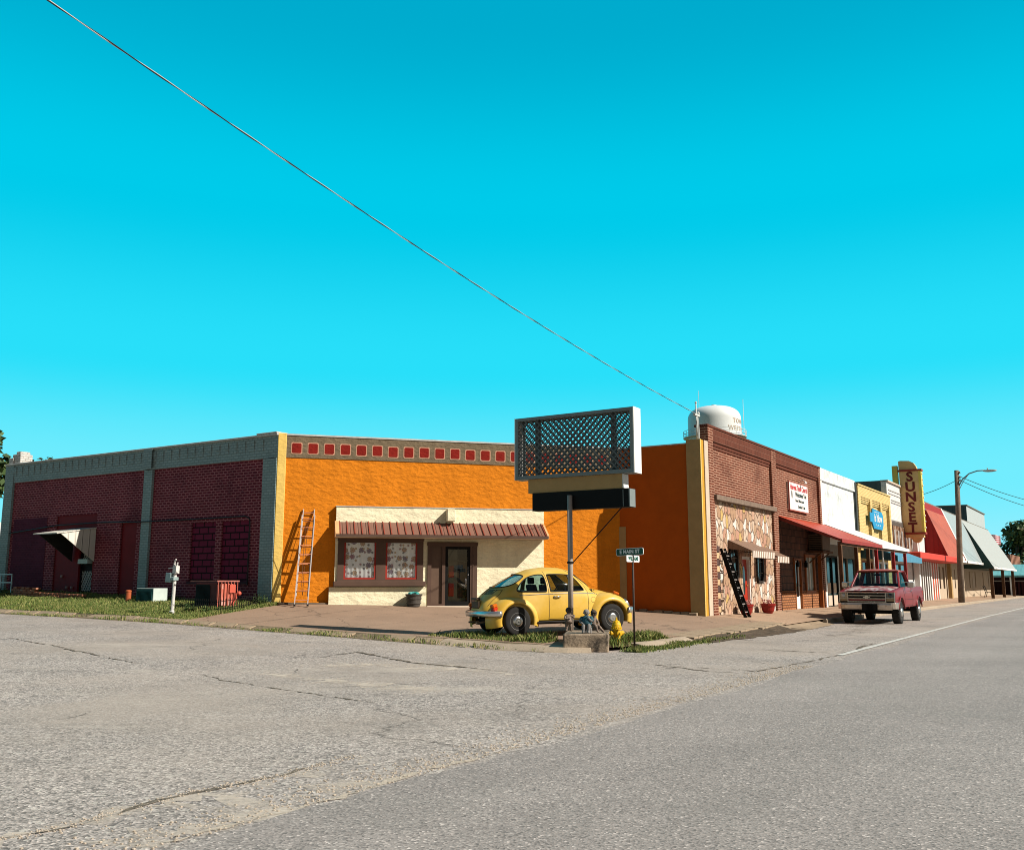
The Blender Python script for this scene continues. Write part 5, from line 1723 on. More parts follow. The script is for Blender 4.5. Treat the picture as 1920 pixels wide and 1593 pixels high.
def bumper(sgn):
    g = G(FB)
    P = []
    for t in range(13):
        a = -1 + t / 6
        y = .80 * a
        x = sgn * (2.0 - .30 * abs(a) ** 4 - .05 * a * a)
        P.append((x, y))
    prof = [(-.03, -.07), (.02, -.05), (.035, 0), (.02, .05), (-.03, .07), (-.04, 0)]
    pts = [(x + sgn * dx, y, .485 + dz) for x, y in P for dx, dz in prof]
    m = 6
    g.add(pts, [(i * m + k, (i + 1) * m + k, (i + 1) * m + (k + 1) % m, i * m + (k + 1) % m) for i in range(12) for k in range(6)] + [tuple(range(6)), tuple(12 * m + k for k in range(6))])
    b = g.build('bumper', M_chrome, bug, smooth=True)
    g = G(FB)
    for y in (-.4, .4): g.box(min(sgn * 1.6, sgn * 1.98), max(sgn * 1.6, sgn * 1.98), y - .03, y + .03, .42, .50)
    g.build('bumper_bracket', M_under, b)


bumper(1); bumper(-1)
g = G(FB)
for s in (-1, 1):
    T = Matrix.Translation((1.67, s * .59, .625)) @ Matrix.Rotation(RAD(62), 4, 'Y')
    g.lathe([(.10, -.10), (.105, .02), (.09, .04), (.05, .055), (0, .06)], (0, 0, 0), 20, 'z', T)
h_ = g.build('headlight', M_lens, bug, smooth=True)
g = G(FB)
for s in (-1, 1):
    T = Matrix.Translation((1.67, s * .59, .625)) @ Matrix.Rotation(RAD(62), 4, 'Y')
    g.lathe([(.115, -.12), (.118, .015), (.112, .03), (.095, .035)], (0, 0, 0), 20, 'z', T)
g.build('headlight_ring', M_chrome, h_, smooth=True)
for s in (-1, 1):
    T = Matrix.Translation((1.42, s * .60, .855)) @ Matrix.Rotation(RAD(20), 4, 'Y')
    g = G(FB); g.box(-.09, .07, -.035, .035, -.01, .045, T); g.build('turn_signal', M_amber, bug, bevel=.015)
gr, ga = G(FB), G(FB)
for s in (-1, 1):
    T = Matrix.Translation((-1.745, s * .635, .60)) @ Matrix.Rotation(RAD(-14), 4, 'Y') @ Matrix.Rotation(RAD(-s * 12), 4, 'Z')
    gr.box(-.055, .08, -.065, .065, -.11, .02, T); ga.box(-.055, .08, -.065, .065, .02, .10, T)
gr.build('tail_light', M_redlens, bug, bevel=.02); ga.build('rear_signal', M_amber, bug, bevel=.02)
g = G(FB); g.box(-1.97, -1.86, -.16, .16, .78, .84); g.box(-1.94, -1.88, -.19, .19, .60, .76); g.build('plate_lamp', paint('dark_plate_holder', (.07, .045, .025), .5), bug, bevel=.015)
g = G(FB); g.tube([(-1.75, -.22, .30), (-2.0, -.22, .29)], .022, 8); g.tube([(-1.75, .22, .30), (-2.0, .22, .29)], .022, 8); g.build('exhaust_pipe', M_chrome2, bug)

# ---------------------------------------------------------------- the red pickup
px_ = UV(7.75, -3.78, -.0)
FP = frame(px_, -MU)
pk = thing('pickup_truck', 'weathered red pickup truck with peeling bonnet parked at the kerb', 'pickup truck', FP)
XF, XR, WR = 1.68, -1.72, .385


def arc_pts(xc, R, a0, a1, n=10):
    return [(xc + R * math.cos(RAD(a0 + (a1 - a0) * k / n)), WR + R * math.sin(RAD(a0 + (a1 - a0) * k / n))) for k in range(n + 1)]


side = [(2.50, .66), (2.53, .80), (2.50, 1.05), (2.42, 1.10), (1.9, 1.15), (1.12, 1.215), (-.46, 1.235), (-.50, 1.235), (-.52, 1.22), (-2.66, 1.235), (-2.74, 1.20), (-2.76, .72), (-2.30, .62)]
side += arc_pts(XR, .50, 152, 28) + [(-1.1, .545), (1.05, .545)] + arc_pts(XF, .50, 152, 28)
me = bpy.data.meshes.new('tmp')
g = G(); g.prism(side, 'y', -.95, .95)
me.from_pydata([tuple(p) for p in g.v], [], g.f)
bm = bmesh.new(); bm.from_mesh(me); bmesh.ops.recalc_face_normals(bm, faces=bm.faces[:])
bm.to_mesh(me); bm.free()
# tumblehome: the flanks lean in a little above the waist and towards the nose
to = bpy.data.objects.new('tmp', me); COL.objects.link(to)
cuts = []
for bxs in ((-2.64, -.62, -.80, .80, .78, 1.6), (-.40, .95, -.80, .80, .80, 1.6)):
    g = G(); g.box(*bxs)
    m2 = bpy.data.meshes.new('cut'); m2.from_pydata([tuple(p) for p in g.v], [], g.f)
    bm = bmesh.new(); bm.from_mesh(m2); bmesh.ops.recalc_face_normals(bm, faces=bm.faces[:]); bm.to_mesh(m2); bm.free()
    c = bpy.data.objects.new('cut', m2); COL.objects.link(c); cuts.append(c)
    bo = to.modifiers.new('b', 'BOOLEAN'); bo.operation, bo.object, bo.solver = 'DIFFERENCE', c, 'EXACT'
bv = to.modifiers.new('v', 'BEVEL'); bv.width, bv.segments, bv.limit_method, bv.angle_limit = .045, 3, 'ANGLE', RAD(50)
me = eval_mesh(cuts + [to], to)
for v in me.vertices:
    k = 1 - .05 * max(0, (v.co.z - .92) / .3) - .045 * max(0, (v.co.x - 1.6) / .9) - .02 * max(0, (.75 - v.co.z) / .2)
    v.co.y *= k
pkskin = Skin([v.co.copy() for v in me.vertices], [tuple(p.vertices) for p in me.polygons])
me.transform(FP); me.materials.clear(); me.materials.append(M_truck)
me.polygons.foreach_set('use_smooth', [True] * len(me.polygons))
try: me.set_sharp_from_angle(angle=RAD(35))
except Exception: pass
finish('body', me, pk)
# bonnet skin
g = G(FP)
nx_, ny_ = 10, 12
for i in range(nx_ + 1):
    x = 1.10 + (2.47 - 1.10) * i / nx_
    zz = float(np.interp(x, [1.1, 1.9, 2.42, 2.47], [1.218, 1.156, 1.108, 1.075]))
    for j in range(ny_ + 1):
        t = -1 + 2 * j / ny_
        hw = .80 - .05 * (i / nx_)
        g.v.append(Vector((x, hw * t, zz + .012 + .03 * (1 - t ** 4) - (.012 if abs(t) > .95 else 0) - (.012 if .28 < abs(t) < .34 else 0))))
for i in range(nx_):
    for j in range(ny_):
        a = i * (ny_ + 1) + j
        g.f.append((a, a + ny_ + 1, a + ny_ + 2, a + 1)); g.m.append(0)
g.build('bonnet', M_hood, pk, smooth=True)
g = G(FP)
for s in (-1, 1):
    pkskin.line(g, [(-.48, 1.21), (-.48, .57)], 'y', s, .007, 0, False); pkskin.line(g, [(1.02, 1.18), (1.02, .60), (-.46, .58)], 'y', s, .006, 0, False)
    pkskin.line(g, [(-2.7, .80), (2.3, .80)], 'y', s, .006, 0, False)
g.build('panel_seam', M_rubber, pk)
# cab
g = G(FP)
Aw = [(1.12, .80, 1.215), (.52, .66, 1.77)]
Bw = [(-.44, .84, 1.225), (-.40, .68, 1.775)]
for s in (-1, 1):
    m = lambda p: (p[0], s * p[1], p[2])
    g.bar(m(Aw[0]), m(Aw[1]), .07, .07); g.bar(m(Bw[0]), m(Bw[1]), .09, .14)
    g.bar(m((.56, .665, 1.765)), m((-.44, .68, 1.775)), .06, .07)
    g.bar(m((.84, .78, 1.22)), m((.50, .70, 1.74)), .025, .03)
g.bar((.53, -.68, 1.775), (.53, .68, 1.775), .07); g.bar((-.43, -.70, 1.775), (-.43, .70, 1.775), .07)
g.box(-.50, -.42, -.80, .80, 1.15, 1.30)
g.build('cab_frame', M_truck, pk, bevel=.012)
g = G(FP)
for i in range(7):
    x = .60 - 1.08 * i / 6
    for j in range(9):
        t = -1 + j / 4
        g.v.append(Vector((x, .70 * t, 1.775 + .055 * (1 - t ** 4) * (1 - (2 * i / 6 - 1) ** 4) + .025)))
for i in range(6):
    for j in range(8):
        a = i * 9 + j
        g.f.append((a, a + 1, a + 10, a + 9)); g.m.append(0)
g.box(-.48, .60, -.70, .70, 1.755, 1.80)
g.build('cab_roof', M_roofred, pk, smooth=False)
g = G(FP); g.quad((1.12, -.78, 1.23), (1.12, .78, 1.23), (.55, .65, 1.76), (.55, -.65, 1.76)); g.build('windscreen', M_carglass, pk)
g = G(FP); g.quad((-.45, -.78, 1.30), (-.45, .78, 1.30), (-.41, .65, 1.75), (-.41, -.65, 1.75)); g.build('rear_window', M_carglass, pk)
for s in (-1, 1):
    g = G(FP); g.quad((1.05, s * .815, 1.225), (-.40, s * .835, 1.225), (-.38, s * .68, 1.76), (.50, s * .665, 1.76)); g.build('door_window', M_carglass, pk)
g = G(FP); g.box(-.34, .0, -.74, .74, .8, 1.02); g.prism([(-.26, .95), (-.38, 1.34), (-.42, 1.34), (-.36, .95)], 'y', -.74, .74); g.build('bench_seat', M_seat, pk, bevel=.02)
g = G(FP); g.box(.78, 1.0, -.76, .76, .95, 1.19); g.build('dashboard', M_under, pk, bevel=.03)
g = G(FP); g.tube([(.62 - .10 * math.sin(t), .38 + .19 * math.cos(t), 1.20 + .15 * math.sin(t)) for t in (2 * math.pi * k / 18 for k in range(19))], .014, 6); g.build('steering_wheel', M_rubber, pk)
g = G(FP); g.box(.60, .63, -.12, .12, 1.62, 1.68); g.build('interior_mirror', M_rubber, pk)
g = G(FP)
for y0 in (-.45, .15): g.bar((1.16, y0, 1.235), (1.0, y0 + .5, 1.36), .012)
g.build('wiper', M_rubber, pk)
# nose
g = G(FP); g.wall(-.64, .64, .74, 1.05, 0, .03)
g = G(FP); g.box(2.44, 2.525, -.90, .90, .70, 1.055); ng = g.build('grille_shell', M_black, pk)
g = G(FP)
for z in (1.045, .945, .845, .745): g.box(2.52, 2.552, -.90 if z > 1.03 else -.60, .90 if z > 1.03 else .60, z - .012, z + .012)
for y in (-.61, .61): g.box(2.52, 2.552, y - .012, y + .012, .73, 1.05)
for y in (-.89, .89): g.box(2.50, 2.545, y - .012, y + .012, .73, 1.05)
for s in (-1, 1):
    g.box(2.52, 2.548, min(s * .61, s * .9), max(s * .61, s * .9), .852, .868)
g.build('grille_bar', M_chrome, ng)
g = G(FP)
bt = [(-.12, .018), (-.05, .018), (-.05, .038), (.05, .038), (.05, .018), (.12, .018), (.10, -.018), (.05, -.018), (.05, -.038), (-.05, -.038), (-.05, -.018), (-.10, -.018)]
g.add([(2.556, -y, .895 + z) for y, z in bt] + [(2.54, -y, .895 + z) for y, z in bt], [tuple(range(12))] + [(i, (i + 1) % 12, 12 + (i + 1) % 12, 12 + i) for i in range(12)])
g.build('emblem', M_chrome, ng)
for s in (-1, 1):
    g = G(FP); a, b = sorted((s * .63, s * .88)); g.box(2.515, 2.54, a, b, .875, 1.03); hl = g.build('headlight', paint('sealed_beam', (.10, .12, .12) if s > 0 else (.42, .36, .28), .12, spec=1.0, var=.3, scale=9), pk, bevel=.01)
    g = G(FP); g.lathe([(.07, 2.535), (.066, 2.552), (.03, 2.562), (0, 2.564)], (0, s * .76, .952), 16, 'x'); g.build('lens', M_lens if s < 0 else M_glassdark, hl, smooth=True)
    g = G(FP); g.box(2.515, 2.535, a, b, .76, .845); g.build('turn_signal', paint('clear_amber_lens', (.40, .30, .18), .25), pk)
g = G(FP)
g.prism([(2.50, .72), (2.66, .70), (2.68, .64), (2.66, .52), (2.62, .47), (2.50, .49)], 'y', -.82, .82)
for s in (-1, 1):
    a = [(2.50, s * .82), (2.665, s * .82), (2.60, s * .93), (2.28, s * .975), (2.28, s * .93), (2.50, s * .90)]
    g.prism(a, 'z', .50, .71)
g.build('bumper', M_chrome2, pk, bevel=.02, seg=2)
g = G(FP); g.box(2.675, 2.70, -.02, .36, .44, .68); g.prism([(2.68, .44), (2.70, .44), (2.70, .68), (2.68, .68)], 'y', -.14, .22); g.build('number_plate', M_black, pk)
for s in (-1, 1):
    for xc in (XF, XR):
        wheel(pk, FP, (xc, s * .80, WR), WR, .26, M_rim, M_chrome, s, hub=True, slots=26)
g = G(FP)
g.box(-2.7, 2.4, -.5, .5, .46, .62); g.box(1.2, 2.2, -.78, .78, .62, .9); g.box(-2.2, -1.2, -.78, .78, .62, .9); g.box(1.55, 1.8, -.75, .75, .33, .45); g.box(-1.85, -1.6, -.75, .75, .33, .45)
g.box(1.9, 2.5, -.86, .86, .55, .95)
g.build('chassis', M_under, pk)
g = G(FP)
for s in (-1, 1):
    for xc in (XF, XR):
        P = [(x, s * .955, z) for x, z in arc_pts(xc, .515, 12, 168, 14)]
        g.tube(P, .022, 6)
g.build('wheel_arch_trim', M_truck, pk, smooth=True)
for s in (-1, 1):
    g = G(FP)
    g.box(.66, .74, min(s * 1.0, s * 1.22), max(s * 1.0, s * 1.22), 1.20, 1.40); mr = g.build('door_mirror', M_chrome, pk, bevel=.02)
    g = G(FP); g.bar((.74, s * .86, 1.22), (.70, s * 1.08, 1.26), .025); g.bar((.74, s * .84, 1.40), (.70, s * 1.08, 1.38), .02); g.build('mirror_arm', M_chrome, mr)
g = G(FP)
for s in (-1, 1): g.box(-2.78, -2.68, min(s * .84, s * .93), max(s * .84, s * .93), .78, 1.08)
g.build('tail_light', M_redlens, pk)
g = G(FP); g.box(-2.92, -2.76, -.9, .9, .56, .68); g.build('rear_bumper', M_chrome2, pk, bevel=.02)
g = G(FP)
for s in (-1, 1): g.box(-.30, -.14, min(s * .945, s * .975), max(s * .945, s * .975), 1.08, 1.11)
g.build('door_handle', M_chrome, pk)

# ================================================================ things in front of the buildings
# ---------------------------------------------------------------- pylon sign
PX, PY = 1.385, 21.15
FG = frame((PX, PY, 0), -SV)
M_signgrey = paint('sign_grey_paint', (.20, .235, .235), .5, var=.15)
M_lat = paint('grey_lattice_slat', (.12, .14, .14), .75, var=.2)
M_polepaint = paint('pole_paint', (.40, .34, .29), .55, var=.15, scale=4, dirt=(.16, .11, .08), dscale=4, dlo=.58, dhi=.72)
ps = thing('pylon_sign', 'tall pole sign with an empty grey lattice cabinet and black box', 'sign', FG)
x0, x1, z0, z1, th = -1.44, 1.57, 3.72, 5.16, .18
g = G(FG)
for y in (-th, th - .03):
    g.wall(x0 + .004, x1 - .004, z0 + .004, z1 - .004, y, y + .03, [(x0 + .075, x1 - .075, z0 + .085, z1 - .075)])
g.box(x0 + .004, x1 - .004, -th + .03, th - .03, z1 - .05, z1 - .004); g.box(x0 + .004, x1 - .004, -th + .03, th - .03, z0 + .004, z0 + .05)
cbx = g.build('cabinet_frame', M_signgrey, ps)
g = G(FG); g.box(x1 - .004, x1 + .02, -th, th, z0, z1); g.build('end_plate', M_white, cbx)
g = G(FG); g.box(x0 - .016, x0 + .004, -th, th, z0, z1); g.build('end_plate', M_white, cbx)
for y in (-th + .045, th - .045):
    g = G(FG); lattice(g, x0 + .07, x1 - .07, z0 + .05, z1 - .05, y, .030, .145, 1.05); g.build('lattice_panel', M_lat, cbx)
for x in (-.92, 1.02):
    g = G(FG); g.box(x - .05, x + .05, -.05, .05, z0 + .05, z1 - .05); g.build('inner_post', M_lat, cbx)
g = G(FG); g.box(-1.12, 1.27, -.12, .12, 3.40, z0); bxx = g.build('lower_box', M_tanp, ps)
g = G(FG); g.box(1.27, 1.295, -.125, .125, 3.46, z0 - .01); g.box(1.27, 1.30, -.128, .128, 3.405, 3.46); g.build('end_plate', M_white, bxx)
g = G(FG); g.box(-1.0, 1.42, -.14, .14, 2.99, 3.395); bxx = g.build('black_box', M_black, ps)
g = G(FG); g.box(1.42, 1.445, -.14, .14, 3.0, 3.385); g.build('end_plate', M_signgrey, bxx)
g = G(FG); g.box(1.28, 1.295, -.144, -.14, 3.01, 3.37); g.build('edge_strip', M_signgrey, bxx)
g = G(FG); g.tube([(0, -.19, .30), (0, -.19, 3.30)], .058, 14); g.build('pole', M_polepaint, ps, smooth=True)
g = G(FG); g.tube([(0, -.19, 1.80), (0, -.19, 1.84)], .075, 12); g.build('collar', M_black, ps)
g = G(FG); g.tube([(.05, -.16, 1.82), (1.22, -.06, 3.0)], .012, 6); g.build('brace', M_black, ps)
FK = frame((1.54, 19.98, 0), (.965, -.12))
blk = G(FK)
r6 = random.Random(2)
blk.box(-.46, .46, -.42, 1.25, -.02, .36)
kb = blk.build('concrete_base', M_block, bevel=.03, seg=2)
tag(kb, 'stained concrete block carrying the pole sign and garden statues', 'concrete block')


# ---------------------------------------------------------------- skinned figures
def figure(F, joints, bones, mat, name, parent, sub=2):
    """one continuous body grown from a joint skeleton; joints: name -> (x, y, z, radius)"""
    names = list(joints)
    me = bpy.data.meshes.new(name)
    me.from_pydata([joints[k][:3] for k in names], [(names.index(a), names.index(b)) for a, b in bones], [])
    o = bpy.data.objects.new('tmp', me); COL.objects.link(o)
    sk = o.modifiers.new('skin', 'SKIN'); sk.use_smooth_shade = True
    lay = me.skin_vertices[0].data if me.skin_vertices else None
    if lay is None:
        bm = bmesh.new(); bm.from_mesh(me); bm.verts.layers.skin.verify(); bm.to_mesh(me); bm.free()
        lay = me.skin_vertices[0].data
    for i, k in enumerate(names):
        r = joints[k][3]
        lay[i].radius = r if hasattr(r, '__len__') else (r, r)
        lay[i].use_root = (i == 0)
    ss = o.modifiers.new('sub', 'SUBSURF'); ss.levels = ss.render_levels = sub
    m2 = eval_mesh([o], o)
    m2.transform(F); m2.materials.clear(); m2.materials.append(mat)
    m2.polygons.foreach_set('use_smooth', [True] * len(m2.polygons))
    return finish(name, m2, parent)


def head_bits(F, c, r, hair, parent, facing=(0, -1)):
    """hair, eyes, nose, mouth and ears for a small statue head at c"""
    d = Vector((facing[0], facing[1], 0)).normalized(); sd_ = Vector((-d.y, d.x, 0)); c = Vector(c)
    g = G(F); g.ball(c - d * r * .16 + Vector((0, 0, r * .22)), (r * 1.02, r * 1.02, r * .98), 12, 8); g.build('hair', hair, parent, smooth=True)
    g = G(F)
    g.ball(c + d * r * .98 + Vector((0, 0, -r * .12)), r * .16, 6, 5)
    for s in (-1, 1): g.ball(c + sd_ * s * r * .98 + Vector((0, 0, -r * .05)), (r * .18,) * 3, 6, 5)
    g.build('nose_and_ears', M_statue, parent, smooth=True)
    g = G(F)
    for s in (-1, 1): g.ball(c + d * r * .90 + sd_ * s * r * .36 + Vector((0, 0, r * .10)), r * .11, 6, 5)
    g.ball(c + d * r * .90 + Vector((0, 0, -r * .42)), (r * .26, r * .1, r * .06), 6, 5)
    g.build('eyes_and_mouth', M_black, parent, smooth=True)


def hand(g, w, d, L):
    """a palm and five short curled digits at wrist w pointing along d"""
    d = Vector(d).normalized(); up = Vector((0, 0, 1)); s = d.cross(up)
    s = s.normalized() if s.length > .1 else Vector((1, 0, 0))
    n = s.cross(d); w = Vector(w)
    g.ball(w + d * L * .3, (L * .3, L * .3, L * .22), 8, 6)
    for k, l in enumerate((.42, .5, .46, .36)):
        b = w + d * L * .5 + s * L * (.24 - .16 * k)
        g.tube([b, b + d * L * l * .6, b + d * L * l - n * L * .18], [L * .085, L * .08, L * .06], 5)
    b = w + d * L * .2 + s * L * .28
    g.tube([b, b + s * L * .2 + d * L * .15, b + s * L * .2 + d * L * .36], [L * .09, L * .08, L * .06], 5)


M_statue = paint('weathered_statue', (.24, .185, .15), .85, var=.35, scale=14, dirt=(.10, .075, .06), dscale=9, dlo=.5, dhi=.62)
M_stteal = paint('statue_teal_shirt', (.03, .10, .13), .7, var=.3, scale=10)
M_stdark = paint('statue_dark_hair', (.06, .045, .035), .85, var=.3, scale=12)
M_stgrey = paint('statue_grey', (.22, .21, .20), .85, var=.3, scale=14)
ZB = .358
# child standing with arms round the pole
F1 = frame((1.215, 20.72, ZB), (1, .05))
s1 = thing('garden_statue', 'small stone statue of a standing child hugging the sign pole', 'statue', F1)
J = {'pelvis': (0, 0, .20, .058), 'chest': (0, .005, .30, .062), 'neck': (0, .01, .365, .026), 'head': (.01, .0, .415, .062), 'crown': (.012, .005, .46, .045),
     'lhip': (-.04, 0, .17, .042), 'lknee': (-.045, -.012, .095, .034), 'lank': (-.045, .0, .025, .026), 'ltoe': (-.06, -.055, .016, .022),
     'rhip': (.04, 0, .17, .042), 'rknee': (.05, -.02, .10, .034), 'rank': (.05, .0, .025, .026), 'rtoe': (.06, -.055, .016, .022),
     'lsh': (-.065, .0, .325, .028), 'lel': (-.085, -.05, .26, .023), 'lwr': (-.01, -.075, .27, .019),
     'rsh': (.065, .0, .325, .028), 'rel': (.115, -.03, .28, .023), 'rwr': (.125, .03, .33, .019)}
Bn = [('pelvis', 'chest'), ('chest', 'neck'), ('neck', 'head'), ('head', 'crown'), ('pelvis', 'lhip'), ('lhip', 'lknee'), ('lknee', 'lank'), ('lank', 'ltoe'), ('pelvis', 'rhip'), ('rhip', 'rknee'), ('rknee', 'rank'), ('rank', 'rtoe'), ('chest', 'lsh'), ('lsh', 'lel'), ('lel', 'lwr'), ('chest', 'rsh'), ('rsh', 'rel'), ('rel', 'rwr')]
figure(F1, J, Bn, M_statue, 'body', s1)
head_bits(F1, (.012, -.002, .425), .066, M_stdark, s1, (.75, -.65))
g = G(F1); hand(g, (-.01, -.075, .27), (.9, 0, .1), .05); hand(g, (.125, .03, .33), (0, 1, .2), .05); g.build('hands', M_statue, s1, smooth=True)
g = G(F1); g.lathe([(.075, .19), (.088, .165), (.07, .23), (.066, .30)], (0, 0, 0), 14); g.build('tunic', M_statue, s1, smooth=True)
# seated child in teal
F2 = frame((1.535, 19.82, ZB), (1, -.2))
s2 = thing('garden_statue', 'small stone statue of a seated child in a teal shirt', 'statue', F2)
J = {'pelvis': (0, .02, .16, .07), 'chest': (0, .015, .285, .075), 'neck': (0, .005, .355, .028), 'head': (.0, -.01, .405, .06), 'crown': (.0, -.005, .45, .044),
     'lhip': (-.05, .0, .15, .045), 'lknee': (-.06, -.10, .165, .038), 'lank': (-.055, -.105, .03, .03), 'ltoe': (-.06, -.15, .018, .024),
     'rhip': (.05, .0, .15, .045), 'rknee': (.06, -.10, .17, .038), 'rank': (.05, -.115, .03, .03), 'rtoe': (.055, -.16, .018, .024),
     'lsh': (-.085, .01, .315, .034), 'lel': (-.13, -.02, .23, .030), 'lwr': (-.075, -.09, .20, .022),
     'rsh': (.085, .01, .315, .034), 'rel': (.115, -.06, .24, .028), 'rwr': (.04, -.085, .325, .021)}
figure(F2, J, Bn, M_stgrey, 'body', s2)
g = G(F2); g.lathe([(.10, .17), (.112, .21), (.105, .28), (.085, .335), (.035, .36)], (0, .015, 0), 14)
for s in (-1, 1): g.tube([(s * .085, .01, .32), (s * .122, -.02 if s < 0 else -.04, .255)], [.045, .04], 8)
g.build('shirt', M_stteal, s2, smooth=True)
head_bits(F2, (0, -.01, .413), .064, M_stgrey, s2, (.15, -1))
g = G(F2); hand(g, (-.075, -.09, .20), (.6, -.8, -.1), .052); hand(g, (.04, -.085, .325), (-.3, -.2, .9), .052); g.build('hands', M_stgrey, s2, smooth=True)
g = G(F2); g.box(-.10, .10, -.03, .11, 0, .12); g.build('seat_block', M_stgrey, s2, bevel=.02, seg=2)
# child leaning back in a cap
F3 = frame((1.73, 20.03, ZB), (1, -.3))
s3 = thing('garden_statue', 'small stone statue of a capped child sitting with legs stretched out', 'statue', F3)
J = {'pelvis': (-.03, .02, .09, .062), 'chest': (-.04, .03, .235, .058), 'neck': (-.035, .02, .315, .026), 'head': (-.03, .0, .37, .058), 'crown': (-.03, .0, .415, .042),
     'lhip': (-.05, -.01, .085, .042), 'lknee': (.02, -.08, .17, .034), 'lank': (.07, -.13, .05, .026), 'ltoe': (.10, -.15, .02, .022),
     'rhip': (.01, .0, .085, .042), 'rknee': (.09, -.02, .13, .034), 'rank': (.17, -.06, .04, .026), 'rtoe': (.205, -.08, .022, .022),
     'lsh': (-.105, .02, .275, .029), 'lel': (-.12, -.04, .20, .024), 'lwr': (-.04, -.085, .19, .019),
     'rsh': (.02, .04, .275, .029), 'rel': (.065, .02, .20, .024), 'rwr': (.07, -.03, .145, .019)}
figure(F3, J, Bn, M_statue, 'body', s3)
head_bits(F3, (-.03, 0, .378), .062, M_stdark, s3, (.1, -1))
g = G(F3); g.lathe([(.066, .40), (.068, .425), (.05, .455), (.012, .47)], (-.03, 0, 0), 14); g.tube([(-.045, .0, .455), (-.06, .0, .49)], [.02, .012], 6); g.build('cap', M_stdark, s3, smooth=True)
g = G(F3); hand(g, (-.04, -.085, .19), (.8, -.3, 0), .05); hand(g, (.07, -.03, .145), (.8, -.2, -.1), .05); g.build('hands', M_statue, s3, smooth=True)

# ---------------------------------------------------------------- hydrant
hp = UV(-9.92, -1.84, .10)
FH = frame(hp, (.93, .36))
M_hyd = paint('hydrant_yellow', (.70, .42, .012), .5, var=.12, scale=12, dirt=(.42, .22, .02), dscale=9, dlo=.6, dhi=.75)
hy = thing('fire_hydrant', 'yellow fire hydrant beside the concrete block', 'fire hydrant', FH)
k = .56 / .62
T = Matrix.Diagonal((k, k, k, 1))
g = G(FH @ T)
g.lathe([(.115, 0), (.115, .03), (.088, .035), (.085, .30), (.09, .31), (.09, .33), (.13, .335), (.13, .36), (.105, .365)], (0, 0, 0), 20)
g.build('barrel', M_hyd, hy, smooth=False)
g = G(FH @ T)
g.lathe([(.105, .36), (.112, .38), (.108, .44), (.085, .50), (.05, .535), (.02, .545)], (0, 0, 0), 20)
for q in range(8):
    a = q * math.pi / 4
    g.bar((.112 * math.cos(a), .112 * math.sin(a), .37), (.07 * math.cos(a), .07 * math.sin(a), .52), .02)
bn = g.build('bonnet', M_hyd, hy)
g = G(FH @ T); g.lathe([(.03, .54), (.03, .56), (.022, .565), (.022, .61), (0, .615)], (0, 0, 0), 5); g.build('operating_nut', M_hyd, bn)
for sx, sy, r in ((1, 0, .055), (-1, 0, .055), (0, -1, .07)):
    ang = math.atan2(sy, sx)
    TT = T @ Matrix.Translation((0, 0, .25)) @ Matrix.Rotation(ang, 4, 'Z')
    g = G(FH @ TT); g.lathe([(r * .85, .05), (r * .85, .12), (r, .12), (r, .165), (r * .7, .17), (.02, .175), (.02, .20), (0, .20)], (0, 0, 0), 12, 'x'); g.build('nozzle_cap', M_hyd, hy)
g = G(FH @ T)
for q in range(8):
    a = (q + .5) * math.pi / 4
    g.lathe([(.014, .352), (.014, .378), (0, .38)], (.118 * math.cos(a), .118 * math.sin(a), 0), 6)
g.build('flange_bolt', M_hyd, hy)

# ---------------------------------------------------------------- street name post
sp_ = Vector((2.57, 20.28, .10))
FN = frame(sp_, (.93, .36))
M_green = paint('sign_green', (.008, .09, .062), .45, var=.15)
M_sgt = paint('sign_letter_white', (.85, .92, .9), .5)
sn = thing('street_name_sign', 'thin dark post with two green street name blades', 'street sign', FN)
g = G(FN); g.tube([(0, 0, -.1), (.0, 0, 1.86)], .022, 8); g.build('post', paint('dark_post', (.05, .035, .028), .6, dirt=(.2, .13, .09), dscale=5, dlo=.55, dhi=.65), sn, smooth=True)


def blade(F, w, h, zc, txt, size, back, fg, rim):
    def rr(w, h, r):
        return [(sx * (w / 2 - r) + r * math.cos(RAD(a)), zc + sz * (h / 2 - r) + r * math.sin(RAD(a))) for sx, sz, a0 in ((1, 1, 0), (-1, 1, 90), (-1, -1, 180), (1, -1, 270)) for a in (a0, a0 + 45, a0 + 90)]
    g = G(F); g.prism(rr(w, h, .035), 'y', -.008, .008); b = g.build('name_blade', rim, sn)
    g = G(F); g.prism(rr(w - .022, h - .022, .028), 'y', -.011, -.0081); g.build('blade_face', back, b)
    text(txt, size, F, (0, -.0125, zc), fg, 'lettering', b, .004, sx=.9, spacing=1.08)


FNb = frame(sp_, -SV) @ Matrix.Rotation(RAD(2), 4, 'Y').inverted()
blade(FNb, .64, .155, 1.935, 'E MAIN ST', .105, M_green, M_sgt, M_sgt)
FN2 = frame(sp_, MU)
blade(FN2, .64, .14, 1.785, 'WILLIAMS', .115, M_sgt, M_green, M_white)
g = G(FN); g.box(-.03, .03, -.015, .015, 1.84, 1.88); g.build('clamp', M_rim, sn)


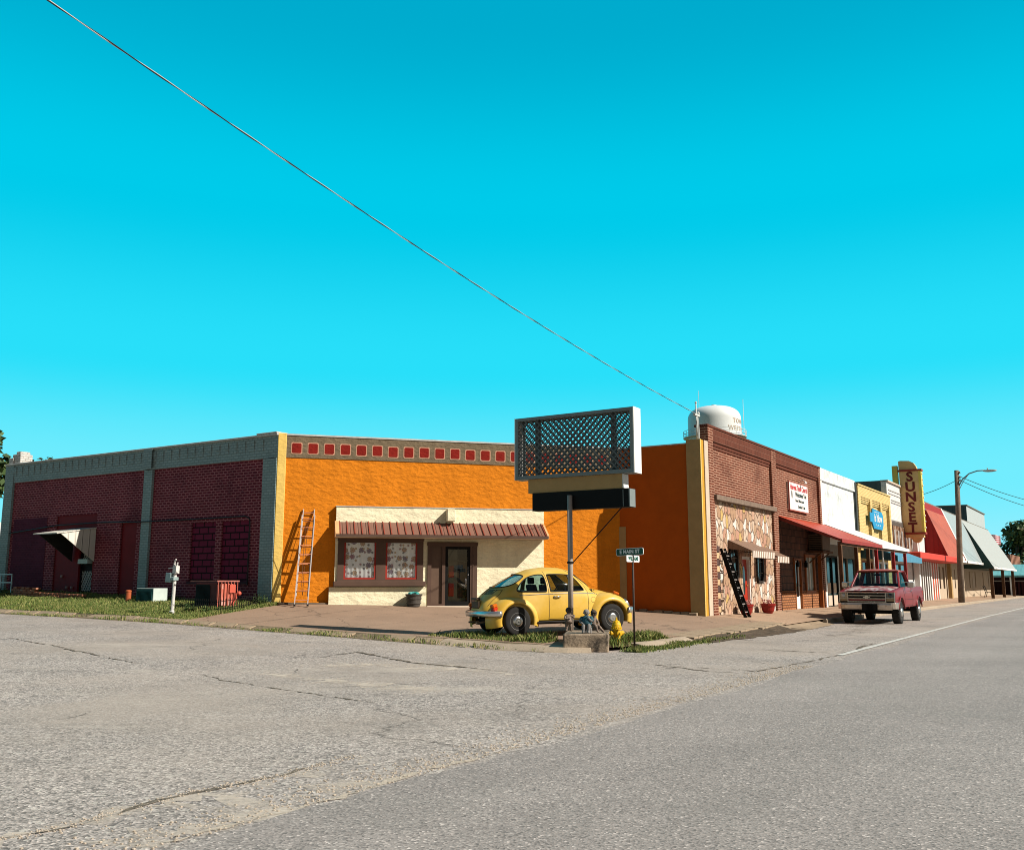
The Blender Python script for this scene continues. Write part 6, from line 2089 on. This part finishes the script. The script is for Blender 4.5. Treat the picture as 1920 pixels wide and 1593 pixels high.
# ---------------------------------------------------------------- ladders
def ladder(F, a, b, w, mat, rungm, name, label, sections=2, n=10, rail=.06):
    """F: wall frame; a, b = foot and head of the centre line"""
    t = thing(name, label, 'ladder', F @ Matrix.Translation(a))
    a, b = Vector(a), Vector(b)
    d = (b - a).normalized(); nrm = Vector((1, 0, 0)).cross(d).normalized()
    if nrm.y > 0: nrm = -nrm
    for k in range(sections):
        o = nrm * (-.0 - .065 * k)
        ww = w - .05 * k
        a1, b1 = (a, a + (b - a) * (.93 if sections > 1 else 1)) if k == 0 else (a + (b - a) * .10, b)
        sh = Vector((b.x - a.x, 0, 0))
        for s in (-1, 1):
            g = G(F); g.bar(a1 + o + Vector((s * ww / 2, 0, 0)), b1 + o + Vector((s * ww / 2, 0, 0)), .028, rail, nrm); g.build('rail', mat, t)
            if k == 0:
                g = G(F); g.box(a.x + s * ww / 2 - .03, a.x + s * ww / 2 + .03, a.y - .06, a.y + .05, a.z - .01, a.z + .05); g.build('foot', M_black, t)
        L = (b1 - a1).length
        for i in range(n):
            p = a1 + (b1 - a1) * ((i + .6) / n) + o
            g = G(F); g.tube([p - Vector((ww / 2, 0, 0)), p + Vector((ww / 2, 0, 0))], .016, 6); g.build('rung', rungm, t)
    return t


M_alu = paint('aluminium', (.62, .56, .53), .38, .35, var=.12)
M_oran = paint('fibreglass_orange', (.62, .24, .12), .5)
FZ = FO
al = ladder(FO, (.80, -.86, .705), (.95, -.10, 3.62), .38, M_alu, M_oran, 'extension_ladder', 'silver aluminium extension ladder leaning on the orange wall', 2, 10, .055)
g = G(FO); g.tube([(.86, -.80, 3.2), (.82, -.55, 2.2), (.80, -.72, 1.3), (.84, -.66, 1.0), (.86, -.5, 1.8), (.93, -.2, 3.2)], .007, 5); g.build('rope', M_woodpost, al)
lz = zwalk(1.7, -.78)
bl = ladder(FM, (1.73, -.80, lz + .01), (1.62, -.16, 2.50), .40, M_black, M_alu, 'extension_ladder', 'black extension ladder leaning on the field stone wall', 2, 8, .09)

# ---------------------------------------------------------------- pots and planters
FBk = FO @ Matrix.Translation((4.18, -.50, .655))
bp = thing('barrel_planter', 'dark half barrel planter with crumpled turquoise plastic by the window', 'planter', FBk)
g = G(FBk); g.lathe([(.185, 0), (.20, .05), (.235, .32), (.262, .345), (.268, .375), (.25, .38), (.235, .33), (0, .32)], (0, 0, 0), 28)
for r, z in ((.212, .10), (.23, .24)): g.lathe([(r, z - .02), (r + .012, z - .015), (r + .014, z + .015), (r + .004, z + .02)], (0, 0, 0), 28)
g.build('tub', paint('dark_barrel', (.075, .066, .058), .6, var=.3, scale=8), bp)
g = G(FBk)
rp = random.Random(6)
for k in range(5): g.ball((rp.uniform(-.11, .11), rp.uniform(-.11, .11), .37 + rp.uniform(0, .03)), (rp.uniform(.07, .12), rp.uniform(.07, .12), rp.uniform(.04, .08)), 7, 5)
g.build('plastic_cover', paint('turquoise_plastic', (.18, .62, .62), .35, var=.4, scale=9, dirt=(.02, .30, .26), dscale=8, dlo=.5, dhi=.58), bp)
M_redpot = paint('red_glazed_pot', (.26, .02, .015), .3, var=.2)


def pot(u, v, r, h, label):
    F = FMu(u, v, zwalk(u, v))
    t = thing('flower_pot', label, 'flower pot', F, 'red pots at the stone front')
    g = G(F); g.lathe([(r * .6, 0), (r * .85, h * .3), (r * .95, h * .7), (r * 1.05, h * .75), (r * 1.08, h), (r * .9, h), (r * .85, h * .85), (0, h * .82)], (0, 0, 0), 20); g.build('bowl', M_redpot, t, smooth=False)
    g = G(F)
    q = random.Random(int(u * 10))
    for k in range(26):
        a = q.uniform(0, 6.28); rr = q.uniform(0, r)
        p = Vector((rr * math.cos(a), rr * math.sin(a), h * .9 + q.uniform(0, .16)))
        g.ball(p, q.uniform(.02, .04), 5, 4)
    g.build('blossoms', paint('dry_pink_blossom', (.45, .20, .17), .8, var=.4, scale=20), t)


pot(2.9, -.38, .23, .36, 'dark red round pot behind the black ladder')
pot(5.15, -.42, .25, .34, 'red bowl shaped pot right of the red door')

# ---------------------------------------------------------------- side lawn things
def FRz(x, y, z=0):
    return FR @ Matrix.Translation((x, y, z))


def RL(x, y):
    p = FR @ Vector((x, y, 0)); return Lz(*to_uv(p))


zc = RL(-1.15, -1.25)
cg = thing('caged_air_conditioner', 'rusty red caged air conditioner in front of the blocked windows', 'air conditioner', FRz(-1.15, -1.25, zc))
g = G(FR); g.box(-1.62, -.68, -1.58, -.92, zc + .02, zc + .70); g.build('casing', paint('maroon_casing', (.12, .03, .028), .7, var=.25, scale=5), cg, bevel=.015)
g = G(FR)
for k in range(13): g.box(-1.58 + k * .047, -1.55 + k * .047, -1.592, -1.58, zc + .08, zc + .62)
g.box(-1.62, -1.02, -1.586, -1.579, zc + .05, zc + .66)
g.build('coil_grille', M_black, cg)
g = G(FR)
for k in range(7): g.bar((-.60, -1.62 + k * .12, zc), (-.60, -1.62 + k * .12, zc + .76), .022)
g.build('cage_bar', paint('dusty_red_bar', (.46, .12, .08), .7, var=.2), cg)
g = G(FR); g.box(-1.76, -.58, -1.68, -1.64, zc + .74, zc + .78); g.box(-1.76, -.58, -.88, -.84, zc + .74, zc + .78); g.box(-1.76, -1.72, -1.64, -.88, zc + .74, zc + .78); g.box(-.62, -.58, -1.64, -.88, zc + .74, zc + .78)
for k in range(14): g.box(-1.70 + k * .08, -1.68 + k * .08, -1.64, -.88, zc + .755, zc + .77)
g.build('cage_top', paint('pink_cage_top', (.40, .15, .12), .7, var=.3, scale=6), cg)
g = G(FR); g.box(-.675, -.63, -1.52, -.98, zc + .06, zc + .68); sdp = g.build('side_sheet', paint('salmon_sheet', (.52, .13, .085), .65, var=.25, scale=4, dirt=(.62, .40, .34), dscale=3, dlo=.5, dhi=.65), cg)
g = G(FR); g.box(-.62, -.58, -1.20, -.98, zc + .42, zc + .66); g.ball((-.56, -.86, zc + .40), .07, 8, 6); g.tube([(-.60, -.95, zc + .4), (-.52, -1.0, zc + .25), (-.54, -1.1, zc + .1)], .018, 6); g.build('meter_box', paint('orange_red_box', (.58, .11, .07), .6), cg)
zc2 = RL(-4.5, -.95)
tc = thing('condenser_unit', 'low dark teal and white condenser box on the lawn', 'air conditioner', FRz(-4.5, -.95, zc2))
g = G(FR); g.box(-4.92, -4.07, -1.2, -.65, zc2 - .02, zc2 + .42); cas = g.build('casing', paint('pale_green_white', (.56, .64, .60), .55, var=.1), tc, bevel=.012)
g = G(FR); g.box(-4.90, -4.09, -1.212, -1.2, zc2 + .34, zc2 + .41); g.box(-4.90, -4.09, -1.207, -1.2, zc2, zc2 + .34)
for k in range(14): g.box(-4.87 + k * .056, -4.85 + k * .056, -1.222, -1.207, zc2 + .02, zc2 + .33)
g.build('grille', paint('dark_teal_grille', (.015, .085, .085), .6), tc)
zc3 = RL(-5.42, -1.12)
g = G(FRz(-5.42, -1.12, zc3)); g.lathe([(.085, -.05), (.085, .30), (.095, .31), (.095, .34), (.06, .36), (0, .365)], (0, 0, 0), 14)
tag(g.build('pipe_stub', paint('orange_clay_pipe', (.42, .10, .035), .75, var=.25, scale=9), bevel=.004), 'short orange capped pipe beside the teal condenser box', 'pipe')
zp = RL(-1.32, -2.62)
FQ = FRz(-1.32, -2.62, zp) @ Matrix.Rotation(RAD(2), 4, 'Y')
M_peel = paint('peeling_white_paint', (.66, .65, .62), .75, var=.15, scale=10, dirt=(.04, .035, .03), dscale=11, dlo=.55, dhi=.60)
mp = thing('meter_post', 'peeling white post with a small meter box on the lawn', 'post', FQ)
g = G(FQ); g.tube([(0, 0, -.1), (0, 0, 1.38)], .05, 10); g.lathe([(.09, -.02), (.085, .05), (.05, .07)], (0, 0, 0), 10); g.build('post', M_peel, mp)
g = G(FQ); g.box(-.30, -.06, -.10, .06, .86, 1.14); g.box(-.06, .08, -.10, .08, .92, 1.02); g.build('meter_box', paint('pale_teal_meter', (.30, .40, .40), .5, var=.3, scale=6), mp, bevel=.015)
g = G(FQ); g.box(-.05, .10, -.06, .06, 1.12, 1.34); g.tube([(-.06, 0, 1.3), (-.06, 0, 1.46), (.0, 0, 1.52)], .025, 6); g.tube([(.07, 0, 1.3), (.07, 0, 1.44)], .022, 6); g.tube([(-.3, 0, 1.26), (-.06, 0, 1.28)], .02, 6); g.build('fittings', M_peel, mp)
fz = lambda x, y: RL(x, y)
fn = thing('garden_fence', 'low black iron picket fence round the rusty air conditioner', 'fence', FRz(-1.2, -2.05, fz(-1.2, -2.05)))
fpts = [(-1.75 + k * .085, -2.05) for k in range(21)] + [(-.05, -2.05 + k * .085) for k in range(1, 19)]
g = G(FR)
for x, y in fpts: g.bar((x, y, fz(x, y) - .05), (x, y, fz(x, y) + .36), .013)
g.build('pickets', M_black, fn)
g = G(FR)
for h in (.10, .30):
    g.bar((-1.75, -2.05, fz(-1.75, -2.05) + h), (-.05, -2.05, fz(-.05, -2.05) + h), .016); g.bar((-.05, -2.05, fz(-.05, -2.05) + h), (-.05, -.55, fz(-.05, -.55) + h), .016)
g.build('rails', M_black, fn)
bpz = RL(-10.5, -1.0)
br = thing('brick_planter_wall', 'low crumbling red brick edging wall on the lawn', 'low wall', FRz(-10.5, -1.0, bpz))
rr_ = random.Random(9)
g = G(FR)
for k in range(17):
    x = -12.2 + k * .245
    for j in range(4 if k < 6 else 2):
        zz = RL(x, -1.0) + .0 + j * .075
        if j == 3 and rr_.random() < .2: continue
        g.box(x + rr_.uniform(0, .03) + (.11 if j % 2 else 0), x + .23 + (.11 if j % 2 else 0), -1.08 + rr_.uniform(-.02, .02), -.92, zz, zz + .068)
g.build('bricks', paint('weathered_brick', (.36, .145, .085), .9, var=.35, scale=6, dirt=(.5, .36, .28), dscale=5, dlo=.55, dhi=.7), br, bevel=.006)
gz = RL(-13.5, -.55)
gt_ = thing('metal_gate', 'small grey tubular gate at the far end of the brick wall', 'gate', FRz(-13.5, -.55, gz))
g = G(FR)
for a, b in (((-13.84, gz - .05), (-13.84, gz + .68)), ((-13.12, gz - .05), (-13.12, gz + .68)), ((-13.84, gz + .66), (-13.12, gz + .66)), ((-13.84, gz + .36), (-13.12, gz + .36)), ((-14.8, gz + .66), (-13.84, gz + .66))):
    g.bar((a[0], -.55, a[1]), (b[0], -.55, b[1]), .04)
g.build('gate_frame', paint('galvanised_pipe', (.42, .45, .45), .45, .4), gt_)

# ---------------------------------------------------------------- wooden lamp pole and wires
lu, lv = 39.9, -2.30
lp0 = UV(lu, lv, zwalk(lu, lv) - .1)
FL = frame(lp0, SV * -1)
lp = thing('street_lamp', 'wooden utility pole carrying a curved steel street lamp', 'street lamp', FL)
M_poleW = paint('weathered_pole_wood', (.19, .145, .11), .9, var=.35, scale=3, bump=.5, bscale=14)
g = G(FL); g.tube([(0, 0, 0), (.10, 0, 3), (.22, 0, 6), (.30, 0, 8.72)], [.20, .185, .165, .14], 14); g.build('pole', M_poleW, lp, smooth=True)
g = G(FL)
arm = [(.30, -.0, 7.55), (.62, -.05, 8.1), (1.05, -.1, 8.45), (1.55, -.15, 8.60), (2.0, -.2, 8.60)]
g.tube(arm, .04, 8); g.tube([(.28, 0, 6.9), (.42, -.02, 7.5), (.68, -.05, 8.0), (.98, -.08, 8.36)], .022, 6); g.build('arm', M_signgrey, lp, smooth=True)
g = G(FL); g.ball((2.3, -.2, 8.56), (.42, .15, .09), 12, 8); g.lathe([(.035, 8.62), (.035, 8.74), (0, 8.75)], (2.17, -.2, 0), 8); g.build('lamp_head', paint('lamp_grey', (.36, .40, .40), .4), lp, smooth=True)
g = G(FL)
for z in (8.5, 8.2, 8.0): g.lathe([(.05, 0), (.06, .06), (.03, .09), (.05, .12), (0, .14)], (.48, -.05, z), 8); g.bar((.28, 0, z), (.5, -.05, z), .03)
g.build('insulator', M_rim, lp)


def sagwire(a, b, sag, r, label, n=40, group='overhead wires', name='overhead_wire', mat=None):
    a, b = Vector(a), Vector(b)
    g = G()
    g.tube([a + (b - a) * t - Vector((0, 0, sag * 4 * t * (1 - t))) for t in (k / n for k in range(n + 1))], r, 6)
    return tag(g.build(name, mat or M_wire, smooth=True), label, 'wire', group)


M_wire = paint('dark_wire', (.02, .022, .024), .6)
A_ = UV(.3, .1, 6.78)
B_ = Vector((-5.38, 10, 8.95))
D_ = (B_ - A_)
g = G()
L_ = D_.length * 1.9
for ph, mi in ((0, 0), (math.pi, 1)):
    g.mi = mi
    P = []
    for k in range(420):
        t = k / 419
        c = A_ + D_ * 1.9 * t - Vector((0, 0, .9 * 4 * t * (1 - t)))
        a = ph + t * L_ * 2 * math.pi / 1.6
        P.append(c + Vector((math.cos(a) * .006, math.sin(a) * .004, math.sin(a) * .007)))
    g.tube(P, .0085 if mi == 0 else .0065, 5)
tag(g.build('overhead_wire', [M_wire, paint('bare_wire', (.62, .62, .6), .4, .3)], smooth=True), 'long twisted cable crossing the sky to the brick corner', 'wire', 'overhead wires')
pt = FL @ Vector((.48, -.05, 8.3))
sagwire(FL @ Vector((.2, .05, 8.05)), UV(41.5, 3.0, 7.2), .45, .018, 'thin wire from the lamp pole to the white building roof')
sagwire(pt, Vector((62, 95, 9.2)), 1.2, .02, 'upper of two wires leaving the lamp pole to the right')
sagwire(FL @ Vector((.48, -.05, 8.05)), Vector((62, 95, 8.4)), 1.3, .02, 'lower of two wires leaving the lamp pole to the right')
# service mast on the brick parapet
FV = FMu(.32, .12, 5.92)
sm_ = thing('service_mast', 'pale metal service mast with a bracket on the brick corner', 'mast', FV)
g = G(FV); g.tube([(-.12, 0, 0), (-.12, 0, 1.22)], .022, 8); g.tube([(-.02, 0, 0), (-.02, 0, .8)], .02, 8); g.build('pipe', M_whitelat, sm_, smooth=True)
g = G(FV); g.box(-.30, .12, -.04, .04, .80, .86); g.lathe([(.05, .86), (.06, .92), (.03, .96)], (.05, 0, 0), 8); g.ball((-.12, 0, 1.24), .04, 8, 6); g.build('bracket', M_whitelat, sm_)
g = G(FV)
g.tube([(.02, 0, .84), (.12, .0, .3), (.05, -.02, .0)], .012, 5); g.tube([(-.1, -.03, .8), (-.16, -.04, .4), (-.08, -.04, .0)], .012, 5); g.build('loose_cable', M_whitelat, sm_)

# ---------------------------------------------------------------- water tower
WC = Vector((32.6, 150, 0))
FW = frame(WC, (1, .0))
wt = thing('water_tower', 'white domed water tower with town lettering behind the brick building', 'water tower', FW)
R = 4.2
prof = [(1.5, 20.2), (2.6, 20.8), (3.7, 22.0), (R, 23.4), (R, 27.0)]
prof += [(R * math.cos(RAD(a)) ** .7, 27.0 + 2.3 * math.sin(RAD(a)) ** .82) for a in range(4, 90, 6)] + [(.0, 29.31)]
M_tank = paint('tank_white', (.72, .76, .76), .45, var=.05, scale=.4)
g = G(FW); g.lathe(prof, (0, 0, 0), 48); g.build('tank', M_tank, wt, smooth=True)
g = G(FW); g.lathe([(2.0, -1), (1.5, .5), (1.4, 20.5)], (0, 0, 0), 24); g.build('stem', M_tank, wt, smooth=True)
g = G(FW)
for z, rr in ((24.2, .05), (24.75, .04), (25.2, .04)): g.tube([((R + .75) * math.cos(2 * math.pi * k / 48), (R + .75) * math.sin(2 * math.pi * k / 48), z) for k in range(49)], rr, 5, False)
for k in range(24):
    a = 2 * math.pi * k / 24
    g.bar(((R + .75) * math.cos(a), (R + .75) * math.sin(a), 24.2), ((R + .75) * math.cos(a), (R + .75) * math.sin(a), 25.2), .05)
g.lathe([(R, 24.15), (R + .8, 24.15), (R + .8, 24.2), (R, 24.2)], (0, 0, 0), 48)
g.build('catwalk', M_tank, wt)
g = G(FW); g.lathe([(.45, 29.2), (.45, 29.55), (0, 29.65)], (0, 0, 0), 12)
g.tube([(-2.7, -1.5, 28), (-2.7, -1.5, 31.6)], .03, 5); g.build('vent_cap', M_tank, wt)
g = G(FW); g.tube([(4.6, -.6, 25.0), (4.6, -.6, 30.4)], .035, 5); g.tube([(4.2, -.4, 25.6), (4.6, -.6, 25.6)], .04, 5); g.build('antenna', M_white, wt)
M_tlet = paint('tank_lettering', (.42, .30, .19), .6)


def wrap_text(body, size, zc, a0):
    cu = bpy.data.curves.new('t', 'FONT'); cu.body, cu.size, cu.offset, cu.resolution_u = body, size, .01, 2
    cu.space_character = 1.15
    o = bpy.data.objects.new('t', cu); me = bpy.data.meshes.new_from_object(o)
    bpy.data.objects.remove(o); bpy.data.curves.remove(cu)
    bm = bmesh.new(); bm.from_mesh(me)
    for k in range(1, 60):
        bmesh.ops.bisect_plane(bm, geom=bm.verts[:] + bm.edges[:] + bm.faces[:], plane_co=(k * .15, 0, 0), plane_no=(1, 0, 0))
    for v in bm.verts:
        a = a0 + v.co.x / R
        z = zc + v.co.y
        rr = R if z < 27.0 else R * math.cos(math.asin(min(1, ((z - 27.0) / 2.3) ** (1 / .82)))) ** .7
        v.co = Vector(((rr + .03) * math.sin(a), -(rr + .03) * math.cos(a), z))
    bm.to_mesh(me); bm.free()
    me.transform(FW); me.materials.clear(); me.materials.append(M_tlet)
    finish('lettering', me, wt)


wrap_text('TOWN OF', 1.05, 26.15, RAD(31))
wrap_text('WESTVILLE', 1.05, 24.95, RAD(18))

# ---------------------------------------------------------------- far end bits
bz = zwalk(66, -1.0)
FBn = FMu(66.5, -1.2, bz)
bn_ = thing('metal_bench', 'black metal bench on the pavement under the grey roof', 'bench', FBn)
g = G(FBn)
for y in (-.25, -.12, 0, .12): g.bar((-.7, y, .45), (.7, y, .45), .08, .03)
g.build('seat', M_black, bn_)
g = G(FBn)
for z in (.6, .75, .9): g.bar((-.7, .22 + (z - .5) * .25, z), (.7, .22 + (z - .5) * .25, z), .08, .03)
g.build('backrest', M_black, bn_)
for x in (-.65, .65):
    g = G(FBn); g.tube([(x, -.3, 0), (x, -.22, .45), (x, .2, .45), (x, .38, .98)], .03, 6); g.tube([(x, .3, 0), (x, .18, .45)], .03, 6); g.tube([(x, -.26, .45), (x, -.26, .65), (x, .25, .66)], .025, 6); g.build('leg', M_black, bn_)


def flag_mat():
    n = N('striped_flag')
    s = n.n('SeparateXYZ'); n.l(n.coord('UV'), s.inputs[0])
    t = n.math('FRACT', n.math('MULTIPLY', s.outputs[1], 4.3))
    return n.done(n.ramp(t, [(0, (.42, .02, .05)), (.5, (.72, .62, .62))], 'CONSTANT'), .8)


M_flag = flag_mat()


def flag(base, h, w, fh, label, droop):
    F = frame(base, (1, .2))
    t = thing('flagpole', label, 'flag', F, 'flags at the far end of the street')
    g = G(F); g.tube([(0, 0, 0), (0, 0, h)], .05, 6); g.ball((0, 0, h + .06), .09, 8, 6); g.build('pole', M_white, t)
    g = G(F)
    for i in range(8):
        a, b = w * i / 8, w * (i + 1) / 8
        ya, yb = .12 * math.sin(i * 1.1), .12 * math.sin((i + 1) * 1.1)
        za, zb = -droop * a, -droop * b
        g.quad((a + .05, ya, h - fh + za), (b + .05, yb, h - fh + zb), (b + .05, yb, h + zb), (a + .05, ya, h + za))
    g.build('flag_cloth', M_flag, t)


flag(Vector((59.2, 118, -.3)), 7.6, 1.7, 1.1, 'striped flag streaming above the grey sloping roof', .15)
flag(Vector((58.9, 108.5, -.3)), 6.6, .8, 1.0, 'striped flag drooping on a white pole at the far right', .9)
F_ = frame(Vector((77.5, 143, -.4)), (1, 0))
up_ = thing('utility_pole', 'distant dark utility pole among the trees at far right', 'utility pole', F_)
g = G(F_); g.tube([(0, 0, 0), (0, 0, 10.2)], [.18, .12], 8); g.build('pole', M_poleW, up_)
g = G(F_); g.bar((-1.0, 0, 9.7), (1.0, 0, 9.7), .1); g.build('crossarm', M_poleW, up_)
FSd = frame(Vector((-41, 66, .6)), (1, .25))
sh_ = thing('side_street_shed', 'white and red shed at the far end of the side street', 'shed', FSd)
g = G(FSd); g.box(-5, 5, -3, 3, -.3, 2.9); g.build('red_wall', paint('shed_red', (.45, .05, .03), .7), sh_)
g = G(FSd); g.prism([(-3.4, 2.9), (3.4, 2.9), (3.0, 4.9), (-3.0, 4.9)], 'x', -5.2, 5.2); g.build('roof', M_white, sh_)

# ================================================================ vegetation
def leafmat(name, a, b, c):
    n = N(name)
    g = n.n('NewGeometry')
    k = n.ramp(g.outputs['Random Per Island'], [(0, a), (.5, b), (1, c)])
    n.bsdf.inputs['Transmission Weight'].default_value = 0
    return n.done(k, .65, 0, .3)


M_leafd = leafmat('dark_leaf', (.03, .062, .02), (.065, .115, .032), (.13, .18, .055))
M_leafo = leafmat('olive_leaf', (.05, .065, .02), (.085, .105, .03), (.15, .15, .05))
M_bark = paint('bark', (.10, .07, .05), .95, var=.4, scale=4, bump=.8, bscale=10)
M_grass = leafmat('grass_blade', (.075, .13, .022), (.16, .225, .045), (.38, .34, .13))
M_weed = leafmat('weed_leaf', (.04, .085, .025), (.08, .14, .04), (.14, .2, .06))


def tree(name, base, h, cr, cz, leaves, ls, seed, label, mat, group=None, lumps=18):
    r = random.Random(seed)
    F = frame(base, (1, 0))
    t = thing(name, label, 'tree', F, group)
    g = G(F)
    g.tube([(0, 0, -.3), (.1, 0, h * .25), (-.05, .1, h * .5), (0, 0, h * .8)], [h * .035, h * .028, h * .018, .04], 8)
    cl = []
    for k in range(lumps):
        a, b = r.uniform(0, 6.28), r.uniform(-.7, 1)
        rad = cr * r.uniform(.45, .85)
        c = Vector((math.cos(a) * rad * math.sqrt(max(0, 1 - b * b * .7)), math.sin(a) * rad * math.sqrt(max(0, 1 - b * b * .7)), cz + b * (h - cz) * .85))
        cl.append((c, cr * r.uniform(.22, .42)))
        g.tube([(0, 0, h * r.uniform(.25, .5)), c * .5 + Vector((0, 0, h * .22)), c], [h * .012, h * .008, .02], 5)
    g.build('trunk', M_bark, t)
    g = G(F)
    for k in range(leaves):
        c, rr = r.choice(cl)
        d = Vector((r.gauss(0, 1), r.gauss(0, 1), r.gauss(0, 1))).normalized()
        p = c + d * rr * r.uniform(.55, 1.08)
        x = Vector((r.gauss(0, 1), r.gauss(0, 1), r.gauss(0, .6))).normalized()
        y = x.cross(d + Vector((r.uniform(-.6, .6), r.uniform(-.6, .6), r.uniform(-.6, .6)))).normalized()
        s = ls * r.uniform(.6, 1.3)
        g.add([p - x * s, p + y * s * .55, p + x * s, p - y * s * .55], [(0, 1, 2, 3)])
    g.build('crown', mat, t)


tree('broadleaf_tree', Vector((-37.3, 60, .5)), 12.2, 4.8, 6.6, 6500, .34, 1, 'tall leafy tree cut by the left edge behind the brick wall', M_leafd)
tree('broadleaf_tree', Vector((-39.2, 78, .5)), 10.7, 2.2, 9.2, 1200, .22, 2, 'tree top just showing over the far end of the brick parapet', M_leafo)
tree('broadleaf_tree', Vector((79.5, 150, -.5)), 10.4, 4.8, 6.0, 4200, .42, 3, 'large tree behind the striped flag at the end of the street', M_leafd, 'trees at the end of the street')
tree('broadleaf_tree', Vector((73.0, 158, -.5)), 8.8, 4.0, 5.2, 2600, .42, 4, 'lower tree showing just right of the long grey roof', M_leafd, 'trees at the end of the street')
tree('broadleaf_tree', Vector((84.0, 140, -.5)), 7.6, 4.6, 4.2, 3000, .42, 5, 'olive tree at the right edge below the utility pole', M_leafo, 'trees at the end of the street')


def grass(name, area, H, n, h0, h1, seed, mat, dens=None, w=.012):
    """loose blades on the ground: area() gives (u, v) points"""
    r = random.Random(seed)
    g = G()
    for k in range(n):
        u, v = area(r)
        if dens and r.random() > dens(u, v): continue
        h = r.uniform(h0, h1) * (1 + .7 * math.sin(u * 3.1 + v * 1.7) * math.sin(v * 2.3))
        h = max(h, h0 * .6)
        p = UV(u, v, H(u, v) - .01)
        a = r.uniform(0, 6.28)
        d = Vector((math.cos(a), math.sin(a), 0)); s = Vector((-d.y, d.x, 0)) * w * r.uniform(.7, 1.4)
        l = d * h * r.uniform(.1, .7)
        g.add([p - s, p + s, p + l * .4 + Vector((0, 0, h * .65)) + s * .6, p + l + Vector((0, 0, h)), p + l * .4 + Vector((0, 0, h * .65)) - s * .6], [(0, 1, 2, 3, 4)])
    return tag(g.build(name, mat), kind='stuff')


class HG:
    """ground height sampled once on a grid (the spline itself is slow)"""
    def __init__(s, u0, u1, v0, v1, st=.5):
        s.u0, s.v0, s.st = u0, v0, st
        s.nu, s.nv = int((u1 - u0) / st) + 2, int((v1 - v0) / st) + 2
        s.z = [[Lz(u0 + i * st, v0 + j * st) for j in range(s.nv)] for i in range(s.nu)]

    def __call__(s, u, v):
        a, b = (u - s.u0) / s.st, (v - s.v0) / s.st
        i, j = min(max(int(a), 0), s.nu - 2), min(max(int(b), 0), s.nv - 2)
        a, b = a - i, b - j
        return (s.z[i][j] * (1 - a) + s.z[i + 1][j] * a) * (1 - b) + (s.z[i][j + 1] * (1 - a) + s.z[i + 1][j + 1] * a) * b


HL = HG(-11.5, -7, -2.6, 42)
grass('lawn_grass', lambda r: (r.uniform(-11.33, -7.95), 10.3 + 18 * r.random() ** 1.4), HL, 56000, .03, .095, 1, M_grass, lambda u, v: min(1, .78 + .5 * math.sin(u * 1.9 + v * .8) * math.sin(v * 1.3 - u)), w=.011)
def isl(r):
    t = r.random()
    if t < .55: return r.uniform(-11.2, -10.55) + .3 * r.random(), r.uniform(-.7, 2.4)
    if t < .8: return r.uniform(-9.2, -7.5), r.uniform(-2.12, -1.55)
    return r.uniform(-10.6, -9.0), r.uniform(-2.2, -1.2)
def isd(u, v):
    if v > 0: return max(0, 1 - max(0, (u + 10.85) / .55)) * (1 if v < 1.7 else .4)
    return .9 if u > -9.2 else .35
grass('kerb_grass', isl, HL, 9000, .05, .17, 2, M_grass, isd, .010)
grass('gutter_grass', lambda r: (r.uniform(-11.75, -11.3), r.uniform(-1.0, 22)), lambda u, v: Hroad(u, v) + .02, 6000, .03, .09, 3, M_grass, lambda u, v: .5 + .5 * math.sin(v * 2.1) * math.sin(v * .9 + 1), .010)
grass('dirt_weeds', lambda r: (-10.8 + 6.5 * r.random() ** 1.3, -2.62 + r.gauss(0, .12)), lambda u, v: Hroad(u, v) + .012, 4200, .03, .10, 4, M_grass, lambda u, v: .75 if u < -7 else .3, .010)


def weed(F, label, n, h, seed, spread=.2):
    r = random.Random(seed)
    t = thing('weed_plant', label, 'plant', F)
    gs, gl_ = G(F), G(F)
    for k in range(n):
        a = r.uniform(0, 6.28)
        top = Vector((math.cos(a) * spread * r.random(), math.sin(a) * spread * r.random(), h * r.uniform(.5, 1)))
        gs.tube([(top.x * .2, top.y * .2, 0), (top.x * .7, top.y * .7, top.z * .6), top], [.006, .005, .003], 4)
        for j in range(7):
            p = Vector((top.x * .2, top.y * .2, 0)).lerp(top, r.uniform(.3, 1.05))
            b = r.uniform(0, 6.28)
            x = Vector((math.cos(b), math.sin(b), r.uniform(-.3, .5))).normalized(); y = x.cross(Vector((0, 0, 1))).normalized()
            s = r.uniform(.035, .065)
            gl_.add([p, p + x * s * .6 + y * s * .5, p + x * s * 1.4, p + x * s * .6 - y * s * .5], [(0, 1, 2, 3)])
    gs.build('stem', M_weed, t); gl_.build('leaves', M_weed, t)


weed(FRz(.02, -.42, RL(.02, -.42)), 'leafy weed at the foot of the yellow corner strip', 16, .36, 1, .22)
weed(FRz(-.38, -.30, RL(-.38, -.3)), 'leafy weed growing against the grey brick pilaster', 12, .34, 2, .18)
weed(FRz(-1.0, -2.25, RL(-1.0, -2.25)), 'sprawling weed clump in front of the low iron fence', 20, .22, 3, .35)
weed(FRz(-.35, -2.2, RL(-.35, -2.2)), 'small weed at the right corner of the low iron fence', 10, .20, 4, .2)
weed(FRz(-13.0, -.9, RL(-13.0, -.9)), 'weed clump beside the grey tubular gate', 14, .28, 5, .3)
